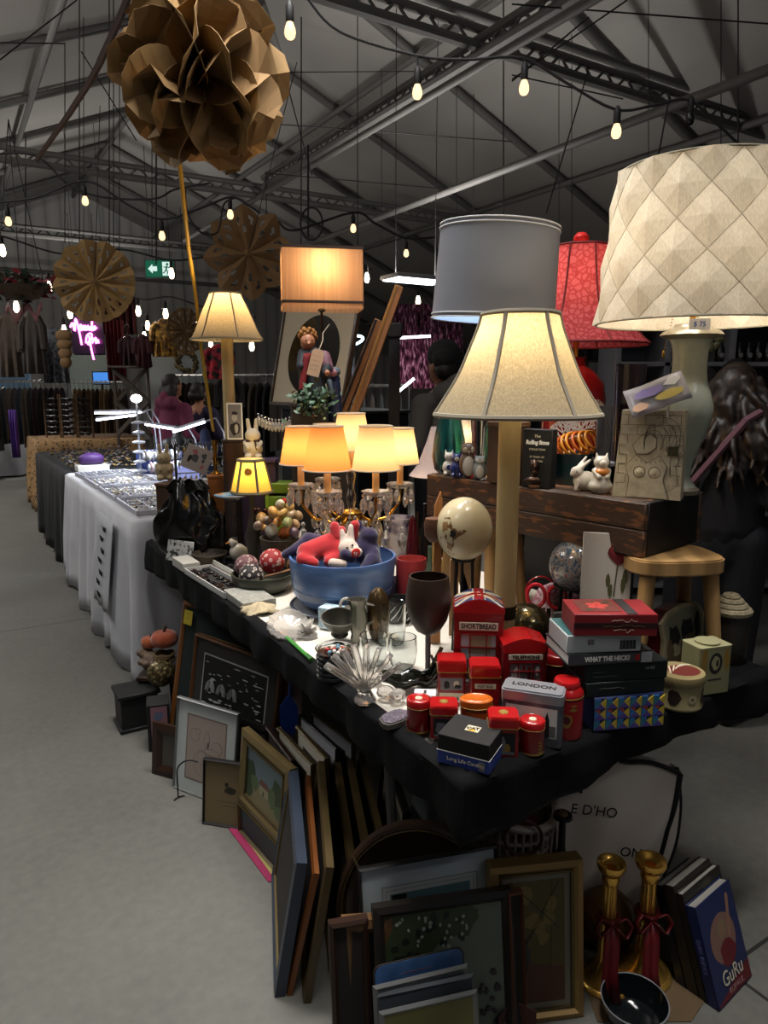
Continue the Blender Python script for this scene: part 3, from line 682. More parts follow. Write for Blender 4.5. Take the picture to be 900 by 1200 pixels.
q=Px(381,640,Y=3.19);q.loc.z=TZ;t=thing('table_lamp','lit lamp with a square pleated peach shade edged in dark braid','table lamp',q.loc,math.radians(10))
hz=lambda y:q.h(y)
pleat=shade_mat('pleated_peach','#a88467','#dba06c',.55)
nt=pleat.node_tree;tcn=nt.nodes.new('ShaderNodeTexCoord');wv=nt.nodes.new('ShaderNodeTexNoise');wv.inputs['Scale'].default_value=160;mpn=nt.nodes.new('ShaderNodeMapping');mpn.inputs['Scale'].default_value=(1,1,.02)
rr=nt.nodes.new('ShaderNodeValToRGB');rr.color_ramp.elements[0].position=.35;rr.color_ramp.elements[0].color=(*lin('#c4936a'),1);rr.color_ramp.elements[1].position=.65;rr.color_ramp.elements[1].color=(*lin('#d9ac80'),1)
nt.links.new(tcn.outputs['Object'],mpn.inputs['Vector']);nt.links.new(mpn.outputs['Vector'],wv.inputs['Vector']);nt.links.new(wv.outputs['Fac'],rr.inputs['Fac'])
for n_ in nt.nodes:
 if n_.type=='BSDF_TRANSLUCENT':nt.links.new(rr.outputs['Color'],n_.inputs['Color'])
zz0,zz1=hz(364),hz(292);w0,w1=q.w(43.5),q.w(43);dp=.09
b=M();c4=lambda w_,d_,z:[(-w_,-d_,z),(w_,-d_,z),(w_,d_,z),(-w_,d_,z)]
b.add(c4(w0,dp,zz0)+c4(w1,dp,zz1),[(0,1,5,4),(1,2,6,5),(2,3,7,6),(3,0,4,7)]);s=b.build('lampshade',pleat,t,smooth=False)
for w_,z,hh in((w0,zz0+.022,.011),(w1,zz1-.012,.012)):
 b=M()
 for sy in(-1,1):b.box((0,sy*(dp+.001),z+hh/2),(2*w_+.006,.003,hh));b.box((sy*(w_+.001),0,z+hh/2),(.003,2*dp+.006,hh))
 b.build('braid_trim',pm('dark_braid','#33241d',.8),s,smooth=False)
b=M();b.lathe([(.06,0),(.065,.01),(.02,.03),(.006,.05),(.006,hz(366)),(.02,hz(364)),(.006,hz(360)),(.006,hz(345))],20);b.build('stem',pm('iron_brown','#3a2c22',.5,.4),t)
warm_bulb(t,hz(335),2.7,(1,.76,.5))
q=Px(297,640,Y=2.85);q.loc.z=TZ;t=thing('table_lamp','small glowing yellow lamp with a ribbed panel shade beside the pile of eggs','table lamp',q.loc)
hz=lambda y:q.h(y)
yel=shade_mat('yellow_parchment','#a89050','#ecc65a',.6)
s=bell_shade(t,[(q.w(24),hz(576)),(q.w(19),hz(555)),(q.w(15),hz(539))],yel,pm('olive_trim','#57503a',.7),6,math.radians(-62),.05,tr=.0055)
b=M();b.lathe([(.012*1.3,-.001),(.014,.001)],16);o=b.build('shade_emblem',pm('orange_emblem','#c07a28',.7),s);o.rotation_euler=(PI/2,0,0);o.location=(0,-q.w(17.3),hz(551))
b=M();b.lathe([(.055,0),(.058,.012),(.03,.03),(.02,.06),(.028,.1),(.034,.14),(.02,.19),(.012,.23),(.01,hz(570))],24);b.build('base',pm('pewter','#57514a',.45,.5),t)
warm_bulb(t,hz(562),1.6,(1,.74,.32),es=8)
q=Px(512,600,Y=2.86);q.loc.z=TZ;t=thing('table_lamp','unlit lamp with a flared white bell shade half hidden behind the crate end','table lamp',q.loc)
hz=lambda y:q.h(y)
wshade=shade_mat('unlit_white_shade','#b8aaa6','#b8aaa6',.3)
b=M();b.lathe(spline([(q.w(33),hz(557)),(q.w(24),hz(545)),(q.w(14),hz(520)),(q.w(8),hz(500))]),40,cap0=False,cap1=False);b.build('lampshade',wshade,t)
b=M();b.lathe([(.06,0),(.06,.015),(.02,.04),(.016,.2),(.03,.28),(.012,.34),(.01,hz(520))],20);b.build('base',pm('olive_base','#6f6a1e',.35),t)
q=Px(543,552,Y=3.2);q.loc.z=TZ;t=thing('table_lamp','tiny lit lamp with a narrow white shade behind the teal glass vase','table lamp',q.loc)
b=M();b.lathe([(q.w(10),q.h(522)),(q.w(7),q.h(490))],28,cap0=False,cap1=False);b.build('lampshade',linen,t)
b=M();b.lathe([(.05,0),(.05,.02),(.015,.04),(.012,q.h(520))],16);b.build('stem',BRASS,t);lamp_light('bulb_light',(0,0,q.h(508)),1.0,(1,.8,.55),.02,t)
q=Px(412,640,Y=2.65);q.loc.z=TZ+.003;t=thing('candelabra_lamp','crystal candelabra lamp with six lit peach shades and hanging glass drops','candelabra',q.loc)
hz=lambda y:q.h(y);zs=hz(543)
peach=shade_mat('peach_shade','#b08050','#e8a45e',.55);pale=shade_mat('pale_peach_shade','#b79a72','#ecd0a4',.55)
b=M();b.lathe(spline([(.075,0),(.08,.012),(.05,.03),(.02,.06),(.018,.1),(.03,.14),(.018,.18),(.014,.22)],3),28);b.build('base',BRASS,t)
b=M();b.lathe([(.012,.22),(.04,.235),(.043,.25),(.043,.275),(.03,.285),(.012,.29)],28);b.build('brass_hub',BRASS,t)
b=M();b.lathe(spline([(.012,.29),(.02,.33),(.012,.37),(.018,.42),(.01,zs-.02)],3),20);b.build('crystal_stem',GLASS,t)
drop=M();drop.lathe([(.0015,0),(.006,-.006),(.0095,-.02),(.0075,-.034),(.002,-.044)],6);drop.ell((0,0,.006),.0045,n=6,m=4)
dm=None
crys=pm('crystal','#fffaf4',.04,trans=.86,ior=1.5,coat=.5)
def put_drop(p,s=1.0):
 global dm
 if dm is None:
  o=drop.build('crystal_drop',crys,t,smooth=False);dm=o.data
 else:
  o=bpy.data.objects.new('crystal_drop',dm);C.objects.link(o);o.parent=t
 o.location=p;o.scale=(s,)*3;o.rotation_euler=(0,0,RND.uniform(0,3))
for ax,ay,dz,mt,sc_ in((-.187,-.01,0,peach,1),(-.075,-.17,-.003,peach,1.1),(.095,-.16,-.003,pale,1.1),(.185,.03,-.002,pale,.95),(-.1,.16,.0,pale,1),(.0,.06,.045,pale,1)):
 cen=abs(ax)<.01
 ztop=zs+dz;zc=ztop-.07
 if not cen:
  b=M();b.tube([(ax*.15,ay*.15,.265),(ax*.4,ay*.4,.235),(ax*.75,ay*.75,.25),(ax,ay,.31),(ax,ay,zc-.03)],.006,10);b.build('arm',BRASS,t)
  b=M();b.lathe([(.008,-.008),(.03,-.004),(.046,.006),(.05,.014),(.046,.01),(.02,.002),(.006,.0)],24,rf=lambda a,z:1+.06*math.cos(8*a));o=b.build('drip_dish',crys,t);o.location=(ax,ay,zc-.02)
  for i in range(9):
   a=2*PI*i/9+ax*9;put_drop((ax+.046*math.cos(a),ay+.046*math.sin(a),zc-.022-.012*(i%2)),1.35)
 else:
  b=M();b.tube([(0,0,zs-.03),(0,.03,zs-.02),(0,.06,zs)],.006,8);b.build('arm',BRASS,t)
 b=M();b.lathe([(.011,zc-.015),(.0125,zc-.01),(.012,ztop+.01),(.008,ztop+.02)],14,(ax,ay,0));b.build('candle_sleeve',pm('candle_sleeve','#e0b070',.5),t)
 r0,r1,hh=.077*sc_,.052*sc_,.138*sc_
 b=M();b.lathe([(r0,ztop),(r1,ztop+hh)],40,(ax,ay,0),cap0=False,cap1=False);s=b.build('lampshade',mt,t)
 for r,z in((r0,ztop),(r1,ztop+hh)):b=M();b.tube([(ax+(r+.001)*math.cos(2*PI*i/40),ay+(r+.001)*math.sin(2*PI*i/40),z)for i in range(40)],.0028,6,closed=True);b.build('rim_tape',pm('peach_tape','#a59a88',.8),s)
 lamp_light('bulb_light',(ax,ay,ztop+.055),.85,(1,.72,.42),.018,t)
for i in range(16):
 a=2*PI*i/16;rr=.1 if i%2 else.14
 b=M();b.tube([(.04*math.cos(a),.04*math.sin(a),.29),(rr*.6*math.cos(a),rr*.6*math.sin(a),.275),(rr*math.cos(a),rr*math.sin(a),.3)],.002,5)if i%4==0 else None
 if i%4==0:b.build('bead_chain',crys,t)
 put_drop((rr*math.cos(a),rr*math.sin(a),.23 if i%2 else.27),1.4)
put_drop((-.055,-.21,.27),2.2);put_drop((-.11,-.2,.25),1.8);put_drop((.06,-.2,.26),2.0);put_drop((.13,-.19,.25),1.8);put_drop((-.02,-.2,.24),1.9);put_drop((.19,-.1,.22),1.7);put_drop((-.17,-.12,.24),1.9);put_drop((.02,-.14,.27),1.6);put_drop((.09,-.12,.3),1.7);put_drop((-.09,-.12,.32),1.7)
def facing(p):return-math.atan2(p[0],p[1])
def rrect(w,d,r,n=5):
 out=[]
 for cx,cy,a0 in((w/2-r,d/2-r,0),(-w/2+r,d/2-r,PI/2),(-w/2+r,-d/2+r,PI),(w/2-r,-d/2+r,1.5*PI)):
  out+=[(cx+r*math.cos(a0+PI/2*i/n),cy+r*math.sin(a0+PI/2*i/n))for i in range(n+1)]
 return out
def box_at(name,label,cat,p0,p1,depth,z,h,mat,group=None,bev=.0015,part='body',px=True):
 """box whose front bottom corners stand at two pixels of the level plane z; returns (thing, width)"""
 a=P(*p0,z)if px else Vector(p0);b_=P(*p1,z)if px else Vector(p1)
 d=b_-a;rz=math.atan2(d.y,d.x);w_=d.length
 t=thing(name,label,cat,(a.x,a.y,z),rz,group)
 if mat:M().box((w_/2,depth/2,h/2),(w_,depth,h),bev).build(part,mat,t)
 return t,w_
def strokes(name,mat,parent,lines,y,r=.0008,n=4,sy=.35):
 """drawn lines (x,z lists) lying on a front face at local y"""
 b=M()
 for l in lines:b.tube([(p[0],y,p[1])for p in l],r,n)
 return b.build(name,mat,parent)
def scrawl(parent,mat,x0,z0,w_,h,y=-.0006,n=9,seed=1,r=.0005,name='handwriting'):
 r_=random.Random(seed);return strokes(name,mat,parent,[[(x0+w_*i/n,z0+h*r_.uniform(-.5,.5))for i in range(n+1)]],y,r)
def patches(name,mats,parent,polys,y,t=.0006):
 """flat printed shapes on a front face: [(material index, [(x,z)...])]; later ones lie higher"""
 b=M()
 for i,(k,pl)in enumerate(polys):b.mat(k).plate(pl,y-.0002-.00006*(i+1),y)
 return b.build(name,mats,parent,smooth=False)
def blob(cx,cz,rx,rz,n=10,jag=.2,r=RND):
 return[(cx+rx*(1+r.uniform(-jag,jag))*math.cos(2*PI*i/n),cz+rz*(1+r.uniform(-jag,jag))*math.sin(2*PI*i/n))for i in range(n)]
def rect(x0,z0,x1,z1):return[(x0,z0),(x1,z0),(x1,z1),(x0,z1)]
TB=TZ+.004
red=pm('tin_red','#7d0f12',.28,coat=.4);red2=pm('tin_red_bright','#a31517',.25,coat=.5);orange=pm('tin_orange','#b4551a',.3,coat=.4)
dred=pm('tin_red_dark','#4d090c',.35,coat=.3);gold=pm('gold_print','#9a7b3c',.4,.4);cream=pm('cream_print','#c9bfa6',.6);inkd=pm('ink_dark','#1b1718',.7)
silver=pm('tin_silver','#9b9ca2',.3,.5);bluei=pm('ink_blue','#22376f',.6);greyp=pm('print_grey','#6d6a6c',.6)
flagblue=pm('flag_blue','#24325e',.5)
def phone_tin(label,x,yb,wpx,ytop,sign,roofmat,paneart,rz,union=False):
 q=Px(x,yb,TB);w_=q.w(wpx);d=w_*.82;H=D(x,ytop,q.loc.y+d*.8).z-TB
 t=thing('tea_tin',label,'tin',q.loc,rz)
 M().at((0,d/2,0)).prism(rrect(w_,d,.004),0,H*.78).build('body',red,t)
 b=M();b.at((0,d/2,0)).prism(rrect(w_*1.03,d*1.03,.005),H*.78,H*.86)
 b.build('lid',red2 if not union else red,t)
 b=M();n=12
 arc=[(-w_*.515,H*.86)]+[(-w_*.515+w_*1.03*i/n,H*(.9+.1*math.sin(PI*i/n)))for i in range(n+1)]+[(w_*.515,H*.86)]
 b.plate(arc,-d*.015,d*1.015);r_=b.build('roof',roofmat,t,angle=20)
 if union:
  zt=lambda x_:H*(.9+.1*math.sin(PI*(x_+w_*.515)/(w_*1.03)))+.0008
  b=M()
  def band(x0,y0,x1,y1,hw,k):
   dx,dy=x1-x0,y1-y0;l=math.hypot(dx,dy);nx,ny=-dy/l*hw,dx/l*hw;b.mat(k)
   for i in range(8):
    u0,u1=i/8,(i+1)/8;e=.0004*(k+1)
    xs=[x0+dx*u0+nx,x0+dx*u1+nx,x0+dx*u1-nx,x0+dx*u0-nx];ys=[y0+dy*u0+ny,y0+dy*u1+ny,y0+dy*u1-ny,y0+dy*u0-ny]
    b.quad(*[(X_,Y_,zt(max(-w_*.5,min(w_*.5,X_)))+e)for X_,Y_ in zip(xs,ys)])
  band(-w_*.49,d*.5,w_*.49,d*.5,d*.49,0)
  for s_ in(-1,1):band(-w_*.47,d*(.5-.45*s_),w_*.47,d*(.5+.45*s_),d*.07,1)
  band(-w_*.49,d*.5,w_*.49,d*.5,d*.13,1);band(0,0.02*d,0,d*.98,w_*.13,1)
  band(-w_*.49,d*.5,w_*.49,d*.5,d*.08,2);band(0,0.02*d,0,d*.98,w_*.09,2)
  b.build('flag_print',[flagblue,cream,red2],r_,smooth=False,fix=False)
 M().box((0,-.001,H*.72),(w_*.78,.002,H*.085),.0005).build('sign_plate',cream,t)
 lettering(sign,H*.075,inkd,t,(0,-.0022,H*.72),sx=min(1,w_*.74/(H*.075*.66*len(sign))),bold=.0004)
 wz0,wz1=H*.08,H*.64
 patches('window_picture',paneart[0],t,[(k,[(px_*w_*.35,wz0+pz_*(wz1-wz0))for px_,pz_ in pl])for k,pl in paneart[1]],0)
 b=M()
 for i in range(5):b.box((0,-.002,wz0+(wz1-wz0)*i/4),(w_*.74,.003,.0022))
 for i in(-1,-.45,.45,1):b.box((i*w_*.365,-.002,(wz0+wz1)/2),(.0022,.003,wz1-wz0))
 b.build('glazing_bars',red,t,smooth=False)
 return t,q,w_,H
sky=pm('print_sky','#9aa0a4',.5);tan=pm('print_tan','#8a8166',.6);whitep=pm('print_white','#cfcdc8',.5);brownp=pm('print_brown','#4e3a2c',.6)
r1=random.Random(5)
wheel=[(0,rect(-1,0,1,1)),(1,rect(-.55,.62,.75,.98)),(2,[(math.cos(PI*i/16)*.95,math.sin(PI*i/16)*.46)for i in range(17)]),(3,[(math.cos(PI*i/16)*.8,math.sin(PI*i/16)*.37)for i in range(17)])]+[(2,[(.25*math.cos(a)-.03,.12*math.sin(a)),(.78*math.cos(a-.05),.36*math.sin(a-.05)),(.78*math.cos(a+.05),.36*math.sin(a+.05))])for a in[PI*(i+.5)/9 for i in range(9)]]+[(2,blob(math.cos(PI*i/6)*.92,.1+math.sin(PI*i/6)*.42,.09,.04,8,0))for i in range(1,6)]
phone_tin('tallest red telephone-box tin with flag roof and shortbread sign',559,812,57,692,'SHORTBREAD',red2,([sky,tan,inkd,whitep],wheel),-.1,True)
street=[(0,rect(-1,0,1,1))]+[(k,blob(x,z,rx,rz_,9,.3,r1))for k,x,z,rx,rz_ in((1,-.6,.62,.25,.22),(2,.25,.7,.12,.25),(2,.45,.35,.14,.3),(3,0,.15,.5,.12),(4,-.55,.2,.3,.12),(3,.75,.3,.14,.25),(1,.1,.42,.1,.14),(2,-.1,.85,.06,.1),(1,.8,.75,.14,.12),(4,.3,.55,.05,.2))]
phone_tin('red telephone-box tin with bright red domed roof beside the silver tin',614,824,51,737,'TELEPHONE',red2,([greyp,whitep,red,bluei,inkd],street),.02)
def square_tin(label,x,yb,wpx,ytop,rz,lidfrac=.22,deco=None,mat=red,lidmat=red2,dome=False,dr=.9):
 q=Px(x,yb,TB);w_=q.w(wpx);d=w_*dr;H=D(x,ytop,q.loc.y+d*.8).z-TB;t=thing('tea_tin',label,'tin',q.loc,rz)
 M().at((0,d/2,0)).prism(rrect(w_*.96,d*.96,.007),0,H*(1-lidfrac)).build('body',mat,t)
 b=M();b.at((0,d/2,0))
 b.prism(rrect(w_,d,.008),H*(1-lidfrac),H*(1-lidfrac*.35));k=6
 for i in range(k):
  s0=1-.16*(i/k)**2;b.prism(rrect(w_*s0,d*s0,.008),H*(1-lidfrac*.35)+H*lidfrac*.35*i/k,H*(1-lidfrac*.35)+H*lidfrac*.35*(i+1)/k)
 l=b.build('lid',lidmat,t,angle=50)
 M().at((0,d/2,0)).prism(rrect(w_*1.015,d*1.015,.008),H*(1-lidfrac)-.001,H*(1-lidfrac)+.0015).build('lid_rim',gold,t)
 if deco:deco(t,l,w_,H,d)
 return t
def deco_photo(sign):
 def f(t,l,w_,H,d):
  r=random.Random(len(sign))
  patches('photo_print',[greyp,inkd,cream,red],t,[(0,rect(-w_*.38,H*.34,w_*.38,H*.62)),(1,blob(-w_*.18,H*.46,w_*.12,H*.1,9,.25,r)),(2,blob(w_*.15,H*.48,w_*.1,H*.09,9,.25,r)),(1,blob(w_*.2,H*.42,w_*.12,H*.05,9,.25,r)),(2,rect(-w_*.42,H*.05,w_*.42,H*.27))],d*.02)
  lettering(sign,H*.09,inkd,t,(0,d*.02-.0012,H*.15))
 return f
def deco_sign(sign):
 def f(t,l,w_,H,d):
  patches('sign_print',[cream,inkd],t,[(0,rect(-w_*.34,H*.5,w_*.34,H*.61)),(1,rect(-w_*.02,H*.68,w_*.02,H*.71))],d*.02)
  lettering(sign,H*.07,inkd,t,(0,d*.02-.0012,H*.555))
 return f
def deco_crest(t,l,w_,H,d):
 b=M();b.lathe([(w_*.16,0),(w_*.15,.0012)],20);b.ell((0,0,.001),(w_*.08,w_*.05,.001));o=b.build('crest',gold,l);o.location=(0,d*.5,H*1.0)
 r=random.Random(int(w_*1e5));patches('picture_print',[inkd,greyp,gold],t,[(0,rect(-w_*.36,H*.06,w_*.36,H*.62)),(1,blob(-w_*.1,H*.3,w_*.2,H*.2,11,.35,r)),(2,blob(w_*.12,H*.22,w_*.1,H*.1,9,.35,r)),(1,rect(-w_*.34,H*.07,w_*.34,H*.14))],d*.02)
square_tin('small square red tin with two portraits on its side in front of the shortbread tin',529,826,34,766,-.05,.26,deco_photo('BUSES &'))
square_tin('small red pillar-box shaped tin with a plate sign in front of the shortbread tin',568,834,36,771,-.05,.26,deco_sign('POST BOX'))
square_tin('little square red tin with a dark picture beside the orange tin',520,866,33,818,-.05,.28,deco_crest)
square_tin('little square red tin with a crest on its lid beside the small round one',590,888,36,830,-.08,.28,deco_crest)
def round_tin(label,x,yb,hwpx,ytop,parts,rz=0,sx=1.0,mats=(red,red2),band=True,deco=None):
 q=Px(x,yb,TB);r=q.w(hwpx);q.loc.y+=r*sx*.9;H=D(x,ytop,q.loc.y+r*sx*.8).z-TB;t=thing('tea_tin',label,'tin',q.loc,rz)
 o=M().lathe([(r*.95,0),(r*.97,.002),(r*.97,H*.78)],36).build('body',mats[0],t);o.scale=(1,sx,1)
 o=M().lathe([(r*1.0,H*.76),(r,H*.95),(r*.93,H*.985),(r*.8,H),(r*.75,H*.985),(r*.1,H*.985)],36).build('lid',mats[1],t);o.scale=(1,sx,1)
 if band:M().lathe([(r*1.0,H*.745),(r*1.02,H*.752),(r*1.0,H*.76)],36).build('lid_rim',gold,t).scale=(1,sx,1)
 o=M().lathe([(r*.97,0),(r*.99,.002),(r*.97,.004)],36).build('base_rim',gold,t);o.scale=(1,sx,1)
 if deco:deco(t,r,H)
 return t
def wrap(t,r,H,polys,mats,name='side_print',sy=1):
 b=M();e=.0004
 for k,pl in polys:
  e+=.00012;b.mat(k);c=(sum(p[0]for p in pl)/len(pl),sum(p[1]for p in pl)/len(pl));vs=[c]+pl
  b.add([((r+e)*math.sin(u),-(r+e)*math.cos(u),z*H)for u,z in vs],[(0,i+1,(i+1)%len(pl)+1)for i in range(len(pl))])
 o=b.build(name,mats,t,fix=False);o.scale=(1,sy,1);return o
def crest_only(t,r,H):
 b=M();b.lathe([(r*.3,0),(r*.28,.001)],16);b.ell((0,0,.001),(r*.16,r*.1,.0012));o=b.build('crest',cream,t);o.location=(0,-.05*r,H*.986)
rr_=random.Random(3)
round_tin('little round red tin at the corner edge of the black cloth',491,860,14.5,812,None,deco=crest_only)
round_tin('little round red tin standing in front of the silver tin',625.5,886,15,836,None,deco=lambda t,r,H:(crest_only(t,r,H),wrap(t,r*.97,H,[(0,blob(.5,.4-.1*i,.22,.03,8,.3,rr_))for i in range(4)],[gold])))
def orange_deco(t,r,H):
 wrap(t,r*.97,H,[(0,rect(-.9,.62,.5,.66)),(1,rect(.05,.2,.75,.5)),(2,blob(.4,.34,.2,.1,8,.2,rr_))],[inkd,cream,pm('leaf_green','#4c5a34',.6)],sy=.72)
 for i,ch in enumerate('TWININGS'):lettering(ch,H*.13,inkd,t,(math.sin(-.75+.17*i)*r*.99,-math.cos(-.75+.17*i)*r*.99*.72,H*.7),rot=(PI/2,0,-.75+.17*i),name='letter')
round_tin('orange oval tea tin among the red tins',559,860,19.5,812,None,sx=.72,mats=(orange,pm('orange_lid','#c2601d',.25,coat=.5)),deco=orange_deco)
q=Px(666,867,TB);r=q.w(20);q.loc.y+=r*.9;H=D(666,791,q.loc.y+r*.5).z-TB;t=thing('tea_tin','tall round red tea caddy with a stepped lid and gold print','tin',q.loc)
M().lathe([(r,0),(r,H*.74),(r*.97,H*.77)],36).build('body',red,t);M().lathe([(r*1.0,H*.74),(r*1.0,H*.8),(r*.8,H*.87)],36).build('shoulder',red2,t)
M().lathe([(r*.76,H*.86),(r*.78,H*.95),(r*.7,H*.99),(r*.4,H)],32).build('lid',red2,t);M().lathe([(r*1.0,H*.725),(r*1.02,H*.735),(r*1.0,H*.745)],36).build('gold_band',gold,t)
wrap(t,r,H,[(0,blob(-.2,.36,.3,.14,12,.35,rr_)),(1,blob(-.2,.36,.2,.09,10,.3,rr_)),(0,blob(.2,.55,.25,.03,8,.3,rr_)),(0,blob(.2,.62,.2,.02,8,.3,rr_))],[gold,dred])
round_tin('dark red round tin half hidden behind the red telephone-box tin',654,812,17,759,None,mats=(dred,red),band=True)
t,w_=box_at('tea_tin','long silver tin with the word london printed on its lid','tin',(586,866),(657,878),.062,TB,.01,None);H=.118
b=M();b.at((w_/2,.031,0)).prism(rrect(w_,.062,.009),0,H*.84);b.build('body',pm('photo_tin','#56585f',.35,.3,var=.5,vscale=40),t)
b=M();b.at((w_/2,.031,0));b.prism(rrect(w_+.003,.065,.01),H*.8,H*.97);b.prism(rrect(w_-.004,.058,.008),H*.97,H);l=b.build('lid',silver,t,angle=50)
lettering('LONDON',.021,inkd,l,(w_/2,.031,H+.0003),rot=(0,0,0),bold=.0006)
patches('skyline_print',[whitep,inkd,greyp],t,[(0,rect(.01,.02,w_-.01,H*.72)),(2,rect(.012,.022,w_-.012,H*.4)),(1,[(w_*.72,.02),(w_*.72,H*.5),(w_*.76,H*.66),(w_*.8,H*.5),(w_*.8,.02)]),(1,blob(w_*.3,H*.25,w_*.14,H*.12,10,.3,rr_))],0)
P0,P1=P(512,893,TB),P(573,909,TB)
bx,w_=box_at('card_box','blue box lying under the black one at the table corner','box',(512,893),(573,909),.1,TB,.028,pm('box_blue','#2c3f86',.5))
lettering('Long Life Candles',.011,cream,bx,(w_*.55,-.0005,.015));M().box((w_*.86,-.0003,.014),(.012,.001,.018)).build('label',greyp,bx)
kx,w2=box_at('card_box','black box with a white and yellow badge lying on the blue box','box',P0+UP*.0285,P1+UP*.0285,.1,TB+.0285,.034,BLACK,px=False)
b=M();b.box((w2*.52,.05,.0343),(.028,.024,.0008));lb=b.build('badge',cream,kx);lettering('CAT',.013,inkd,lb,(w2*.52,.05,.0349),rot=(0,0,.2),bold=.0008)
M().add([(w2*.52-.008,.039,.035),(w2*.52+.01,.039,.035),(w2*.52,.052,.035)],[(0,1,2)]).build('badge_triangle',pm('badge_yellow','#c79a1c',.6),lb)
M().box((w2/2,.05,.0005),(w2+.0016,.1016,.0012)).build('white_edge',WHITE,kx)
z=TB
t,w_=box_at('gift_box','long box patterned with blue, yellow and purple triangles, lowest in the stack','box',(695,858),(776,850),.09,z,.078,pm('tri_navy','#20284f',.5))
cols=[pm('tri_blue','#2d62a0',.5),pm('tri_yellow','#b09a35',.5),pm('tri_purple','#4d3a80',.5),pm('tri_red','#8e3a2c',.5),pm('tri_teal','#2b6c80',.5),pm('tri_dark','#1a1e38',.5)]
pl=[];cw=w_/6;rt=random.Random(2)
for i in range(6):
 for j in range(3):
  x0,z0,hh=i*cw,.003+j*.0245,.0238
  pl+=[(0 if j%2 else 4,[(x0+.0006,z0),(x0+cw*.5,z0+hh*.55),(x0+.0006,z0+hh)]),(1,[(x0+cw*.98,z0),(x0+cw*.98,z0+hh),(x0+cw*.5,z0+hh*.55)]),(2,[(x0+.0006,z0),(x0+cw*.98,z0),(x0+cw*.5,z0+hh*.55)]),(0 if j!=1 else 3,[(x0+.0006,z0+hh),(x0+cw*.5,z0+hh*.55),(x0+cw*.5,z0+hh)])]
patches('triangle_pattern',cols,t,pl,0)
z+=.0785
dk=pm('box_dark_green','#0f1a1a',.4)
Vx=lambda p,dz=0:Vector((p.x,p.y,p.z+dz))
b0,b1=P(695,858,TB),P(776,850,TB);un=(b1-b0).normalized();vn=Vector((-un.y,un.x,0))
t,w_=box_at('card_box','dark green flat box lying on the triangle patterned box','box',b0-un*.018+vn*.006+UP*.0785,b1+un*.003+vn*.006+UP*.0785,.12,z,.032,dk,px=False);scrawl(t,greyp,.03,.018,.06,.004)
z+=.0325
t,w_=box_at('card_box','darker green box with faint white script under the white book','box',b0-un*.022+vn*.012+UP*.111,b1+un*.006+vn*.004+UP*.111,.13,z,.04,pm('box_darker_green','#0c1516',.35),px=False)
lettering('vivid',.012,greyp,t,(w_*.78,-.0004,.026));strokes('faint_stripes',greyp,t,[[(.02,.012),(.08,.012)],[(.02,.022),(.05,.022)]],0,.0004)
z+=.0405
t,w_=box_at('book','white-spined book reading what the heck in the stack','book',b0-un*.06+vn*.012+UP*.151,b1-un*.035+vn*.002+UP*.151,.14,z,.026,None,px=False)
M().box((w_/2,.07,.0015),(w_,.14,.003),.0005).build('cover',pm('book_grey','#2a2b2f',.5),t);M().box((w_/2,.07,.0245),(w_,.14,.003),.0005).build('cover',pm('book_grey','#2a2b2f',.5),t)
M().box((w_/2,.072,.013),(w_-.006,.132,.02)).build('pages',WHITE,t);M().box((w_/2,.0015,.013),(w_,.003,.026),.0005).build('spine',pm('book_spine','#3c3d42',.5),t)
lettering('WHAT THE HECK?',.015,WHITE,t,(w_*.46,-.0004,.013),bold=.0006,sx=.82);M().box((w_*.93,-.0002,.013),(w_*.13,.001,.024)).build('spine_label',pm('label_pale','#a6a5a6',.6),t);M().box((w_*.82,-.0002,.013),(w_*.05,.001,.014)).build('red_mark',red2,t)
z+=.0265
t,w_=box_at('card_box','pale grey box with a barcode lying under the red gift box','box',b0-un*.062+vn*.02+UP*.178,b0+un*.104+vn*.004+UP*.178,.12,z,.04,pm('box_pale_grey','#a7acac',.55),px=False)
b=M()
for i in range(14):b.box((w_*.72+i*.0026,-.0004,.016),(.0013 if i%3 else.0022,.0008,.02))
b.build('barcode',inkd,t,smooth=False);M().box((w_*.32,-.0003,.024),(.014,.001,.012)).build('print_square',greyp,t);M().box((w_*.5,.06,.0405),(w_*.96,.11,.001)).build('teal_top',pm('box_teal','#2d5a5c',.5),t)
z+=.0415
t,w_=box_at('gift_box','red perfume gift box with a rose print and script on top of the stack','box',b0-un*.05+vn*.015+UP*.2195,b0+un*.125-vn*.02+UP*.2195,.11,z,.048,pm('gift_red','#7a1a20',.45),px=False)
scrawl(t,cream,w_*.45,.035,w_*.3,.008,seed=3);scrawl(t,gold,w_*.35,.023,w_*.5,.006,seed=4,n=12);scrawl(t,cream,w_*.48,.011,w_*.24,.009,seed=5);M().box((w_*.5,-.0003,.023),(w_,.001,.012)).build('dark_band',pm('wine','#2b0a0e',.5),t)
b=M();b.mat(0).box((w_*.36,.06,.0483),(w_*.5,.08,.001));b.mat(1).box((w_*.7,.055,.0484),(.022,.108,.001));b.mat(2)
for i in range(5):b.ell((w_*.36+.014*math.cos(1.26*i),.06+.014*math.sin(1.26*i),.0492),(.012,.009,.0008),(0,0,1.26*i),10,6)
b.mat(3).ell((w_*.22,.03,.049),(.012,.005,.0006),(0,0,.6),8,5);b.ell((w_*.5,.085,.049),(.012,.005,.0006),(0,0,.6),8,5)
b.build('top_print',[pm('rose_ground','#5c2a24',.5),inkd,pm('rose_petal','#b03a34',.5),pm('rose_leaf','#33381f',.6)],t)
q=Px(804,834,TB);r=q.w(28);q.loc.y+=r*.9;H=D(804,776,q.loc.y+r*.9).z-TB;t=thing('biscuit_tin','round cream tin with dark heraldic print in front of the stool','tin',q.loc,.2)
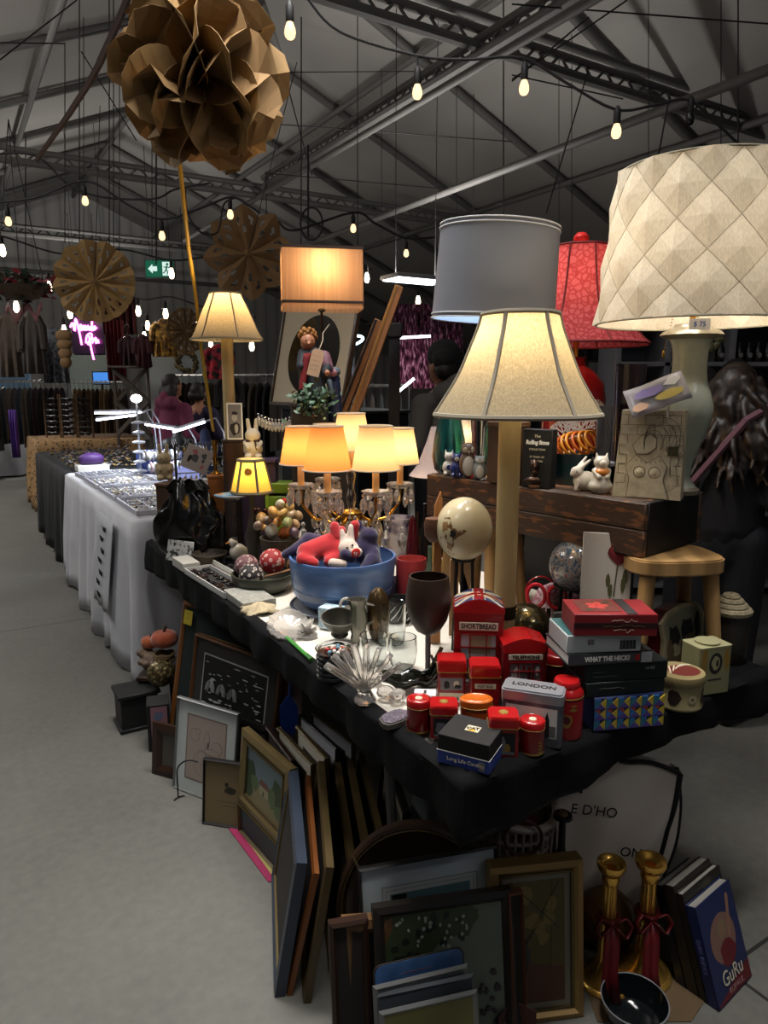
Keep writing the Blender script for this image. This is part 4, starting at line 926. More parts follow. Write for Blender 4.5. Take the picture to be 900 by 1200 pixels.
M().lathe([(r*.98,0),(r,.003),(r,.006),(r*.98,.008),(r*.98,H*.74)],44).build('body',pm('tin_cream','#8f845f',.45),t)
M().lathe([(r*1.02,H*.74),(r*1.03,H*.76),(r*1.03,H*.95),(r*1.0,H),(r*.94,H*.985),(r*.1,H*.985)],44).build('lid',pm('tin_lid_tan','#7d6f4c',.45),t)
wrap(t,r*.98,H,[(0,blob(-.75,.4,.26,.24,12,.2,rr_)),(0,blob(.75,.4,.3,.22,12,.25,rr_))]+[(1,[(.0+.2*s*math.cos(a),.38+.14*s*math.sin(a))for a in[PI*i/4 for i in range(8)]])for s in(1,)]+[(0,blob(0,.38,.06,.04,8,0)),(0,rect(-1.6,.66,1.6,.69)),(0,rect(-1.6,.05,1.6,.07))],[pm('dark_maroon_print','#2c1712',.5),pm('pale_cross','#a99f7c',.5)])
b=M();b.mat(0).ell((.01,0,H*.99),(r*.7,r*.6,.001));b.mat(1)
for i in range(5):b.tube([(-r*.55+i*.012,-r*.2+i*.01,H*.993),(-r*.2+i*.014,r*.5,H*.993)],.0022,5)
b.build('lid_print',[pm('lid_maroon','#5a1d16',.5),cream],t)
q=Px(834,812,TB);w_=q.w(46);H=q.h(755);t=thing('tea_tin','square pale green tin with an oval portrait standing beside the stool leg','tin',q.loc,.3)
b=M();b.at((0,w_*.3,0)).prism(rrect(w_,w_*.7,.008),0,H*.93);b.build('body',pm('tin_sage','#7b7a58',.5),t)
b=M();b.at((0,w_*.3,0)).prism(rrect(w_*1.01,w_*.71,.008),H*.93,H*.96);b.at((0,w_*.3,0)).lathe([(w_*.3,H*.96),(w_*.31,H),(w_*.24,H*1.01),(.002,H*1.005)],28);b.build('lid',pm('tin_sage_lid','#8a8766',.45),t)
patches('portrait_print',[inkd,pm('sage_print','#8f8f6a',.5),gold],t,[(0,[(w_*.2*math.cos(2*PI*i/20),H*.62+H*.22*math.sin(2*PI*i/20))for i in range(20)]),(1,blob(0,H*.62,w_*.13,H*.14,10,.2,rr_)),(0,blob(.005,H*.62,w_*.05,H*.08,9,.3,rr_)),(2,blob(w_*.34,H*.7,.008,.03,8,.4,rr_)),(2,blob(-w_*.34,H*.7,.008,.03,8,.4,rr_)),(0,rect(-w_*.2,H*.28,w_*.2,H*.31))],-w_*.05)
t,w_=box_at('biscuit_tin','wavy-edged red tin with a sepia picture of dogs lying under the stool','tin',(777,788),(824,775),.06,TB,.01,None);H=.17
wav=[(0,0),(w_,.0),(w_,H*.25),(w_*.97,H*.5),(w_,H*.8),(w_*.85,H*.98),(w_*.5,H),(w_*.15,H*.9),(-.004,H*.75),(.006,H*.5),(0,H*.25)]
b=M();b.plate(wav,.008,.055);o1=b.build('body',dred,t,angle=25);b=M();b.plate([(x*1.04-.003,z_*1.02)for x,z_ in wav],-.002,.008);o2=b.build('lid',pm('tin_rim','#8a7e62',.5),t,angle=25)
o3=patches('picture',[pm('sepia_sky','#6f6e5a',.6),inkd,pm('sepia_mid','#54452f',.6),pm('sepia_light','#8d8568',.6)],t,[(0,[(w_*.5+(x-w_*.5)*.92,H*.5+(z_-H*.5)*.92)for x,z_ in wav])]+[(k,blob(x*w_,z_*H,rx*w_,rz_*H,11,.3,rr_))for k,x,z_,rx,rz_ in((2,.5,.18,.42,.12),(1,.25,.5,.14,.22),(1,.6,.58,.16,.22),(3,.3,.3,.14,.1),(2,.65,.36,.2,.16),(1,.83,.62,.08,.2),(3,.75,.2,.12,.06),(2,.16,.3,.08,.2))],-.002)
for o in(o1,o2,o3):o.rotation_euler=(-.1,0,0)
q=Px(850,790,TB,Y=1.86);q.loc=Vector((.945,1.86,TB));t=thing('storage_jar','dark jar with a thick coiled rope lid behind the stool leg','jar',q.loc)
M().lathe([(.042,0),(.05,.02),(.05,.11),(.042,.14)],28).build('body',pm('jar_dark','#2b261f',.4),t)
b=M()
for k in range(4):b.tube([((.046-.011*k)*math.cos(2*PI*i/28),(.046-.011*k)*math.sin(2*PI*i/28),.145+.012*k)for i in range(28)],.011,8,closed=True)
b.build('rope_lid',noise_mix('rope',[(.3,'#7c7058'),(.7,'#a3977a')],120,2,.9,bump=.5),t)
q=Px(672,757,TB);t=thing('wire_stand','black metal three-legged stand holding the crystal ball','stand',q.loc);zt=q.h(686)
b=M();rr=q.w(24);b.tube([(rr*math.cos(2*PI*i/30),rr*math.sin(2*PI*i/30),zt)for i in range(30)],.005,7,closed=True);b.build('ring',BLACK,t)
for a in(-2.6,-.55,1.57):M().tube([(rr*math.cos(a),rr*math.sin(a),zt),(rr*1.06*math.cos(a),rr*1.06*math.sin(a),0)],.0055,8).build('leg',BLACK,t)
R_=q.w(32);rb=thing('crystal_ball','glass ball with iridescent inner bubble resting on the black stand','ball',q.loc+Vector((0,0,zt+math.sqrt(max(R_**2-rr**2,0))+.006)))
M().ell((0,0,0),R_,n=40,m=28).build('glass_sphere',GLASS,rb)
irid=noise_mix('iridescent',[(.28,'#a83a44'),(.4,'#f0e8de'),(.5,'#4d7aa4'),(.58,'#efe6d8'),(.75,'#9a6a48')],22,2,.12,.25,dist=2)
M().ell((0,0,.002),R_*.86,n=32,m=22).build('inner_bubble',irid,rb)
t,w_=box_at('greeting_card','tall white card with a red rose drawing standing behind the crystal ball','card',(675,776),(733,783),.004,TB,.36,pm('card_white','#b5ada2',.7))
for o in t.children:o.rotation_euler=(-.12,0,0)
H=.36;c_=[pm('rose_dark','#5c1218',.6),pm('rose_red','#8a2226',.6),pm('stem_green','#4c4a2c',.6)]
o=patches('rose_print',c_,t,[(2,[(w_*.66,.02),(w_*.69,.02),(w_*.74,.11),(w_*.71,.11)])]+[(2,blob(w_*x,z_,.006,.02,8,.2,rr_))for x,z_ in((.55,.06),(.84,.05),(.6,.035),(.88,.075))]+[(0,blob(w_*.72,.135,.025,.027,12,.15,rr_)),(1,blob(w_*.68,.142,.014,.015,10,.2,rr_)),(1,blob(w_*.8,.13,.01,.014,10,.2,rr_)),(0,blob(w_*.72,.138,.007,.009,9,.2,rr_))],0);o.rotation_euler=(-.12,0,0);o.location.z=.17;o.location.y=.019
o=scrawl(t,greyp,w_*.68,.335,.03,.014,-.0004,8,7);o.rotation_euler=(-.12,0,0)
t,w_=box_at('film_case','grey film case standing upright behind the red perfume box','case',(646,789),(690,785),.013,TB,.165,pm('case_grey','#57554f',.35))
scrawl(t,cream,w_*.15,.13,w_*.6,.008,seed=6);patches('cover_print',[pm('case_dark','#2c2b28',.4),pm('case_fig','#6f4238',.5)],t,[(0,rect(.008,.02,w_-.008,.1)),(1,blob(w_*.4,.06,.02,.03,9,.3,rr_))],0)
t,w_=box_at('film_case','dark film case with a red diamond standing beside the grey one','case',(694,785),(722,782),.013,TB,.17,pm('case_brown','#35332e',.35));patches('diamond_print',[red2],t,[(0,[(w_*.5,.07),(w_*.75,.1),(w_*.5,.13),(w_*.25,.1)])],0)
q=Px(617,759,TB);t=thing('glass_globe','bronze mirrored glass dome behind the red telephone tin','ornament',q.loc);b=M();b.lathe([(.04,0),(.045,.01),(.03,.025),(.028,.03)],28);b.build('foot',pm('dark_foot','#2a241b',.4),t)
R_=q.w(28);b=M();b.ell((0,0,q.h(734)),R_,n=36,m=24);b.build('dome',pm('bronze_mirror','#8d8060',.12,.9,bump=.15,bscale=30),t)
q=Px(640,744,TB);t=thing('gift_bag','sparkling pink patterned bag folded behind the bronze dome','bag',q.loc,-.1)
pinkp=noise_mix('pink_foil',[(.3,'#8b2b4c'),(.45,'#c98aa0'),(.55,'#e6d8dc'),(.7,'#a13a5e')],45,2,.35)
b=M();b.grid(lambda u,v:((-.055+.11*u)*(1+.2*math.sin(v*3))+.03*v,.02*math.sin(u*7+v*3)-.01,.002+.15*v+.02*math.sin(u*5)),12,12);o=b.build('bag',pinkp,t);md=o.modifiers.new('s','SOLIDIFY');md.thickness=.006
b=M();b.tube([(-.02+.045*math.cos(a),.01,.13+.05*math.sin(a))for a in[PI*i/12 for i in range(13)]],.003,6);b.build('handle',red2,t)
t=thing('scissors','pair of red-handled scissors lying beside the pink bag','scissors',P(640,708,.86),-.3);t.location.z=TB+.105
neon=pm('red_plastic','#b8202e',.35)
for s_ in(-1,1):
 b=M();b.tube([(s_*.03+.026*math.cos(a),0,.03+.034*math.sin(a))for a in[2*PI*i/20 for i in range(20)]],.006,7,closed=True);b.build('handle',neon,t)
 b=M();b.box((s_*-.008,0,-.06),(.012,.003,.11),.001);b.build('blade',CHROME,t)
t=thing('ring_toy','pink-red plastic ring toy standing behind the crystal ball stand','toy',P(643,745,TB)+Vector((.045,.03,.055)),.3)
M().tube([(.032*math.cos(a),0,.045*math.sin(a))for a in[2*PI*i/24 for i in range(24)]],.009,8,closed=True).build('ring',neon,t)
q=Px(541,758,TB);t=thing('egg_stand','thin black metal stand under the painted ostrich egg','stand',q.loc);zt=q.h(655);rr=q.w(12)
b=M();b.tube([(rr*math.cos(2*PI*i/20),rr*math.sin(2*PI*i/20),zt)for i in range(20)],.004,6,closed=True);b.build('ring',BLACK,t)
for a in(-2.4,-.7,1.57):M().tube([(rr*math.cos(a),rr*math.sin(a),zt),(rr*1.3*math.cos(a),rr*1.3*math.sin(a),0)],.0045,8).build('leg',BLACK,t)
R1,R2=q.w(32),(q.h(585)-q.h(658))/2;et=thing('ostrich_egg','large ivory ostrich egg with a painted brown bird on it','egg',q.loc+Vector((0,0,zt-.002+R2)))
eggm=pm('ivory_egg','#c3b592',.25,coat=.3);M().ell((0,0,0),(R1,R1,R2),n=36,m=24).build('shell',eggm,et)
b=M()
def onegg(u,v,e=1.006):return(R1*e*math.sin(u)*math.cos(v),-R1*e*math.cos(u)*math.cos(v),R2*e*math.sin(v))
for k,pts in((0,[(-.95,.45),(-.7,.5),(-.6,.3),(-.35,.1),(-.1,.15),(-.02,.1),(-.15,.0),(-.35,-.1),(-.5,-.4),(-.6,-.8),(-.9,-.7),(-1.1,-.2)]),(1,[(-.6,.08),(-.45,.12),(-.38,0),(-.45,-.12),(-.6,-.1)]),(2,[(-1.0,.3),(-.75,.35),(-.7,.1),(-.95,0)]),(2,[(-.7,-.3),(-.55,-.35),(-.65,-.65),(-.85,-.5)])):
 c_=(sum(p[0]for p in pts)/len(pts),sum(p[1]for p in pts)/len(pts));vs=[];b.mat(k);e=1.006+.002*(k>0)
 n=len(pts);ring1=[((c_[0]+p[0])/2,(c_[1]+p[1])/2)for p in pts]
 b.add([onegg(*c_,e)]+[onegg(*p,e)for p in ring1]+[onegg(*p,e)for p in pts],[(0,1+i,1+(i+1)%n)for i in range(n)]+[(1+i,1+n+i,1+n+(i+1)%n,1+(i+1)%n)for i in range(n)])
b.build('painted_bird',[pm('bird_brown','#6b4a28',.5),inkd,pm('bird_tan','#8c6a40',.5)],et,fix=False)
q=Px(510,690,Y=2.0);q.loc.z=TB;t=thing('wooden_holder','small pointed wooden holder with a round cup standing behind the egg','holder',q.loc,.1)
b=M();hz=lambda y:q.h(y);b.plate([(-.012,0),(.016,0),(.016,hz(585)),(.012,hz(576)),(-.004,hz(592))],-.008,.008);b.build('back_board',pm('orange_wood','#9c6a3c',.5),t)
b=M();b.lathe([(.012,hz(632)),(.026,hz(625)),(.028,hz(613)),(.024,hz(605)),(.004,hz(604))],20,(-.012,-.03,0));b.build('cup',pm('cup_brown','#5a3a28',.5),t)
for i,(x,y,hh,an,lb)in enumerate(((531,745,655,.0,'flat pale wooden board standing behind the brown goblet'),(543,745,658,.03,'second pale wooden board standing beside the first behind the goblet'),(560,745,648,-.28,'slanting pale wooden ruler leaning behind the flag-roofed tin'))):
 q=Px(x,y,TB);H=q.h(hh);t=thing('wooden_board',lb,'board',q.loc,0);o=M().box((0,0,H/2),(.027 if i<2 else.024,.006,H),.0015).build('board',pm('board_pale','#a8865f',.6,var=.15,vscale=30),t);o.rotation_euler=(0,an,0)
t,q=solid_of('goblet','dark brown wooden goblet beside the shortbread tin','goblet',501,800,[('bowl',pm('goblet_brown','#33231a',.45,var=.2,vscale=30),[(4,744),(14,738),(22,725),(26,708),(26,695),(24,682),(22.5,675)],'v')],TB)
M().lathe([(.028,0),(.03,.006),(.012,.012),(.007,.03),(.007,q.h(743))],20).build('stem',pm('goblet_stem','#8d8a86',.3,.6),t)
t,q=solid_of('candle_tin','tall red glass candle with a black label behind the goblet','candle',482,712,[('jar',pm('red_jar','#8c2a2c',.3,coat=.5),[(17,712),(18,705),(18,662),(17,654)],'v')],TB)
M().lathe([(q.w(15),q.h(700)),(q.w(15),q.h(664))],28).build('wax',pm('candle_wax','#c4695c',.5),t);M().box((q.w(6),-q.w(18),q.h(682)),(q.w(20),.003,q.w(30))).build('label',BLACK,t);M().ell((q.w(7),-q.w(18.6),q.h(674)),(.006,.001,.006)).build('label_mark',pm('label_gold','#a5803a',.4,.5),t)
CZT=CZ+.0005
t,q=solid_of('glass_vase','tall teal glass vase on the far end of the crate','vase',526,554,[('outer_glass',GLASS,[(11,555),(17,550),(20,535),(18,515),(14,495),(12,484)],'s')],CZT)
o=M().lathe(q.prof([(6,548),(11,540),(13,522),(10,500),(8,486)]),28).build('teal_core',pm('teal_glass','#2e8a86',.05,trans=.7),t)
t,q=solid_of('glass_vase','clear fluted glass vase behind the owl figurines','vase',563,556,[('vessel',GLASS,[(9,558),(10,550),(10,520),(11,500),(12,492)],'v')],CZT)
def figurine(name,label,cat,x,yb,ytop,shapes,mats,z=CZT,rz=None,voxel=.0025,Y=None):
 """shapes: {part: [...]} in units of the figure's height"""
 q=Px(x,yb,z,Y);H=q.h(ytop);t=thing(name,label,cat,(q.loc.x,q.loc.y,z),facing(q.loc)if rz is None else rz)
 for(pn,sh),mt in zip(shapes.items(),mats):
  S=[]
  for s in sh:
   v_=lambda p:tuple(c*H for c in p)if isinstance(p,(tuple,list))else p*H
   S.append((s[0],)+((v_(s[1]),v_(s[2]),s[3]*H,s[4]*H)if s[0]=='c' else(v_(s[1]),v_(s[2]))+tuple(s[3:])))
  organic(pn,S,mt,t,max(voxel,H*.018),2)
 return t
china=pm('white_china','#b8b2a6',.25,coat=.4);delft=pm('delft_blue','#1e2a5e',.25,coat=.4)
cat_b={'body':[('e',(0,0,.28),(.24,.2,.28)),('e',(0,-.02,.66),(.17,.15,.16)),('c',(-.11,0,.76),(-.14,0,.93),.05,.015),('c',(.11,0,.76),(.14,0,.93),.05,.015),('e',(-.12,-.14,.08),(.08,.1,.07)),('e',(.12,-.14,.08),(.08,.1,.07)),('c',(.2,.1,.08),(.3,-.02,.2),.05,.03)]}
figurine('cat_figurine','small white china cat figurine before the teal vase','figurine',526,557,524,{**cat_b,'blue_spots':[('e',(0,-.2,.3),(.1,.03,.12)),('e',(-.06,-.16,.7),(.03,.02,.03)),('e',(.06,-.16,.7),(.03,.02,.03))]},(china,delft))
figurine('cat_figurine','dark blue round china cat figurine on the crate edge','figurine',535,559,525,{**cat_b,'face':[('e',(0,-.13,.64),(.1,.05,.09))]},(delft,china))
owl={'body':[('e',(0,0,.38),(.26,.22,.38)),('e',(0,-.02,.76),(.22,.19,.18)),('c',(-.15,0,.86),(-.19,0,.99),.05,.015),('c',(.15,0,.86),(.19,0,.99),.05,.015)],'breast':[('e',(0,-.14,.34),(.17,.1,.28))],'face':[('e',(-.09,-.17,.76),(.08,.04,.08)),('e',(.09,-.17,.76),(.08,.04,.08)),('c',(0,-.2,.72),(0,-.22,.64),.03,.01)]}
figurine('owl_figurine','brown and cream owl figurine on the crate before the clear vase','figurine',549,560,516,owl,(pm('owl_brown','#5c4636',.5),china,pm('owl_cream','#a89a84',.5)))
figurine('owl_figurine','pale frosted glass owl between the owl figurine and the brown box','figurine',562,562,532,owl,(pm('frosted','#a9b0b0',.2,trans=.5),china,china))
t,w_=box_at('wooden_box','upright brown wooden box behind the pole of the crackled lamp','box',(570,565),(606,569),.06,CZT,.172,pm('brown_box','#4a3626',.45,var=.2));M().box((w_/2,.03,.172+.008),(w_*1.04,.066,.016),.003).build('lid',pm('brown_box_lid','#5e4630',.4),t)
t,w_=box_at('book_box','black boxed set with white lettering standing behind the bangles','box',(611,570),(645,573),.04,CZT,.17,BLACK)
lettering('The',.012,cream,t,(w_/2,-.0005,.15));lettering('Rolling Stone',.0165,WHITE,t,(w_/2,-.0005,.132),bold=.0008,shear=.15,sx=.8);lettering('COLLECTION',.008,cream,t,(w_/2,-.0005,.112));lettering('25 YEARS OF',.008,cream,t,(w_/2,-.0005,.09));lettering('ESSENTIAL',.008,cream,t,(w_/2,-.0005,.078))
bronze=pm('dark_bronze_bust','#3a2a22',.3,.7)
figurine('bust','small dark bronze bust of a man on the crate','bust',626,571,537,{'head':[('e',(0,-.03,.72),(.17,.2,.24)),('e',(0,-.22,.7),(.04,.06,.07)),('e',(0,-.17,.52),(.1,.08,.08)),('c',(0,0,.3),(0,0,.55),.14,.12),('e',(0,0,.22),(.36,.2,.18)),('e',(0,.04,.86),(.18,.2,.13))]},(bronze,))
tt=[o for o in C.objects if o.name.startswith('bust')][-1]
M().box((0,0,.004),(.03,.03,.008),.001).build('plinth',pm('plinth_wood','#6d4a34',.4),tt)
q=Px(668,566,CZT);t=thing('pottery_bowl','dark blue-green ceramic pot holding orange bangles','bowl',q.loc);pot=pm('teal_pottery','#14343a',.2,coat=.5,var=.4,vscale=14)
b=M();b.vessel(q.prof([(20,570),(22,562),(24,545),(26,535),(27,530)]),.005,36,rf=lambda a,z:1+.05*math.cos(5*a));b.build('pot',pot,t)
for i,(dx,dz,ax,az,r_)in enumerate(((-.05,0,.3,.2,.03),(-.038,.002,.45,.1,.032),(-.025,.006,.35,-.1,.034),(-.01,.008,.5,.2,.034),(.006,.016,.6,.5,.038),(.014,.02,.7,.7,.04),(.024,.012,.5,.9,.037),(.034,.004,.4,.6,.034),(.045,0,.3,.4,.03))):
 o=M().tube([(r_*math.cos(2*PI*k/28),r_*math.sin(2*PI*k/28),0)for k in range(28)],.0042,7,closed=True).build('bangle',pm('bangle_amber','#c47a1e',.3,coat=.4)if i%3 else pm('bangle_orange','#b45414',.3,coat=.4))
 o.location=q.loc+Vector((-.058+.0143*i,.03-.0067*i,q.h(530)+.005*i));o.rotation_euler=(0,1.0,-1.0)
 tag(o,'shiny amber bangle heaped in the dark teal pot on the crate','bangle','amber bangles in the teal pot')
wr=pm('rabbit_white','#c9c1b4',.35,coat=.3)
figurine('rabbit_figurine','white crouching rabbit figurine on the crate','figurine',681,575,535,{'body':[('e',(.1,0,.3),(.36,.2,.28)),('e',(-.16,-.02,.56),(.19,.14,.17)),('e',(-.27,-.03,.5),(.1,.09,.09)),('c',(-.1,.04,.68),(.14,.1,.97),.07,.04),('c',(-.06,-.06,.68),(.2,-.06,.9),.07,.04),('c',(-.14,-.08,.3),(-.2,-.1,.05),.08,.06),('e',(.25,-.12,.14),(.18,.1,.12)),('e',(.46,0,.24),(.09,.08,.08))],'eye':[('e',(-.22,-.15,.58),(.03,.02,.03))]},(wr,inkd),rz=.1)
figurine('cat_figurine','upright china cat in an orange and white dress beside the rabbit','figurine',703,578,530,{'body':[('e',(0,0,.18),(.3,.26,.18)),('c',(0,0,.2),(0,0,.6),.26,.16),('e',(0,0,.76),(.19,.17,.16)),('c',(-.11,0,.86),(-.13,0,.98),.05,.02),('c',(.11,0,.86),(.13,0,.98),.05,.02),('c',(-.17,-.03,.55),(-.1,-.2,.42),.07,.06),('c',(.17,-.03,.55),(.1,-.2,.42),.07,.06)],'bodice':[('e',(0,-.06,.52),(.2,.17,.13))],'face':[('e',(0,-.14,.74),(.1,.06,.09))]},(china,pm('orange_glaze','#b0671f',.3,coat=.4),wr),rz=0)
t,w_=box_at('white_dish','small white rectangular dish behind the cat figurine','dish',(688,545),(718,547),.05,1.255,.012,pm('dish_white','#9d9aa0',.3));
for o in t.children:pass
M().box((w_/2,.03,-.028),(w_*.7,.05,.054),.003).build('foot_block',pm('dish_box','#35332f',.6),t)
smoke=pm('smoked_glass','#20161a',.08,trans=.35)
t,q=solid_of('glass_vase','tall dark smoked glass vase behind the white dish','vase',732,556,[('vessel',smoke,[(15,558),(15,520),(16,460),(17,420),(17.5,416)],'v')],CZT,Y=2.16)
t.location.z=CZT
t,q=solid_of('glass_vase','clear cylindrical glass vase before the smoked one','vase',705,555,[('vessel',pm('grey_glass','#8d8d92',.05,trans=.8),[(9,556),(9,500),(9.5,462)],'v')],CZT,Y=2.12);t.location.z=CZT
t=thing('baubles_sprig','dried twig with a gold bauble standing in the smoked vase','twig',D(745,470,2.14));
M().tube([(0,0,-.08),(.002,0,-.03),(.01,0,.005)],.003,6).build('twig',mid_wood,t);M().ell((.01,-.005,.012),.016).build('bauble',pm('gold_bauble','#a8824a',.2,.8),t)
t,w_=box_at('ceramic_plaque','grey-beige slab vase carved with a brick wall and an owl-eyed animal','vase',(717,581),(797,587),.06,CZT,.01,None);H=.232
stone=noise_mix('slab_clay',[(.3,'#a0967f'),(.7,'#bdb298')],40,4,.6,bump=.15);carv=pm('carved_line','#4a3f30',.8)
b=M();b.add([(0,0,0),(w_,0,0),(w_,.06,0),(0,.06,0),(.014,.004,H),(w_-.004,.004,H),(w_-.004,.05,H),(.014,.05,H)],[(0,1,5,4),(1,2,6,5),(2,3,7,6),(3,0,4,7),(4,5,6,7),(3,2,1,0)]);b.build('slab',stone,t,smooth=False)
fx=lambda z_:.004*z_/H-.0006
lines=[];rc=random.Random(8)
for j in range(9):
 zz=.012+j*.026;lines.append([(.004+.014*zz/H,zz),(.03,zz)]);
 for i in range(4):
  x0=.012+i*w_/4+(j%2)*.02
  if x0<w_-.01 and(j>5 or x0<.045 or x0>w_*.8):lines.append([(x0,zz),(x0,min(H-.004,zz+.026))])
 if j>5:lines.append([(.01,zz),(w_-.006,zz)])
 else:lines.append([(w_*.86,zz),(w_-.004,zz)])
strokes('brick_lines',carv,t,lines,.001,.0007)
cx=w_*.5
anim=[[(cx-.05,.0),(cx-.045,.05),(cx-.055,.085),(cx-.03,.115),(cx,.095),(cx+.03,.115),(cx+.05,.085),(cx+.042,.05),(cx+.06,.0)],[(cx+.05,.02),(cx+.08,.04),(cx+.07,.09),(cx+.085,.12),(cx+.065,.13),(cx+.055,.1),(cx+.06,.06)],[(cx-.03,.115),(cx-.04,.14),(cx-.02,.165),(cx,.175),(cx+.02,.16),(cx+.02,.135),(cx,.12)]]+[[(cx-.01+.03*k*math.cos(a)*.35+(.01*k),.15+.02*k*math.sin(a)*.7)for a in[PI*i/10 for i in range(-2,12)]]for k in(1.5,2.2,3,3.8,4.6)]+[[(cx+.035+.012*k+.006*math.sin(i),.19-.012*i)for i in range(6)]for k in range(4)]
b=M()
for s_ in(-1,1):
 b.ell((cx+s_*.019,-.001,.07),(.015,.004,.015));b.ell((cx+s_*.019,-.004,.07),(.007,.002,.007))
b.plate([(cx-.05,.002),(cx-.043,.05),(cx-.052,.085),(cx-.03,.112),(cx,.093),(cx+.03,.112),(cx+.048,.085),(cx+.04,.05),(cx+.055,.002)],-.003,.003);b.plate([(cx-.028,.118),(cx-.035,.14),(cx-.018,.163),(cx,.172),(cx+.018,.158),(cx+.018,.135),(cx,.12)],-.002,.004)
b.build('relief_animal',stone,t,angle=30)
strokes('carved_outline',carv,t,anim+[[(cx+s_*.019+.015*math.cos(2*PI*i/16),.07+.015*math.sin(2*PI*i/16))for i in range(17)]for s_ in(-1,1)]+[[(cx-.03+.012*i,.104-.003*(2.5-abs(i-2.5))),(cx-.026+.012*i,.098-.003*(2.5-abs(i-2.5)))]for i in range(6)],-.0032,.0008)
M().box((w_*.85,.001,H*.55),(.026,.004,.024)).build('carved_window',pm('moss_dark','#3c3a22',.7),t)
mo=M();mo.plate([(.011*math.cos(a),.02*math.sin(a))for a in[PI*.5+PI*i/10 for i in range(11)]]+[(.004*math.cos(a),.02*math.sin(a))for a in[PI*1.5-PI*i/10 for i in range(11)]],0,.003);o=mo.build('moon',pm('moon_pale','#b9b6ac',.4),t);o.location=(w_*.78,-.002,H-.006)
t=thing('plastic_packet','clear packet of pastel purple and yellow shapes leaning on top of the slab vase','packet',P(760,478,CZT+.232),0);t.location=D(770,462,1.86)
b=M();b.grid(lambda u,v:(-.075+.15*u,.004*math.sin(6*u),-.04+.08*v),8,6);o=b.build('wrapper',pm('packet_film','#c9c6cc',.15,trans=.5),t);o.modifiers.new('s','SOLIDIFY').thickness=.004
patches('pastel_shapes',[pm('pastel_purple','#8779b0',.5),pm('pastel_yellow','#c9b45e',.5),pm('pastel_peach','#c49c80',.5),WHITE],t,[(0,blob(-.02,.012,.04,.013,10,.2,rr_)),(1,blob(.03,-.012,.035,.012,10,.2,rr_)),(2,blob(-.05,-.022,.02,.012,9,.2,rr_)),(3,blob(.045,.02,.02,.012,9,.3,rr_))],-.006);t.rotation_euler=(-.5,-.36,-.2)
t=thing('price_tag','white cardboard tag hanging from the red lampshade','tag',D(656,432,2.0));M().box((0,0,0),(.05,.001,.062),.0003).build('card',pm('tag_pale','#b5a79c',.7),t);t.rotation_euler=(0,-.5,.2);M().tube([(0,0,.03),(.012,0,.06)],.0008,5).build('string',WHITE,t)
rf=random.Random(21)
t,w_=box_at('wooden_box','tall brown wooden box at the far corner of the long table','box',(186,634),(238,640),.2,TB,.27,pm('plain_brown','#4a3324',.6,var=.2,vscale=20))
M().box((w_/2,.1,.277),(w_+.012,.21,.014),.002).build('lid',pm('plain_brown_lid','#5a3d28',.55),t)
bag=pm('bag_black','#0d0d0c',.18,bump=.6,bscale=14,coat=.3)
q=Px(225,649,TB);t=thing('plastic_bag','bulging glossy black bag leaning on the tall brown box','bag',q.loc+Vector((.0,-.02,0)))
b=M();rb_=random.Random(4)
def bagr(u,v):
 a=2*PI*u;k=math.sin(PI*min(1,.2+.72*v))**.45*(1-.35*v**3)
 f=1+.09*math.sin(5*a+6*v)+.07*math.sin(9*a-11*v)+.04*math.sin(3*a+17*v)
 return(.15*k*f*math.cos(a),.085*k*f*math.sin(a),max(.001,.31*v+.03*v*math.sin(3*a+1)+.012*math.sin(7*a+3*v)))
b.grid(bagr,40,22,closed=True);b.build('bag_body',bag,t)
b=M();b.grid(lambda u,v:((.085-.03*v)*math.cos(2*PI*u)*(1+.2*math.sin(7*2*PI*u)),(.04-.01*v)*math.sin(2*PI*u),.29+.04*v+.01*math.sin(10*PI*u)),30,5,closed=True);b.build('gathered_neck',bag,t)
filig=noise_mix('silver_filigree',[(.42,'#2a2a2a'),(.5,'#b8b8b4'),(1,'#cfcfca')],45,3,.4,.3)
t,w_=box_at('silver_plaque','silver and white filigree card propped before the black bag','plaque',(194,656),(224,660),.006,TB,.09,filig);t.children[0].rotation_euler=(-.25,0,0)
q=Px(246,658,TB);t=thing('woven_basket','shallow dark woven basket next to the filigree card','basket',q.loc)
b=M();b.vessel([(.045,0),(.06,.012),(.07,.03),(.072,.036)],.006,36,rf=lambda a,z:1+.02*math.sin(24*a));b.build('weave',noise_mix('dark_weave',[(.3,'#1d1913'),(.7,'#4d4334')],150,2,.7,bump=.5),t)
b=M();b.tube([(.072*math.cos(2*PI*i/36),.072*math.sin(2*PI*i/36),.036)for i in range(36)],.005,6,closed=True);b.build('rim',pm('weave_rim','#332b20',.7),t)
solid_of('bud_vase','little clear glass bud vase standing behind the dark basket','vase',262,652,[('glass',GLASS,[(6,652),(7,640),(3,618),(3,608),(6,598)],'v')],TB)
for x_,y_,yt_,lb_ in((266,644,604,'clear stemmed glass standing in front of the painted plate'),(288,636,600,'clear stemmed glass beside the yellow note'),(272,632,596,'short clear glass behind the first stemmed glass')):solid_of('stem_glass',lb_,'glass',x_,y_,[('glass',GLASS,[(7,y_),(7,y_-1),(1.5,y_-4),(1.5,y_-16),(6,y_-22),(8,y_-30),(7.5,yt_)],'s')],TB)
trayw=pm('tray_white','#b9b9b6',.5);darkm=[pm('jet','#0e0c0d',.2),pm('jet_brown','#2a1b16',.3),pm('jet_grey','#26262a',.3)]
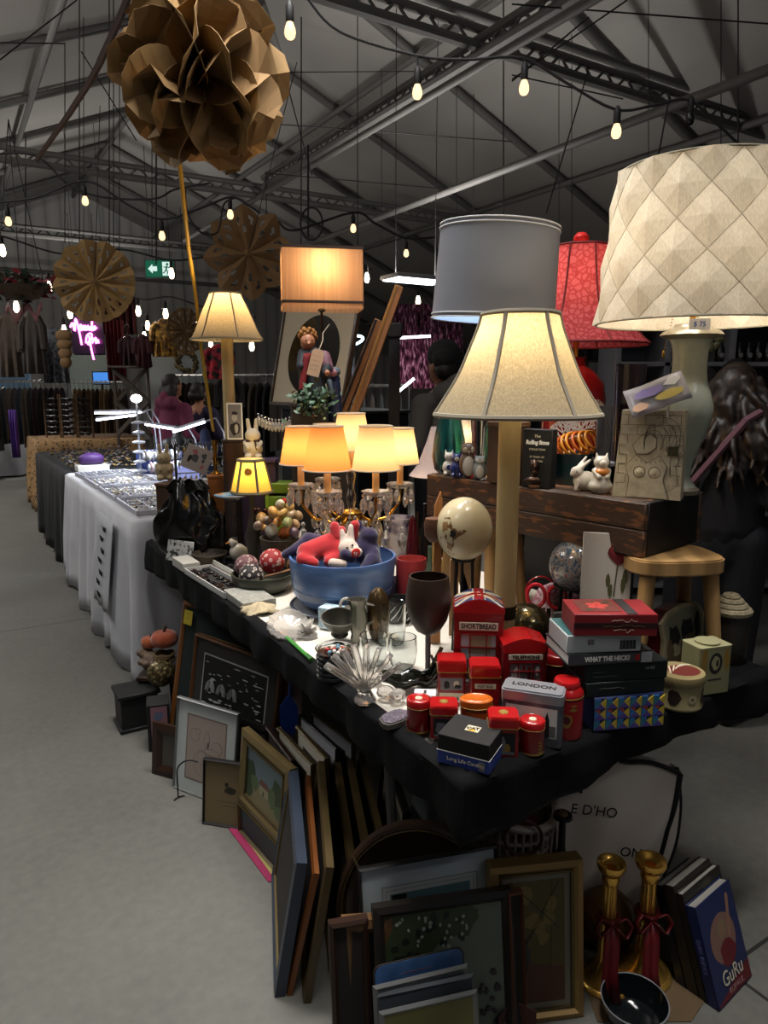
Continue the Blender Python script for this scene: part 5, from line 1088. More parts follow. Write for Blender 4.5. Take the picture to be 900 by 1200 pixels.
def tray(label,p0,p1,dep,h=.022,n=9,z=TB,side=1):
 t,w_=box_at('display_tray',label,'tray',p0,p1,dep,z,h,None)
 b=M();b.box((w_/2,dep/2,.002),(w_,dep,.004));
 for y in(.002,dep-.002):b.box((w_/2,y,h/2),(w_,.004,h))
 for x in(.002,w_-.002):b.box((x,dep/2,h/2),(.004,dep,h))
 b.build('tray_shell',trayw,t,smooth=False)
 M().box((w_/2,dep/2,.0048),(w_-.01,dep-.01,.0014)).build('liner',pm('liner_dark','#1b1817',.8),t)
 X=Matrix.Translation(t.location)@Matrix.Rotation(t.rotation_euler[2],4,'Z')
 nx=max(2,round(w_/.055));ny=max(1,round(dep/.055))
 for i in range(nx):
  for j in range(ny):
   b=M();s=rf.uniform(.012,.019);k=rf.randrange(4)
   if k==0:b.ell((0,0,.006),(s,s*.75,.006));b.ell((0,0,.011),(s*.5,s*.4,.004))
   elif k==1:
    for a in range(6):b.ell((s*.7*math.cos(a*1.05),s*.7*math.sin(a*1.05),.006),(s*.42,s*.3,.005),(0,0,a*1.05),8,6)
    b.ell((0,0,.009),s*.3,n=8,m=6)
   elif k==2:b.tube([(s*math.cos(a/2),s*math.sin(a/2),.006+.002*(a%3))for a in range(11)],.005,6);b.ell((s*.3,0,.008),(s*.5,s*.3,.006))
   else:b.at((0,0,.005)).prism(blob(0,0,s,s*.8,9,.25,rf),0,.006);b.at();b.ell((0,0,.013),(s*.4,s*.4,.004),None,8,6)
   o=b.build('brooch',darkm[rf.randrange(3)]);o.location=X@Vector((.03+(w_-.06)*(i/max(1,nx-1)),.03+(dep-.06)*(j/max(1,ny-1))if ny>1 else dep/2,.0055));o.rotation_euler=(0,0,rf.uniform(0,6))
   tag(o,'small dark jet brooch lying in one of the white trays','brooch','dark brooches in the white trays')
tray('long white tray of dark brooches nearest the table edge',(216,672),(263,702),.11)
tray('white tray of dark brooches behind the one at the table edge',(246,660),(284,681),.11)
tray('white tray of dark brooches beside the yellow note',(266,646),(300,662),.12)
t,w_=box_at('white_box','stack-like flat white carton at the corner of the brooch trays','box',(202,662),(215,671),.07,TB,.035,pm('carton_white','#a9a79f',.6))
t,w_=box_at('paper_note','yellow handwritten note standing among the brooch trays','note',(281,640),(302,643),.002,TB,.09,pm('note_yellow','#c9b33a',.7));strokes('handwriting',inkd,t,[[(.012+.01*i,.065+.004*(i%2))for i in range(5)],[(.015+.01*i,.045+.004*(i%2))for i in range(5)],[(.02+.01*i,.025+.004*(i%2))for i in range(3)]],0,.0008)
t,w_=box_at('stone_box','pale stone-patterned flat box at the table edge','box',(262,699),(285,716),.12,TB,.026,noise_mix('pale_stone',[(.3,'#7d7d76'),(.7,'#9c9b92')],60,3,.6))
q=Px(304,716,TB);t=thing('lace_doily','crumpled cream lace cloth lying by the pale stone box','cloth',q.loc)
b=M();b.grid(lambda u,v:((.06+.008*math.sin(11*2*PI*u))*v*math.cos(2*PI*u),(.05+.006*math.sin(9*2*PI*u))*v*math.sin(2*PI*u),.004+.03*(1-v)**.8+.008*math.sin(6*PI*u+5*v)*v),60,10,closed=True);o=b.build('lace',pm('lace_cream','#b5a585',.8,bump=.6,bscale=90),t);o.modifiers.new('s','SOLIDIFY').thickness=.003
q=Px(309,690,TB);t=thing('stoneware_dish','wide dark green stoneware dish holding the patterned balls','dish',q.loc);r=q.w(37)
M().vessel([(r*.7,0),(r*.86,.012),(r*.97,.04),(r,.06),(r*.99,.064)],.006,44).build('dish',pm('dish_olive','#33352b',.4,var=.2),t)
def patt(name,c1,c2):return noise_mix(name,[(0,c1),(.16,c1),(.2,c2),(.34,c2),(.38,c1)],55,0,.7,kind='voronoi')
def ballobj(name,label,cat,off,r,mat):
 o=M().ell((0,0,0),r,n=28,m=20).build(name,mat);o.location=q.loc+Vector(off);tag(o,label,cat);return o
ballobj('fabric_ball','black and white ring-patterned fabric ball in the dark dish','ball',(-.035,-.05,.062),.046,patt('black_dots','#191416','#b9aca0'))
ballobj('fabric_ball','dusky pink ring-patterned fabric ball behind the black one','ball',(-.068,.04,.075),.046,patt('pink_dots','#5d3a3e','#a8938c'))
ballobj('fabric_ball','bright red and white ring-patterned fabric ball on the pile','ball',(.03,.03,.098),.048,patt('red_dots','#8f1d1f','#c9b3a8'))
t2=thing('wooden_spoon','small dark carved spoon lying in the dark dish','spoon',q.loc+Vector((.06,-.02,.055)),.3);M().tube([(-.06,0,0),(.0,0,.01),(.05,0,.02)],[.004,.004,.006],8).build('handle',mid_wood,t2);M().ell((-.07,0,0),(.02,.013,.006)).build('bowl',mid_wood,t2)
t2=thing('mask_ornament','little wooden face mask leaning on the dark dish rim','mask',q.loc+Vector((.1,.07,.07)),-.3)
M().ell((0,0,0),(.024,.012,.034)).build('face',pm('mask_tan','#a07445',.5),t2);b=M()
for s_ in(-1,1):b.ell((s_*.009,-.011,.006),(.006,.003,.002),n=8,m=6)
b.ell((0,-.011,-.014),(.009,.003,.002),n=8,m=6);b.build('features',inkd,t2)
q=Px(328,676,TB);t=thing('egg_basket','low dark basket under the pile of stone eggs','basket',q.loc+Vector((0,.06,0)));H=D(328,630,q.loc.y+.05).z-TB;M().vessel([(.06,0),(.07,H*.4),(.085,H)],.006,32).build('weave',MATS['dark_weave'],t)
ec=['#b98a4a','#c09a58','#8f7a5c','#7f6b5a','#b07a3c','#9aa06a','#a88e6e','#c0a070','#8a8578','#b56a3a','#6d5a66','#b7b39a']
for i,(x,y,s)in enumerate(((320,600,1),(331,601,1),(342,603,1),(313,610,.9),(325,612,.95),(337,612,1),(346,614,.9),(306,607,1.1),(318,622,1.4),(334,624,1.3),(345,624,1),(328,591,.95),(310,618,.9),(340,593,.9),(350,604,.85),(302,616,.9))):
 p=D(x,y,q.loc.y+.05+.09*((i*7)%5-2)/4);o=M().ell((0,0,0),(.019*s,.019*s,.025*s),n=18,m=12).build('stone_egg',pm('egg_stone%d'%(i%12),ec[i%12],.3,coat=.4,var=.35,vscale=50));o.location=p;o.rotation_euler=(rf.uniform(-1,1),rf.uniform(-1,1),0)
 tag(o,'polished stone egg in the mixed orange and grey pile','egg','pile of polished stone eggs')
for i in range(26):
 p=D(rf.uniform(297,324),rf.uniform(597,622),q.loc.y+rf.uniform(.1,.16));o=M().ell((0,0,0),.012,n=12,m=8).build('glass_grape',pm('grape_purple','#3a1a26',.12,coat=.5));o.location=p;tag(o,'dark purple glass grape in the cluster behind the stone eggs','grape','cluster of purple glass grapes')
for i in range(5):
 o=M().ell((0,0,0),.01,n=12,m=8).build('red_berry',red2);o.location=D(rf.uniform(332,345),rf.uniform(582,592),q.loc.y+.1);tag(o,'small red berry ornament above the stone eggs','berry','red berries above the eggs')
q=Px(402,712,TB);t=thing('serving_plate','white rimmed plate under the big blue bowl','plate',q.loc);r=q.w(62)
M().lathe([(r*.6,0),(r*.95,.014),(r,.018),(r*.94,.018),(r*.6,.006),(.002,.006)],56).build('plate',pm('plate_white','#9c9fa6',.3),t);M().lathe([(r*.93,.02),(r*.98,.0225),(r,.019)],56,cap0=False,cap1=False).build('grey_rim',pm('plate_rim','#3c4252',.3),t)
t=thing('serving_bowl','big glazed blue bowl with soft toys heaped in it','bowl',q.loc+UP*.0235);hb=q.h(650)-.0235
blue=noise_mix('blue_glaze',[(.3,'#3a527a'),(.55,'#5876a6'),(.75,'#8299bb')],5,5,.25,stretch=(1,1,5))
M().vessel([(r*.72,0),(r*.84,hb*.1),(r*.92,hb*.25),(r*.93,hb*.35),(r*.955,hb*.42),(r*.98,hb*.8),(r,hb*.95),(r*.99,hb)],.007,56).build('bowl',blue,t)
M().lathe([(r*.935,hb*.34),(r*.95,hb*.37),(r*.94,hb*.4)],56,cap0=False,cap1=False).build('foot_band',pm('band_blue','#54709a',.3),t)
plush_red=pm('plush_red','#a8121a',.9,sheen=.4,bump=.3,bscale=250);plush_w=pm('plush_white','#c2b0a2',.9,sheen=.3,bump=.3,bscale=250);plush_p=pm('plush_purple','#1e1338',.9,sheen=.35,bump=.3,bscale=250)
Yb=q.loc.y-.02;o_=D(390,645,Yb);S_=q.m
def pxy(x,y,dy=0):return D(x,y,Yb+dy)-o_
t=thing('soft_toy','red and white beanbag dog flopped in the blue bowl','soft toy',o_)
organic('body',[('c',pxy(360,648,-.05),pxy(385,640),.036,.042),('c',pxy(385,640),pxy(402,646,-.02),.042,.03),('c',pxy(365,650,-.06),pxy(353,655,-.09),.022,.019),('c',pxy(353,655,-.09),pxy(368,660,-.1),.019,.018),('c',pxy(392,632),pxy(400,622,.02),.03,.018),('c',pxy(395,652,-.04),pxy(385,658,-.07),.02,.018)],plush_red,t,.006)
hd=organic('head',[('e',pxy(408,643,-.03),(.036,.032,.032)),('e',pxy(417,647,-.055),(.022,.022,.018)),('c',pxy(402,634,-.02),pxy(401,622,-.01),.012,.008),('c',pxy(411,633,-.01),pxy(411,617,.0),.014,.01)],plush_w,t,.005)
organic('ear',[('c',pxy(394,630,-.01),pxy(392,617,.0),.018,.018),('c',pxy(414,630,.02),pxy(416,615,.02),.016,.017)],plush_red,t,.005)
b=M();p=pxy(417,648,-.085);b.ell(tuple(p),(.014,.004,.017),(0,.5,0));b.build('heart_tag',pm('tag_red','#c02a1c',.4),hd);lettering('ty',.018,WHITE,hd,tuple(p+Vector((0,-.005,0))));b=M();b.ell(tuple(pxy(407,642,-.065)),.004);b.ell(tuple(pxy(413,639,-.06)),.004);b.build('eyes',BLACKG,hd)
organic('white_paw',[('c',pxy(390,660,-.085),pxy(402,661,-.08),.017,.015)],plush_w,t,.005)
t=thing('soft_toy','dark purple beanbag bear sprawled under the red and white toy','soft toy',o_)
organic('body',[('c',pxy(335,650,.02),pxy(345,645,.02),.017,.02),('c',pxy(345,645,.02),pxy(362,634,.05),.02,.025),('e',pxy(428,645,.02),(.05,.04,.05)),('e',pxy(432,628,.02),(.034,.03,.03)),('c',pxy(362,634,.05),pxy(428,650,.05),.03,.035),('c',pxy(436,655,-.03),pxy(426,668,-.07),.022,.018),('c',pxy(426,668,-.07),pxy(418,678,-.09),.018,.018),('c',pxy(412,654,-.06),pxy(404,650,-.07),.018,.02),('c',pxy(438,648,-.01),pxy(442,662,-.03),.02,.018),('c',pxy(424,620,.03),pxy(421,612,.03),.012,.01)],plush_p,t,.006)
t=thing('plastic_tub','clear lilac plastic tub next to the blue bowl','tub',P(449,710,TB)+Vector((.05,.05,0)),.3);b=M()
for k,s_ in((0,1),):
 b.box((0,0,.003),(.14,.09,.004));b.box((0,-.045,.04),(.15,.003,.08));b.box((0,.045,.04),(.15,.003,.08));b.box((-.074,0,.04),(.003,.09,.08));b.box((.074,0,.04),(.003,.09,.08))
b.build('tub',pm('lilac_plastic','#7c7392',.25,trans=.4),t)
def gthing(*a,**k):return solid_of(*a,**k)
q=Px(338,742,TB);t=thing('crystal_plate','cut crystal plate leaning by the lace cloth','plate',q.loc+UP*.015,.3)
b=M();b.lathe([(.015,0),(.05,.006),(.066,.016),(.064,.02),(.046,.01),(.014,.005)],48,rf=lambda a,z:1+.03*math.sin(16*a));b.build('plate',crys,t,smooth=False);t.rotation_euler=(.45,0,.3)
q=Px(360,745,TB);t=thing('crystal_ornament','spiky crystal cluster ornament beside the cut plate','ornament',q.loc);b=M();b.lathe([(.03,0),(.032,.004),(.02,.008)],20)
for i in range(14):a=i*2.4;b.tube([(0,0,.01),(.03*math.cos(a),.03*math.sin(a),.02+.028*(i%4)/3)],[.009,.002],5)
b.build('cluster',crys,t,smooth=False)
t,w_=box_at('marker_pen','bright green marker pen lying at the table edge','pen',(334,750),(358,772),.012,TB,.01,None);M().tube([(0,.006,.006),(w_,.006,.006)],.006,10).build('barrel',pm('marker_green','#2f7d28',.4),t);M().tube([(w_,.006,.006),(w_+.03,.006,.006)],.0065,10).build('cap',pm('marker_green_cap','#1e5a1c',.35),t)
t,w_=box_at('gift_box','little box with pale blue and white floral print by the blue bowl','box',(373,736),(396,740),.05,TB,.068,noise_mix('floral_blue',[(.4,'#c9dbe2'),(.52,'#8fb3c6'),(.6,'#d4e0e4')],90,3,.5))
pewter=pm('pewter_grey','#54534b',.35,.5)
q=Px(398,748,TB);t=thing('gravy_boat','grey pewter creamer with a wide lip standing among the glasses','jug',q.loc,.2)
b=M();b.vessel([(.022,0),(.026,.004),(.018,.014),(.034,.03),(.042,.05),(.046,.068)],.003,36,rf=lambda a,z:1+.3*max(0,z/.068)*(max(0,math.cos(a-PI))**3));b.build('body',pewter,t);M().tube([(.04,0,.06),(.065,0,.062),(.066,0,.035),(.036,0,.025)],.004,8).build('handle',pewter,t);t.rotation_euler=(.35,0,.2);t.location.z+=.012
q=Px(420,752,TB);t=thing('pewter_jug','tall fluted silver jug with a red rimmed mouth','jug',q.loc,0);H=q.h(702)
b=M();b.vessel([(.02,0),(.024,.005),(.02,H*.2),(.028,H*.55),(.02,H*.82),(.027,H)],.003,32,rf=lambda a,z:1+.04*math.sin(10*a)+.25*(z/H)**4*max(0,math.cos(a-PI))**2);b.build('body',pm('jug_silver','#7c7a70',.25,.7),t);M().tube([(.024,0,H*.9),(.05,0,H*.85),(.048,0,H*.5),(.026,0,H*.4)],.004,8).build('handle',pm('jug_silver','#7c7a70',.25,.7),t)
for i,(x,lb)in enumerate(((407,'china cup with a curled handle behind the pewter creamer'),(421,'second china cup with a ring handle behind the silver jug'))):
 q=Px(x,738,TB,Y=P(x,734,TB).y);q.loc.z=TB;t=thing('china_cup',lb,'cup',q.loc+Vector((0,.0,0)),-.4*i);M().vessel([(.016,0),(.022,.02),(.028,.05),(.03,.06)],.003,28).build('cup',china,t)
 M().tube([(.0+.02*math.cos(a),-.02,.075+.022*math.sin(a))for a in[2*PI*k/18 for k in range(18)]],.005,7,closed=True).build('handle',china,t)
solid_of('vase','rounded dark bronze vase behind the clear tumbler','vase',443,748,[('body',pm('bronze_vase','#4e3e28',.25,.7),[(8,748),(12,740),(14,722),(14,708),(10,695),(4,689)],'s')],TB)
q=Px(467,726,TB);t=thing('beaded_basket','black basket with white beaded lattice behind the tumbler','basket',q.loc);M().vessel([(.04,0),(.05,.03),(.055,.07)],.004,30).build('basket',BLACK,t);b=M()
for i in range(12):a=2*PI*i/12;b.tube([(.053*math.cos(a+.26*k),.053*math.sin(a+.26*k),.012+.014*k)for k in range(5)],.0016,5)
b.build('bead_lattice',WHITE,t)
t,q=solid_of('glass_tumbler','thick clear glass tumbler with a tealight inside','glass',459,752,[('glass',GLASS,[(14,752),(16,748),(16.5,725),(16.5,706)],'v')],TB);M().lathe([(.016,.006),(.017,.02),(.015,.02)],24).build('tealight',pm('wax_white','#b5aa94',.5),t)
solid_of('glass_bowl','round clear glass bowl next to the coaster stack','bowl',438,778,[('glass',GLASS,[(11,778),(15,772),(17,760),(16.5,744)],'v')],TB)
solid_of('glass_bowl','round clear glass bowl standing behind the dark glass dish','bowl',472,782,[('glass',GLASS,[(11,782),(15,776),(17,762),(16,746)],'v')],TB)
q=Px(392,792,TB)
for i in range(5):
 o=M().lathe([(.046,0),(.049,.003),(.049,.009),(.046,.012)],36).build('glass_coaster',pm('coaster_smoke','#23282a',.12,trans=.3));o.location=q.loc+Vector((RND.uniform(-.002,.002),0,.0125*i));tag(o,'round smoky glass coaster in the stack at the table edge','coaster','stack of smoky glass coasters')
t=thing('trinket_dish','clear dish of coloured beads on top of the coaster stack','dish',q.loc+UP*.0635);M().vessel([(.03,0),(.045,.006),(.05,.014)],.003,32).build('dish',GLASS,t)
for i in range(12):
 o=M().ell((0,0,0),.0055,n=8,m=6).build('bead',[red2,pm('bead_pink','#c99c8a',.3),WHITE,pm('bead_blue','#6a8fa0',.3)][i%4]);a=i*2.4;o.location=q.loc+Vector((.03*math.sqrt(i/12)*math.cos(a),.03*math.sqrt(i/12)*math.sin(a),.0635+.009));tag(o,'small coloured bead in the clear dish on the coasters','bead','beads in the clear dish')
q=Px(428,822,TB);t=thing('napkin_holder','clear crystal fan-shaped holder on a faceted foot','holder',q.loc,-.25)
M().lathe([(.026,0),(.028,.006),(.02,.02),(.014,.03),(.018,.036)],10).build('foot',crys,t,smooth=False)
for i in range(8):
 a=math.radians(-62+16*i);b=M();b.at((0,0,.03),(0,a,0)).box((0,0,.058),(.0125,.02,.11),.002);b.build('fan_rib',crys,t,smooth=False)
dg=pm('dark_green_glass','#161a10',.06,trans=.35)
q=Px(482,808,TB);t=thing('glass_dish','dark olive leaf-shaped glass dish with curling ends','dish',q.loc,.3)
b=M();b.grid(lambda u,v:(-.075+.15*u,(-.035+.07*v)*math.sin(PI*(.06+.88*u)),.006+.03*(2*v-1)**2+.045*max(0,abs(2*u-1)-.5)+.004*math.sin(14*u)),24,12);o=b.build('dish',dg,t);o.modifiers.new('s','SOLIDIFY').thickness=.004
for k in range(3):M().tube([(.04+.014*k+.0*i,.01-.01*k,.01)if i==0 else(.045+.012*k+.018*math.sin(i*.5),.01-.012*k,.01+.014*i)for i in range(6)],.0035,6).build('curl',dg,t)
q=Px(503,795,TB);t=thing('letter_opener','pale bone letter opener standing in the dark glass dish','letter opener',q.loc+UP*.02);o=M().box((0,0,.035),(.011,.003,.075),.0012).build('blade',pm('bone','#9b8c66',.4),t);o.rotation_euler=(0,.45,0)
for i,(x,y,lb)in enumerate(((452,818,'rough clear crystal lump behind the geode'),(466,822,'second rough crystal lump touching the geode'),(440,800,'small crystal lump beside the fan-shaped holder'))):
 q=Px(x,y,TB);o=M().ell((0,0,0),(.024,.02,.016),n=9,m=6).build('crystal_lump',crys,smooth=False);o.location=q.loc+UP*.0155;o.rotation_euler=(0,.0,i);tag(o,lb,'crystal')
q=Px(463,846,TB);t=thing('geode_slab','flat purple-grey geode slab at the table edge','geode',q.loc+UP*.001,.9);pl=blob(0,0,.045,.028,14,.1,rf);M().prism(pl,0,.012).build('rind',pm('geode_rind','#4c4742',.7),t);M().prism([(x*.88,y*.88)for x,y in pl],.012,.0145).build('crystals',noise_mix('amethyst',[(.3,'#241f28'),(.6,'#6a6270'),(.75,'#9d98a2')],140,3,.3,bump=.8),t)
q=Px(498,832,TB);t=thing('card_box','small white lidded carton behind the round red tin','box',q.loc,-.1);M().box((0,0,.02),(.05,.035,.04),.002).build('body',WHITE,t);M().box((0,0,.041),(.052,.037,.008),.002).build('lid',pm('carton_lid','#c4c2c4',.6),t);M().box((0,0,.0455),(.006,.016,.001)).build('print',inkd,t)
solid_of('glass_cone','tall dark red glass cone behind the red candle','ornament',483,700,[('cone',pm('dark_red_glass','#3a0a10',.1,coat=.5),[(13,700),(12,688),(4,610),(1,604)],'s')],TB)
solid_of('shell_bowl','white bowl with purple brush marks behind the crystal drops','bowl',466,660,[('bowl',noise_mix('purple_glaze',[(.42,'#a5a0a6'),(.55,'#2e2540')],12,2,.3),[(8,660),(12,645),(16,622),(17,606)],'v')],TB)
for i,(x,y,yt,lb,c1)in enumerate(((447,690,638,'cream seashell ornament with a dark mouth behind the purple toy','#a58a6c'),(420,665,618,'pale carved rose ornament under the candelabra','#a38a66'),(438,660,606,'second pale carved flower ornament beside the brass hub','#94805f'))):
 q=Px(x,y,TB);H=q.h(yt);o=organic('shell_ornament',[('e',(0,0,H*.4),(.034,.03,H*.4)),('e',(.015,-.01,H*.7),(.024,.022,H*.25)),('c',(-.02,-.01,H*.5),(-.03,-.02,H*.9),.018,.008),('e',(.02,-.02,H*.3),(.02,.016,.02))],pm('shell_%d'%i,c1,.45,var=.35,vscale=40),None,.004,2,q.loc);tag(o,lb,'ornament')
for i,(x,y,yt,r_,c1,lb)in enumerate(((497,700,590,5,'#14110f','slim black bottle beside the wooden holder'),(489,690,600,4,'#2b1c14','slim brown bottle next to the dark red cone'),(503,715,640,6,'#4b5a4a','small green glass bottle under the wooden holder'))):
 solid_of('glass_bottle',lb,'bottle',x,y,[('glass',pm('bottle_%d'%i,c1,.12,coat=.4),[(r_,y),(r_,yt+30),(r_*.4,yt+18),(r_*.4,yt)],'s')],TB)
t,w_=box_at('wooden_box','low orange-brown wooden box behind the black bag','box',Vector((D(245,600,3.11).x,3.11,TB)),Vector((D(283,600,3.11).x,3.11,TB)),.08,TB,D(264,557,3.11).z-TB-.012,pm('orange_box','#8a5426',.4,var=.2),px=False);M().box((w_/2,.04,D(264,557,3.11).z-TB-.006),(w_+.006,.086,.012),.002).build('lid',pm('orange_box_lid','#9a6130',.4),t)
zl=D(264,557,3.11).z+.0005
for x,lb in((253,'slim brass candlestick on the orange-brown box'),(267,'thicker brass candlestick behind the yellow lamp')):
 t=thing('brass_candlestick',lb,'candlestick',Vector((D(x,557,3.15).x,3.15,zl)));M().lathe([(.022,0),(.024,.004),(.012,.012),(.007,.03),(.011,.06),(.007,.1),(.012,.14),(.014,.15)],24).build('stick',BRASS,t)
q=Px(276,552,zl);t=thing('photo_card','black and white portrait photo card standing before the far lamp','photo',D(276,515,3.05));M().box((0,0,.07),(q.w(17),.003,q.h(475)-q.h(515))).build('card',WHITE,t)
t.location.z=D(276,515,3.05).z-.0
hh=q.h(475)-q.h(515);t.children[0].location.z=hh/2-.07
patches('portrait',[greyp,inkd,pm('photo_light','#9a9894',.6)],t,[(0,rect(-.028,.006,.028,hh-.006)),(1,blob(0,hh*.3,.022,.03,10,.2,rf)),(2,blob(0,hh*.6,.012,.016,10,.1,rf)),(1,blob(0,hh*.72,.013,.008,10,.2,rf)),(2,blob(.006,hh*.3,.008,.02,9,.2,rf))],-.0018)
t2=thing('wooden_box','dark box under the portrait photo card','box',D(276,515,3.05)-UP*0);zz=t2 .location.z;t2 .location.z=TB;M().box((0,.03,(zz-TB-.012)/2),(.12,.05,zz-TB-.012),.003).build('body',dark_wood,t2);M().box((0,.03,zz-TB-.007),(.126,.056,.012),.002).build('lid',pm('box_lid_dark','#2a1d16',.5),t2)
bun={'body':[('e',(0,0,.26),(.24,.2,.26)),('e',(0,-.02,.58),(.19,.17,.17)),('c',(-.08,.02,.7),(-.11,.02,.95),.06,.05),('c',(.08,.02,.7),(.1,.02,.95),.06,.05),('e',(-.12,-.14,.08),(.1,.14,.08)),('e',(.12,-.14,.08),(.1,.14,.08)),('c',(-.18,-.04,.4),(-.12,-.18,.3),.07,.06),('c',(.18,-.04,.4),(.12,-.18,.3),.07,.06)],'face':[('e',(-.07,-.17,.6),(.025,.02,.025)),('e',(.07,-.17,.6),(.025,.02,.025)),('e',(0,-.19,.54),(.03,.02,.02))]}
figurine('bunny_figurine','cream bunny figurine sitting on the tall brown wooden box','figurine',193,557,514,bun,(pm('bunny_cream','#a89a7c',.7),inkd),z=TB+.285,Y=3.47)
figurine('bunny_figurine','white plush-like rabbit with a dark ribbon behind the yellow lamp','figurine',297,538,490,{**{'body':[(s[0],)+((s[1],s[2])if s[0]=='e' else tuple(s[1:]))for s in bun['body']]},'ribbon':[('c',(-.14,-.1,.46),(.14,-.1,.46),.04,.04),('c',(.05,-.18,.46),(.08,-.2,.25),.03,.02)]},(pm('rabbit_plush','#b5aa96',.8),pm('ribbon_dark','#2a1418',.6)),z=D(297,538,3.05).z,Y=3.05)
t2=thing('storage_box','purple box under the white rabbit behind the yellow lamp','box',D(312,640,3.07));t2 .location.z=TB;hz_=D(297,538,3.05).z-TB-.001;M().box((-.02,.01,hz_/2-.008),(.15,.1,hz_-.016),.004).build('body',pm('box_purple','#2c1d33',.6),t2);M().box((-.02,.01,hz_-.008),(.156,.106,.016),.003).build('lid',pm('box_purple_lid','#3a2844',.6),t2)
t2=thing('storage_crate','lime green slatted crate between the yellow lamp and the candelabra','crate',D(330,575,3.06));t2 .location.z=TB
b=M()
for k in range(6):b.box((0,0,.03+.056*k),(.13,.1,.045),.004)
b.build('slats',pm('lime_green','#5f7d1e',.5),t2);b=M()
for s_ in(-1,1):b.box((s_*.055,-.053,.17),(.014,.006,.34))
b.build('corner_post',pm('lime_post','#6d8c26',.5),t2)
t=thing('gift_card','white square card with grey dolls and pink flowers tilted above the black bag','card',D(231,538,3.46));M().box((0,0,0),(.13,.003,.12)).build('card',pm('card_grey_white','#a7a3a2',.7),t)
patches('doll_print',[pm('doll_grey','#4a4f54',.6),pm('doll_pink','#a3646c',.6),inkd],t,[(0,blob(-.012,.0,.022,.022,9,.25,rf)),(1,blob(-.02,.03,.016,.012,9,.25,rf)),(0,blob(.028,.024,.013,.014,9,.25,rf)),(1,blob(.035,-.03,.01,.012,9,.25,rf)),(2,blob(-.035,-.01,.01,.02,9,.25,rf)),(0,blob(.03,.0,.008,.01,8,.2,rf))],-.0016);t.rotation_euler=(-.2,.42,.2)
t=thing('ceramic_plate','blue and orange painted plate lying by the yellow lamp','plate',P(272,612,TB)+UP*.13,0);t.location=D(272,583,2.95);M().lathe([(.04,0),(.07,.008),(.075,.012),(.06,.008),(.002,.004)],36).build('plate',noise_mix('painted_blue',[(.4,'#3f6f8c'),(.55,'#9fb4b6'),(.65,'#b5702e')],14,2,.3),t)
t2=thing('glass_pedestal','clear glass pedestal under the painted blue plate','pedestal',t.location.copy());zz=t2 .location.z;t2 .location.z=TB;H=zz-TB-.002;M().lathe([(.045,0),(.045,.006),(.014,.02),(.012,H*.5),(.014,H-.02),(.04,H)],28).build('glass',GLASS,t2)
figurine('bird_figurine','white and black bird figurine in front of the painted plate','figurine',279,640,606,{'body':[('e',(0,0,.4),(.3,.24,.3)),('e',(-.16,-.03,.76),(.16,.14,.16)),('c',(.15,0,.45),(.5,.02,.3),.16,.05),('c',(0,0,.2),(0,0,.03),.1,.14)],'beak':[('c',(-.3,-.06,.76),(-.42,-.08,.72),.05,.015)],'cap':[('e',(-.13,-.01,.84),(.14,.13,.1))]},(china,pm('beak_orange','#b06a22',.4),inkd),z=TB,Y=2.93,rz=.2)
q=Px(366,470,1.3,Y=2.95);t=thing('choir_figurine','curly blond caroller figurine in a red scarf and dark coat under the square lamp','figurine',q.loc,.25);k=q.m/.0033*.0033
def fp(x,y,dy=0):return D(x,y,2.95+dy)-q.loc
organic('coat',[('c',fp(364,440),fp(368,468),.05,.062),('c',fp(364,418),fp(364,440),.045,.05),('c',fp(372,415),fp(382,428,-.04),.026,.022),('c',fp(382,428,-.04),fp(375,437,-.09),.022,.018),('c',fp(356,415),fp(350,430,-.04),.026,.022)],pm('coat_dark','#141820',.7),t,.006)
organic('head',[('e',fp(360,401,-.01),(.03,.032,.036)),('e',fp(359,403,-.042),(.006,.008,.008)),('c',fp(362,410),fp(363,416),.016,.018)],pm('doll_skin','#a06a4c',.5),t,.004)
b=M()
for i in range(26):
 a=i*2.4;z_=i/26;b.ell(tuple(fp(361,399)+Vector((.032*math.cos(a)*math.sqrt(1-z_**2*.8),.01+.03*math.sin(a),.012+.034*z_))),.0105,n=8,m=6)
b.build('hair',pm('hair_blond','#8a5a22',.5,bump=.5,bscale=200),t)
b=M()
for s_ in(-1,1):b.ell(tuple(fp(359+s_*3.6,399,-.045)),.0035,n=8,m=6)
b.build('eyes',inkd,t)
b=M();b.grid(lambda u,v:tuple(fp(352+9*u-7*v,414+50*v,-.05-.02*math.sin(3*u))),6,10);o=b.build('scarf',pm('scarf_red','#6d0f14',.8,bump=.4),t);o.modifiers.new('s','SOLIDIFY').thickness=.012
organic('hand',[('e',fp(349,463,-.06),(.014,.012,.016))],MATS['doll_skin'],t,.004);organic('hand',[('e',fp(376,437,-.1),(.013,.012,.013))],MATS['doll_skin'],t,.004)
organic('sleeve',[('c',fp(378,418,-.03),fp(381,432,-.05),.026,.024)],pm('sleeve_plaid','#6d4a56',.6,var=.4,vscale=60),t,.005)
t2=thing('display_riser','dark box riser under the caroller figurine','riser',Vector((q.loc.x,q.loc.y+.02,TB)));hz_=q.loc.z-TB-.02;M().box((-.01,0,hz_/2),(.15,.12,hz_),.003).build('body',BLACK,t2);M().box((-.01,0,hz_+.005),(.16,.13,.01),.002).build('top_board',BLACK,t2)
t=thing('price_tag','cream handwritten tag tied to the caroller figurine by a string','tag',fp(370,425,-.14)+q.loc,0);M().plate([(-.024,-.052),(.024,-.052),(.024,.04),(.014,.052),(-.014,.052),(-.024,.04)],0,.0012).build('card',pm('tag_cream','#b89c80',.7),t);t.rotation_euler=(0,.26,.1)
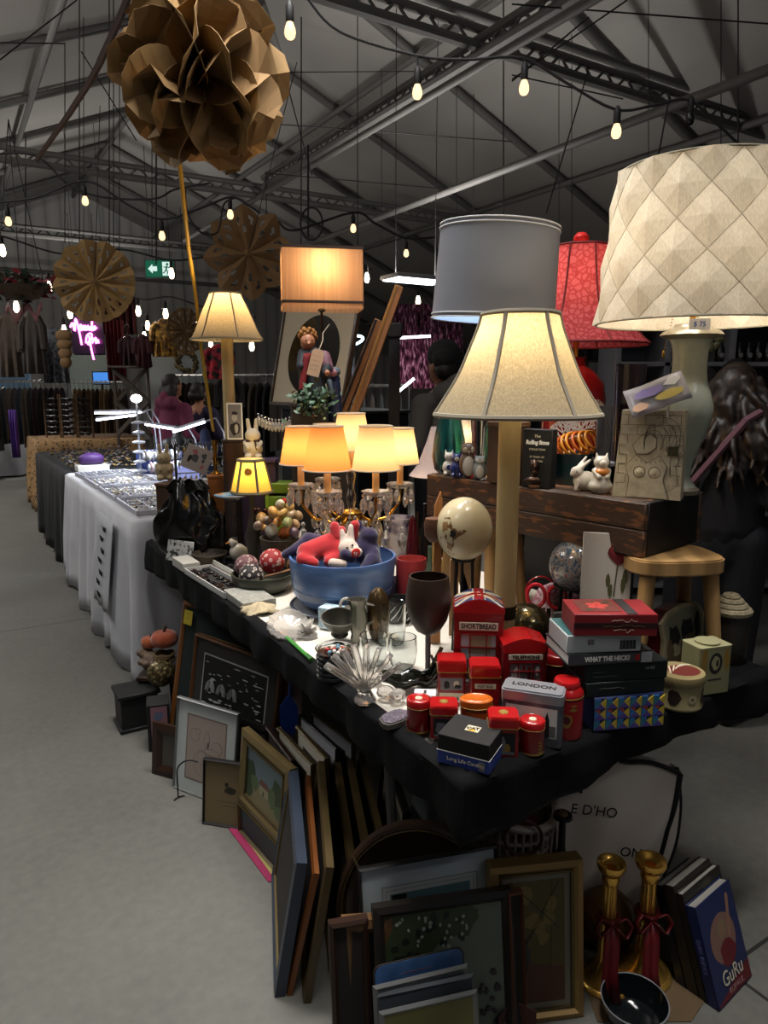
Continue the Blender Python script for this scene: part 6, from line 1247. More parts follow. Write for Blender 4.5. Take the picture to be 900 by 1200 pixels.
strokes('handwriting',pm('brown_ink','#5c4432',.7),t,[[(-.018+.004*i,.024-.018*j+.003*(i%2))for i in range(9)]for j in range(4)],0,.0005)
M().tube([(0,0,.046),(.006,.03,.09),(.0,.06,.12),(.016,.06,.16)],.0018,6).build('string',pm('string_pale','#a89a86',.8),t)
def shrub(label,cx,cy,Y,rx,rz,n,name='evergreen_sprig',mats=None,ls=.02,group=None,cat='plant'):
 q=D(cx,cy,Y);t=thing(name,label,cat,q,0,group);b=M()
 for i in range(n):
  p=Vector((rf.gauss(0,rx*.45),rf.gauss(0,rx*.3),rf.gauss(0,rz*.45)));d=Vector((rf.uniform(-1,1),rf.uniform(-1,1),rf.uniform(-.5,1))).normalized();s=d.orthogonal().normalized()
  b.mat(rf.randrange(len(mats)));l=ls*rf.uniform(.7,1.4);b.add([p,p+d*l*.5+s*l*.3,p+d*l,p+d*l*.5-s*l*.3],[(0,1,2,3)])
 b.build('foliage',mats,t,smooth=False,fix=False);M().tube([(0,0,-rz),(0,0,rz*.5)],.006,6).build('stem',mid_wood,t);return t
shrub('frosted green artificial holly in front of the caroller figurine',368,472,2.83,.075,.06,240,mats=[pm('holly','#2c4a2e',.5),pm('holly_frost','#62806a',.5),pm('holly_dark','#16281c',.5)],ls=.028)
t=thing('choir_figurine','navy blue robed figurine beside the caroller','figurine',D(392,492,3.0));g=lambda x,y,dy=0:D(x+4,y,3.0+dy)-t.location
organic('robe',[('c',g(388,488),g(388,450),.036,.026),('e',g(388,444),(.024,.022,.02))],pm('navy_robe','#141e38',.5),t,.005);organic('hood',[('e',g(388,436),(.026,.026,.022)),('c',g(382,448,-.02),g(384,460,-.04),.014,.012)],pm('slate_hood','#4d5a64',.5),t,.005);organic('face',[('e',g(387,437,-.02),(.015,.014,.017))],pm('doll_pink_skin','#96616a',.5),t,.004)
t2=thing('display_riser','dark narrow riser under the navy robed figurine','riser',Vector((t.location.x+.01,3.02,TB)));hz_=t.location.z-.036-TB-.012;M().box((0,0,hz_/2),(.1,.1,hz_),.003).build('body',BLACK,t2);M().box((0,0,hz_+.004),(.105,.105,.008),.002).build('top_board',BLACK,t2)
for i in range(12):
 o=bpy.data.objects.new('crystal_bead',dm);C.objects.link(o);o.location=D(303+4*i,487+7*math.sin(i*PI/11),3.0);o.scale=(1,1,1);tag(o,'clear crystal drop in the garland hung below the oval mirror','crystal drop','crystal garland below the oval mirror')
t2=thing('display_riser','tall black-draped riser at the end of the long table','riser',W3(3.77,2.005,0),AU);M().box((0,0,.672),(.32,1.0,1.344),.006).build('drape',black_cloth,t2);M().box((0,0,1.352),(.335,1.02,.016),.004).build('top_board',BLACK,t2)
def mirror_frame():
 p0,p1=D(314,474,4.5),D(402,480,3.78);p1 .z=p0 .z;w_=(p1-p0).length
 t=thing('framed_mirror','leaning oval mirror in a cream mat and dark wooden frame','mirror',(p0 .x,p0 .y+.14,1.365),.0);h=.62;az_=math.atan2(p1 .y-p0 .y,p1 .x-p0 .x);
 def fr(wd,hh,x0,mt,y0,y1,nm,th):
  b=M();b.box((x0+th/2,(y0+y1)/2,hh/2),(th,y1-y0,hh),.004);b.box((x0+wd-th/2,(y0+y1)/2,hh/2),(th,y1-y0,hh),.004);b.box((x0+wd/2,(y0+y1)/2,th/2),(wd,y1-y0,th),.004);b.box((x0+wd/2,(y0+y1)/2,hh-th/2),(wd,y1-y0,th),.004);return b.build(nm,mt,t)
 a=fr(w_,h,0,pm('frame_umber','#3a2818',.4),-.02,.01,'frame',.022)
 n=48;ov=[(w_/2+w_*.34*math.cos(2*PI*i/n),h/2+h*.38*math.sin(2*PI*i/n))for i in range(n)];sq=[]
 for i in range(n):
  c_,s_=math.cos(2*PI*i/n),math.sin(2*PI*i/n);k=1/max(abs(c_),abs(s_));sq.append((w_/2+(w_/2-.02)*c_*k,h/2+(h/2-.02)*s_*k))
 b=M();b.add([(x,-.008,z)for x,z in sq]+[(x,-.004,z)for x,z in ov],[(i,(i+1)%n,n+(i+1)%n,n+i)for i in range(n)]);m_=b.build('mat_board',pm('mat_cream','#a89a80',.7),t)
 b=M();b.add([(x,-.0035,z)for x,z in ov],[tuple(range(n))]);g_=b.build('mirror_glass',pm('mirror','#8a8a88',.04,1),t);M().box((w_/2,.004,h/2),(w_-.03,.004,h-.03)).build('backing',BLACK,t)
 t.rotation_euler=(-.2,0,az_)
mirror_frame()
def lean_bar_frame(label,name,x0,y0,x1,y1,Y0,Y1,wd,th,mats):
 """a tall frame seen nearly edge-on: long member between two points"""
 a,b_=D(x0,y0,Y0),D(x1,y1,Y1);L=(b_-a).length;t=thing(name,label,'frame',a)
 q_=(b_-a).to_track_quat('Z','Y');t.rotation_mode='QUATERNION';t.rotation_quaternion=q_
 if(q_@Vector((1,0,0))).y<0:wd=-wd
 for k in(0,1):M().box((k*wd,0,L/2),(th,.04,L),.004).build('side_rail',mats[0],t)
 for z_ in(.02,L-.02):M().box((wd/2,0,z_),(abs(wd),.04,.04),.004).build('cross_rail',mats[0],t)
 M().box((wd/2,.008,L/2),(abs(wd),.006,L-.05)).build('backing',mats[1],t);M().box((-math.copysign(th/2+.001,wd),.012,L/2),(.004,.012,L-.01)).build('gilt_edge',mats[2],t)
 return t
gilt=pm('gilt_edge','#9c7440',.35,.4)
lean_bar_frame('tall slanting wooden frame with a gilt edge leaning behind the candelabra','picture_frame',351,614,444,375,3.5,3.5,.14,.04,(pm('frame_tan','#7d5432',.45),BLACK,BLACK))
lean_bar_frame('taller slanting carved wooden frame beside the gilt-edged one','picture_frame',367,618,468,335,3.3,3.3,.14,.03,(pm('frame_tan2','#835a38',.45),BLACK,gilt))
t=thing('display_post','dark upright post with small studs behind the candelabra','post',(D(462,480,3.6).x,3.6,0));hz_=D(462,380,3.6).z;M().box((0,0,hz_/2),(.055,.06,hz_),.003).build('post',pm('post_navy','#12141c',.5),t);M().box((0,0,hz_-.03),(.075,.08,.07),.006).build('head_block',BLACK,t);b=M()
for k in range(4):b.ell((0,-.031,1.15+.045*k),(.006,.004,.006),n=8,m=6)
b.build('stud',WHITE,t)
rg=random.Random(31)
def axes_obj(o,org,x,z):
 x=x.normalized();z=(z-x*z.dot(x)).normalized();y=z.cross(x)
 m=Matrix((x,y,z)).transposed().to_4x4();m.translation=org;o.matrix_world=m
def framed(name,label,cat,w_,h,fw,dep,fmat,lip=None,mat_=None,mw=0,art=None,ground=None,thin=False,group=None):
 """picture standing in the local x-z plane, front at y = 0; art(w, h) -> (materials, polys) laid in the opening"""
 t=thing(name,label,cat,(0,0,0),0,group);b=M();ya=min(.0112,dep*.55)
 o_,i_=rect(0,0,w_,h),rect(fw,fw,w_-fw,h-fw);m_=rect(fw*.55,fw*.55,w_-fw*.55,h-fw*.55)
 vs=[(x,.004,z)for x,z in o_]+[(x,0,z)for x,z in m_]+[(x,min(.009,dep*.5),z)for x,z in i_]+[(x,dep,z)for x,z in o_]+[(x,dep,z)for x,z in i_]
 fs=[]
 for k in range(4):
  k2=(k+1)%4
  for a,c in((0,4),(4,8),(8,16),(16,12),(12,0)):fs.append((a+k,a+k2,c+k2,c+k))
 b.add(vs,fs);b.build('frame',fmat,t,smooth=False)
 if lip:
  b=M();e=fw*.22
  for a,c in(((fw,fw),(w_-fw,fw+e)),((fw,h-fw-e),(w_-fw,h-fw)),((fw,fw),(fw+e,h-fw)),((w_-fw-e,fw),(w_-fw,h-fw))):b.box(((a[0]+c[0])/2,.0085,(a[1]+c[1])/2),(c[0]-a[0],.007,c[1]-a[1]))
  b.build('gilt_lip',lip,t,smooth=False)
 M().box((w_/2,max(dep*.85,ya+.0045),h/2),(w_-fw*1.2,.002,h-fw*1.2)).build('backing',pm('backing_board','#4d3d2a',.8),t)
 x0,z0=fw,fw
 if mat_:
  M().box((w_/2,ya+.0013,h/2),(w_-fw*1.9,.002,h-fw*1.9)).build('mat_board',mat_,t);x0+=mw;z0+=mw
 pw,ph=w_-2*x0,h-2*z0
 if art and pw>0 and ph>0:
  ms,pl=art(pw,ph);o=patches('picture',ms,t,pl,ya);o.location=(x0,0,z0)
 return t
def on_floor(t,bl,br,lean,z=0.0):
 a,c=(P(*bl,z),P(*br,z))if not isinstance(bl,Vector)else(bl,br);d=c-a
 t.location=a;t.rotation_euler=(-lean,0,math.atan2(d.y,d.x));return t
def dims(bl,br,ytop,lean,z=0.0):
 a,c=P(*bl,z),P(*br,z);d=(c-a);n=Vector((-d.y,d.x,0)).normalized();x_=bl[0];lo,hi=.02,1.5
 for _ in range(30):
  m=(lo+hi)/2;p=a+n*math.sin(lean)*m+UP*math.cos(lean)*m
  v=p-Vector((0,0,EYE));cy=600-F*(v.y*SP+v.z*CP)/(v.y*CP-v.z*SP)
  if cy>ytop:lo=m
  else:hi=m
 return d.length,lo
inkpr=pm('ink_print','#0d0e0f',.6);paper=pm('paper_white','#9ea19e',.7);paper2=pm('paper_cream','#8d8168',.7)
blackf=pm('frame_black','#131110',.4);oakf=pm('frame_oak','#6e4420',.4);umberf=pm('frame_umber_d','#2c1a10',.4);silverf=pm('frame_silver','#6f706e',.4,.5);goldf=pm('frame_gold','#7b6a45',.35,.5);goldd=pm('frame_gold_dark','#57492c',.4,.4)
def art_plain(m):return lambda w_,h:([m],[(0,rect(0,0,w_,h))])
def art_wood(w_,h):
 pl=[(0,rect(0,0,w_,h)),(1,rect(.006,.006,w_-.006,h-.006))]
 for i in range(95):pl.append((0,[(x+.004,z)for x,z in blob(rg.uniform(.02,w_-.03),rg.uniform(.02,h-.02),rg.uniform(.004,.018),rg.uniform(.001,.003),7,.4,rg)]))
 for k in range(3):
  cx=w_*(.15+.18*k)
  for j in range(5):pl.append((0,[(cx+(.012+.004*j)*math.cos(a),h*.62+(.02+.006*j)*math.sin(a))for a in[PI*i/8 for i in range(9)]]+[(cx+(.0105+.004*j)*math.cos(a),h*.62+(.018+.006*j)*math.sin(a))for a in[PI-PI*i/8 for i in range(9)]]))
 return[paper,inkpr],pl
def art_sketch(w_,h):
 pl=[(0,rect(0,0,w_,h)),(1,rect(.006,.006,w_-.006,h-.006))]
 def ring(cx,cz,rx,rz):pl.append((2,[(cx+rx*math.cos(2*PI*i/18),cz+rz*math.sin(2*PI*i/18))for i in range(18)]));pl.append((1,[(cx+(rx-.0012)*math.cos(2*PI*i/18),cz+(rz-.0012)*math.sin(2*PI*i/18))for i in range(18)]))
 for cx,cz,rx,rz in((.45,.3,.24,.2),(.42,.38,.12,.1),(.22,.7,.12,.1),(.3,.76,.05,.05),(.52,.68,.07,.12),(.78,.58,.13,.1),(.5,.24,.1,.06),(.66,.5,.2,.05)):ring(cx*w_,cz*h,rx*w_,rz*h)
 pl.append((2,blob(.56*w_,.6*h,.02*w_,.05*h,8,.2,rg)))
 return[pm('sketch_edge','#6f5f58',.7),pm('sketch_paper','#90837a',.7),pm('sketch_ink','#4f443e',.7)],pl
def art_duck(w_,h):
 return[pm('duck_paper','#6f6044',.7),pm('duck_ink','#2a241b',.7)],[(0,rect(0,0,w_,h)),(1,blob(w_*.66,h*.55,w_*.16,h*.06,12,.15,rg)),(1,blob(w_*.56,h*.64,w_*.05,h*.04,9,.1,rg)),(1,rect(w_*.3,h*.36,w_*.8,h*.365)),(1,rect(w_*.45,h*.3,w_*.85,h*.304))]
def art_land(w_,h):
 ms=[pm('oil_sky','#5a6a70',.5),pm('oil_green','#2c3d28',.5),pm('oil_green2','#485a38',.5),pm('oil_cream','#8a8468',.5),pm('oil_roof','#5d4034',.5),pm('oil_path','#766c50',.5)]
 pl=[(0,rect(0,0,w_,h)),(5,[(0,0),(w_,0),(w_,h*.35),(w_*.5,h*.42),(0,h*.3)])]
 for x,z,rx,rz,k in((.12,.5,.14,.28,1),(.25,.4,.1,.15,2),(.85,.5,.16,.3,1),(.72,.4,.1,.18,2),(.9,.25,.12,.12,2),(.1,.2,.12,.12,1)):pl.append((k,blob(x*w_,z*h,rx*w_,rz*h,12,.25,rg)))
 pl+=[(3,rect(.4*w_,.3*h,.62*w_,.45*h)),(4,[(.36*w_,.45*h),(.66*w_,.45*h),(.58*w_,.56*h),(.42*w_,.56*h)]),(1,rect(.48*w_,.3*h,.52*w_,.38*h))]
 return ms,pl
def art_bloss(w_,h):
 ms=[pm('oil_mist','#565f52',.5),pm('oil_dark','#1c241b',.5),pm('oil_bloss','#8a8f80',.5),pm('oil_moss','#34402a',.5),pm('oil_plum','#2b2128',.5)]
 pl=[(0,rect(0,0,w_,h))]
 for x,z,rx,rz in((.2,.85,.25,.2),(.45,.92,.3,.14),(.12,.65,.16,.16),(.62,.9,.16,.12)):pl.append((3,blob(x*w_,z*h,rx*w_,rz*h,13,.25,rg)))
 for i in range(16):pl.append((1,blob(rg.uniform(.02,.7)*w_,rg.uniform(.62,.97)*h,.03*w_,.03*h,8,.4,rg)))
 for i in range(34):pl.append((2,blob(rg.uniform(.05,.72)*w_,rg.uniform(.6,.97)*h,.012*w_,.012*h,7,.4,rg)))
 for i in range(18):pl.append((4,blob(rg.uniform(.75,.98)*w_,rg.uniform(.05,.5)*h,.02*w_,.02*h,7,.4,rg)))
 return ms,pl
def art_autumn(w_,h):
 ms=[pm('oil_ochre','#4c4220',.5),pm('oil_trunk','#1d1710',.5),pm('oil_rust','#4d2d1a',.5),pm('oil_gold','#6b5c2a',.5),pm('oil_blue','#2a3238',.5)]
 pl=[(0,rect(0,0,w_,h)),(2,[(0,0),(w_,0),(w_,h*.28),(0,h*.36)])]
 for i in range(14):pl.append((3,blob(rg.uniform(0.05,.95)*w_,rg.uniform(.5,.97)*h,.1*w_,.06*h,9,.3,rg)))
 for x0,z0,x1,z1 in((.05,1,.9,.6),(.3,.5,.9,.98),(.2,.4,.6,.7),(.75,.3,.78,1)):pl.append((1,[(x0*w_,z0*h-.002),(x1*w_,z1*h-.002),(x1*w_,z1*h+.001),(x0*w_,z0*h+.001)]))
 pl+=[(4,blob(.3*w_,.4*h,.09*w_,.08*h,10,.15,rg)),(1,blob(.3*w_,.5*h,.035*w_,.03*h,9,.1,rg)),(1,rect(.26*w_,.26*h,.34*w_,.36*h))]
 return ms,pl
def art_coast(w_,h):return[pm('line_mat','#7c8482',.7),paper,pm('sea_teal','#47646a',.6),inkpr],[(0,rect(0,0,w_,h)),(1,rect(.003,.003,w_-.003,h-.003)),(0,rect(.01,.01,w_-.01,h-.01)),(1,rect(.012,.012,w_-.012,h-.012)),(2,rect(.02,.02,w_-.02,h-.02)),(3,rect(.024,.1,.06,h-.022)),(1,blob(w_*.6,h*.3,.06,.03,10,.3,rg))]
def floorpic(label,bl,br,ytop,lean,z=0.0,name='framed_picture',**k):
 w_,h=dims(bl,br,ytop,lean,z);return on_floor(framed(name,label,'picture',w_,h,**k),bl,br,lean,z)
green_mat=pm('mat_dark_green','#14211f',.75);grey_mat=pm('mat_charcoal','#2b2a27',.75)
t=floorpic('large oak-framed picture with a dark green mat leaning under the table',(195,868),(318,930),704,.2,fw=.022,dep=.025,fmat=oakf,mat_=green_mat,mw=.09,art=art_plain(pm('tan_panel','#8a6c48',.6)))
w_,h=dims((195,868),(318,930),704,.2)
n_=thing('paper_note','yellow price note stuck on the green matted picture','note',(0,0,0));M().box((0,0,0),(.055,.001,.06)).build('note',pm('note_yellow2','#b8a52c',.7),n_);strokes('handwriting',inkd,n_,[[(-.018+.009*i,.014+.003*(i%2))for i in range(5)],[(-.012+.008*i,-.004+.003*(i%2))for i in range(4)]],-.0005,.0007)
n_.matrix_world=Matrix.LocRotScale(t.location,t.rotation_euler,None)@Matrix.Translation((.05,-.002,h-.062))
floorpic('black and white woodcut print in a charcoal mat and brown frame',(214,884),(312,938),742,.17,fw=.014,dep=.02,fmat=pm('frame_rust','#5d3a1e',.4),mat_=grey_mat,mw=.05,art=art_wood)
floorpic('plain dark brown empty frame standing behind the white matted sketch',(177,907),(240,925),846,.1,fw=.045,dep=.02,fmat=umberf,art=art_plain(pm('dusty_glass','#4a4640',.3)))
floorpic('white matted pen sketch of a reclining figure in a thin silver frame',(201,923),(272,950),816,.14,fw=.007,dep=.018,fmat=silverf,mat_=pm('mat_white','#a9afac',.75),mw=.045,art=art_sketch)
floorpic('black frame lying back in the shadow behind the duck print',(266,934),(346,968),840,.16,fw=.03,dep=.02,fmat=blackf,art=art_plain(pm('black_glass','#15120f',.3)))
floorpic('small sepia duck print in a thin dark frame',(236,966),(286,974),889,.12,fw=.008,dep=.018,fmat=blackf,art=art_duck)
t=thing('wire_easel','thin bent black wire easel standing in front of the white matted sketch','easel',P(209,935));b=M();b.tube([(0,0,.004)]+[(.0+.05*(1-math.cos(a)),.0,.1+.05*math.sin(a))for a in[PI*i/16 for i in range(12)]],.003,6);b.tube([(-.01,-.02,.003),(0,0,.004),(.02,.01,.003)],.003,6);b.build('wire',BLACK,t)
a_,c_=P(277,938,.115),P(328,993,.115);w_=(c_-a_).length;h=dims((277,938),(328,993),853,.1,.115)[1]
t=framed('framed_painting','landscape oil painting of a cottage in a pale gilt frame','painting',w_+.02,h,.036,.03,goldf,goldd,art=art_land);on_floor(t,a_,a_+(c_-a_)*1.1,.1)
a0_,c0_=Vector((a_.x,a_.y,0)),Vector((c_.x,c_.y,0));t=framed('framed_picture','blue-grey panelled frame lying under the landscape painting','picture',w_+.05,.112,.01,.06,goldd,art=art_plain(pm('panel_bluegrey','#3a464a',.6)));on_floor(t,a0_,c0_,0)
t=thing('paper_board','magenta and yellow printed board lying flat under the frames','board',P(300,1000));b=M()
pp=[P(268,972),P(314,1034),P(342,1034),P(300,965)];q_=[P(276,968),P(318,1026),P(342,1030),P(300,965)]
b.mat(0).prism([(p.x-t.location.x,p.y-t.location.y)for p in pp],.001,.004);b.mat(1).prism([(p.x-t.location.x,p.y-t.location.y)for p in q_],.004,.0048);b.build('board',[pm('magenta','#8a1f4a',.6),pm('pale_yellow','#9c9450',.7)],t,smooth=False)
for i,(Z_,A_,lb,m1,m2)in enumerate((((308,852),(338,892),'dark brown framed picture right behind the landscape painting',umberf,pm('mat_umber','#2d2117',.7)),((321,853),(362,897),'white matted picture third in the row of leaning frames',goldd,pm('mat_ivory','#d4cebc',.7)),((343,851),(378,890),'white matted picture fourth in the row of leaning frames',goldd,pm('mat_ivory','#d4cebc',.7)),((347,838),(391,878),'pale grey matted picture fifth in the row of leaning frames',blackf,pm('mat_pale','#c4c4ca',.7)),((362,836),(410,872),'pale grey matted picture at the back of the row of leaning frames',goldd,pm('mat_pale','#c4c4ca',.7)))):
 zt_=.35;a,c=P(*Z_,zt_),P(*A_,zt_);a.z=c.z=0;w_=(c-a).length
 t=framed('framed_picture',lb,'picture',w_,zt_,.007,.016,m1,mat_=m2,mw=.045,art=art_plain(pm('dim_print','#3a3a34',.6)));on_floor(t,a,c,.02)
def edge_frame(label,A_,B_,C_,fw,dep,fm_,lip=None,m_=None):
 Cc=P(*C_);B3=D(B_[0],B_[1],Cc.y+.04);A3=P(A_[0],A_[1],B3 .z);ex=(A3-B3);L=ex.length;up=B3-Cc;h=up.length
 t=framed('framed_picture',label,'picture',L,h,fw,dep,fm_,lip,m_,.04,art_plain(pm('dim_print','#3a3a34',.6))if m_ else art_plain(pm('back_paper','#1d1813',.8)))
 axes_obj(t,Cc+ex+UP*.0015,-ex,up);return t
edge_frame('slate blue frame with a cream inner edge, nearest of the edge-on row',(337,893),(345,1003),(320,1170),.03,.03,pm('frame_slate','#2b3340',.4),goldf)
edge_frame('orange-brown wooden frame second in the edge-on row',(357,903),(366,1015),(335,1168),.02,.016,pm('frame_orange','#6b3d1a',.4))
for i,(A_,B_,C_,lb)in enumerate((((371,886),(380,1007),(354,1177),'olive-gold frame third in the edge-on row'),((390,884),(407,1006),(384,1140),'olive-gold frame fourth in the edge-on row'),((404,880),(424,990),(410,1112),'olive-gold frame fifth in the edge-on row'),((418,877),(442,983),(432,1088),'olive-gold frame sixth and last in the edge-on row'))):
 edge_frame(lb,A_,B_,C_,.022,.022,pm('frame_olive','#4a3c22',.4))
edge_frame('black frame with a cream mat leaning by the hanging black cloth',(446,872),(470,945),(458,1080),.02,.02,blackf,None,pm('mat_sand','#7c745e',.7))
t=thing('paper_board','pale grey cardboard sheet standing by the hanging black cloth','board',P(480,1062));M().box((0,.006,.21),(.09,.005,.42)).build('sheet',pm('board_grey','#7f8583',.8),t);t.rotation_euler=(-.1,.1,-.5)
t=thing('cleaning_brush','blue-handled flat brush leaning among the pictures under the table','brush',Vector((D(338,835,2.35).x,2.35,0)));zz=D(338,835,2.35).z;M().box((0,0,zz/2),(.02,.012,zz),.004).build('stem',BLACK,t);M().plate([(-.03,zz-.09),(.03,zz-.09),(.035,zz+.02),(.014,zz+.06),(-.006,zz+.06),(-.03,zz+.02)],-.008,.008).build('blue_blade',pm('brush_blue','#1f3d86',.4),t);M().tube([(.004,0,zz+.05),(.014,0,zz+.15)],.006,8).build('handle',pm('brush_blue','#1f3d86',.4),t)
t=thing('paper_board','pale pinkish board standing behind the blue-handled brush','board',Vector((D(345,835,2.5).x,2.5,0)));M().box((0,0,.28),(.07,.008,.56)).build('sheet',pm('board_pinkish','#8a7468',.8),t);t.rotation_euler=(0,0,-.5)
q.loc=Vector((D(488,1090,1.52).x,1.515,.002));t=thing('oval_tray','large dark wooden oval tray with a raised rim leaning behind the front pictures','tray',q.loc,facing(q.loc));t.rotation_euler[0]=-.16
rw,rh=.2,.218;el=lambda k,y,s:[(rw*s*math.cos(2*PI*i/60),y,rh+rh*s*math.sin(2*PI*i/60))for i in range(60)]
b=M();loops=[el(0,.03,1.0),el(0,0,1.0),el(0,-.004,.96),el(0,.004,.92),el(0,.018,.88),el(0,.018,.8)]
b.add([v for l in loops for v in l],[(j*60+i,j*60+(i+1)%60,(j+1)*60+(i+1)%60,(j+1)*60+i)for j in range(5)for i in range(60)]);b.build('rim',pm('tray_rim','#38261a',.35,coat=.3),t)
b=M();b.add(el(0,.019,.82),[tuple(range(60))]);b.build('tray_floor',pm('tray_floor','#20130d',.4),t);b=M();b.tube([(rw*.93*math.cos(2*PI*i/60),0,rh+rh*.93*math.sin(2*PI*i/60))for i in range(60)],.003,5,closed=True);b.build('inlay_line',goldd,t)
b=M();b.add(el(0,.028,.98),[tuple(range(60))]);b.build('tray_back',pm('tray_floor','#20130d',.4),t)
b=M();b.tube([(-rw*.8,-.004,rh*1.62),(-rw*.72,-.008,rh*1.5)],.004,6);b.build('clasp',goldd,t)
def toppic(label,TL,TR,zt,lean,xs=1.0,name='framed_picture',cat='picture',**k):
 a,c=P(*TL,zt),P(*TR,zt);d=c-a;n=Vector((-d.y,d.x,0)).normalized();w_=d.length;h=zt/math.cos(lean);off=n*math.sin(lean)*h
 a,c=a-off,c-off;a.z=c.z=.002;return on_floor(framed(name,label,cat,w_,h,**k),a,c,lean)
toppic('thin black frame with a wide white mat round a coastal print',(420,1021),(584,992),.4,.2,fw=.009,dep=.018,fmat=blackf,mat_=pm('mat_bluewhite','#a5aeb0',.75),mw=.045,art=art_coast)
toppic('dark moulded frame with a misty blossom painting in front of the white matted print',(437,1067),(601,1044),.355,.2,fw=.026,dep=.028,fmat=pm('frame_espresso','#1f1a15',.35),art=art_bloss)
toppic('dark brown narrow frame at the aisle side of the front group',(386,1086),(432,1078),.33,.16,fw=.015,dep=.025,fmat=umberf,art=art_plain(pm('back_paper','#1d1813',.8)))
toppic('light walnut frame standing beside the dark narrow one',(400,1082),(460,1078),.325,.14,fw=.034,dep=.03,fmat=pm('frame_walnut','#5f4428',.4),art=art_plain(pm('back_paper','#1d1813',.8)))
toppic('gilded frame with a pale mat round an autumn painting',(575,1020),(684,1009),.385,.13,fw=.024,dep=.045,fmat=pm('frame_antique_gold','#8f7244',.35,.5),lip=goldd,mat_=pm('mat_dim','#6f6a5a',.7),mw=.02,art=art_autumn)
toppic('reddish wooden narrow frame between the blossom and the autumn paintings',(597,1050),(614,1047),.352,.17,fw=.006,dep=.03,fmat=pm('frame_reddish','#5b3626',.4),art=art_plain(pm('back_paper','#1d1813',.8)))
def tin_sign():
 a,c=P(437,1132,.285),P(543,1107,.285);d=c-a;w_=d.length;t=thing('tin_sign','worn blue tin sign with rusted edges in the front group','sign');h=.28
 pl=rrect(w_,h,.018);b=M();b.plate([(x+w_/2,z+h/2)for x,z in pl],0,.003);b.build('plate',pm('sign_rust','#2a201b',.7),t)
 b=M();b.plate([(x*.965+w_/2,z*.985+h/2)for x,z in pl],-.0008,.0005);b.build('blue_enamel',noise_mix('blue_enamel',[(.3,'#2f4e78'),(.62,'#3f6496'),(.7,'#3a2c26')],18,6,.5),t)
 strokes('faded_script',pm('faded_red','#6a4a5c',.7),t,[[(w_*.3+.008*i,h-.03+.004*(i%2))for i in range(10)]],-.0008,.0009)
 strokes('worn_lettering',pm('worn_grey','#4a5560',.7),t,[[(w_*(.1+.09*i),h-.05),(w_*(.13+.09*i),h-.043+.004*(i%2)),(w_*(.16+.09*i),h-.051)]for i in range(9)],-.0008,.0014)
 n=Vector((-d.y,d.x,0)).normalized();off=n*math.sin(.2)*h;a,c=a-off,c-off;a.z=c.z=.008;on_floor(t,a,c,.2)
tin_sign()
for TL,TR,zt,lb,f1,art_ in(((437,1158),(549,1131),.263,'brushed silver frame behind the olive one at the very front',silverf,pm('panel_slate','#3c4248',.5)),((439,1167),(556,1142),.247,'second silver frame at the very front of the group',pm('frame_pewter','#575a5e',.4,.5),pm('panel_slate','#3c4248',.5)),((444,1188),(560,1161),.229,'silver frame with an olive green panel, frontmost of all pictures',silverf,pm('panel_olive','#55532c',.6))):
 toppic(lb,TL,TR,zt,.2,fw=.012,dep=.005,fmat=f1,art=art_plain(art_))
q=Px(606,1060,0);q.loc=Vector((D(600,1000,1.8).x,1.83,0));t=thing('laundry_basket','white plastic lattice basket of craft things under the table corner','basket',q.loc);H=D(606,938,1.83).z;r_=49*mpp(D(606,960,1.83))
b=M()
for k in range(9):z=.01+(H-.03)*k/8;rr=r_*(.82+.18*k/8);b.tube([(rr*math.cos(2*PI*i/40),rr*math.sin(2*PI*i/40),z)for i in range(40)],.0055,5,closed=True)
for i in range(34):a=2*PI*i/34;b.tube([(r_*.82*math.cos(a),r_*.82*math.sin(a),.005),(r_*math.cos(a),r_*math.sin(a),H-.02)],.0055,5)
b.build('lattice',pm('basket_white','#8f8076',.5),t);b=M();b.tube([(r_*1.02*math.cos(2*PI*i/40),r_*1.02*math.sin(2*PI*i/40),H-.008+.012*math.sin(4*PI*i/40))for i in range(40)],.011,8,closed=True);b.build('rim',pm('basket_rim','#b5a698',.45),t);M().lathe([(r_*.8,0),(r_*.82,.006),(.002,.006)],36).build('bottom',pm('basket_white','#8f8076',.5),t)
b=M();b.box((-.01,-r_*.98,H*.62),(.07,.002,.06));lb_=b.build('label',pm('label_dusty','#7c6e66',.6),t);scrawl(lb_,inkd,-.035,H*.66,.04,.012,-r_*.98-.002,8,2,.0009);scrawl(lb_,inkd,-.03,H*.6,.04,.006,-r_*.98-.002,10,3,.0006)
t2=thing('embroidery_hoop','round wooden embroidery hoop hung on the white basket','hoop',D(613,982,1.83-r_-.02));b=M();rr=22*mpp(t2 .location);b.tube([(rr*math.cos(2*PI*i/36),0,rr*math.sin(2*PI*i/36))for i in range(36)],.0045,8,closed=True);b.build('ring',pm('hoop_wood','#4a3020',.4),t2);M().tube([(0,0,rr),(0,-.002,rr+.014)],.005,6).build('screw',BRASS,t2)
o=organic('yarn_ball',[('e',(0,0,0),(.045,.045,.04)),('e',(.03,.01,-.01),(.03,.03,.03))],pm('yarn_red','#4f0d12',.9,bump=.5),None,.005,2,Vector((q.loc.x+.02,1.80,H-.05)));tag(o,'dark red yarn ball lying in the white basket','yarn')
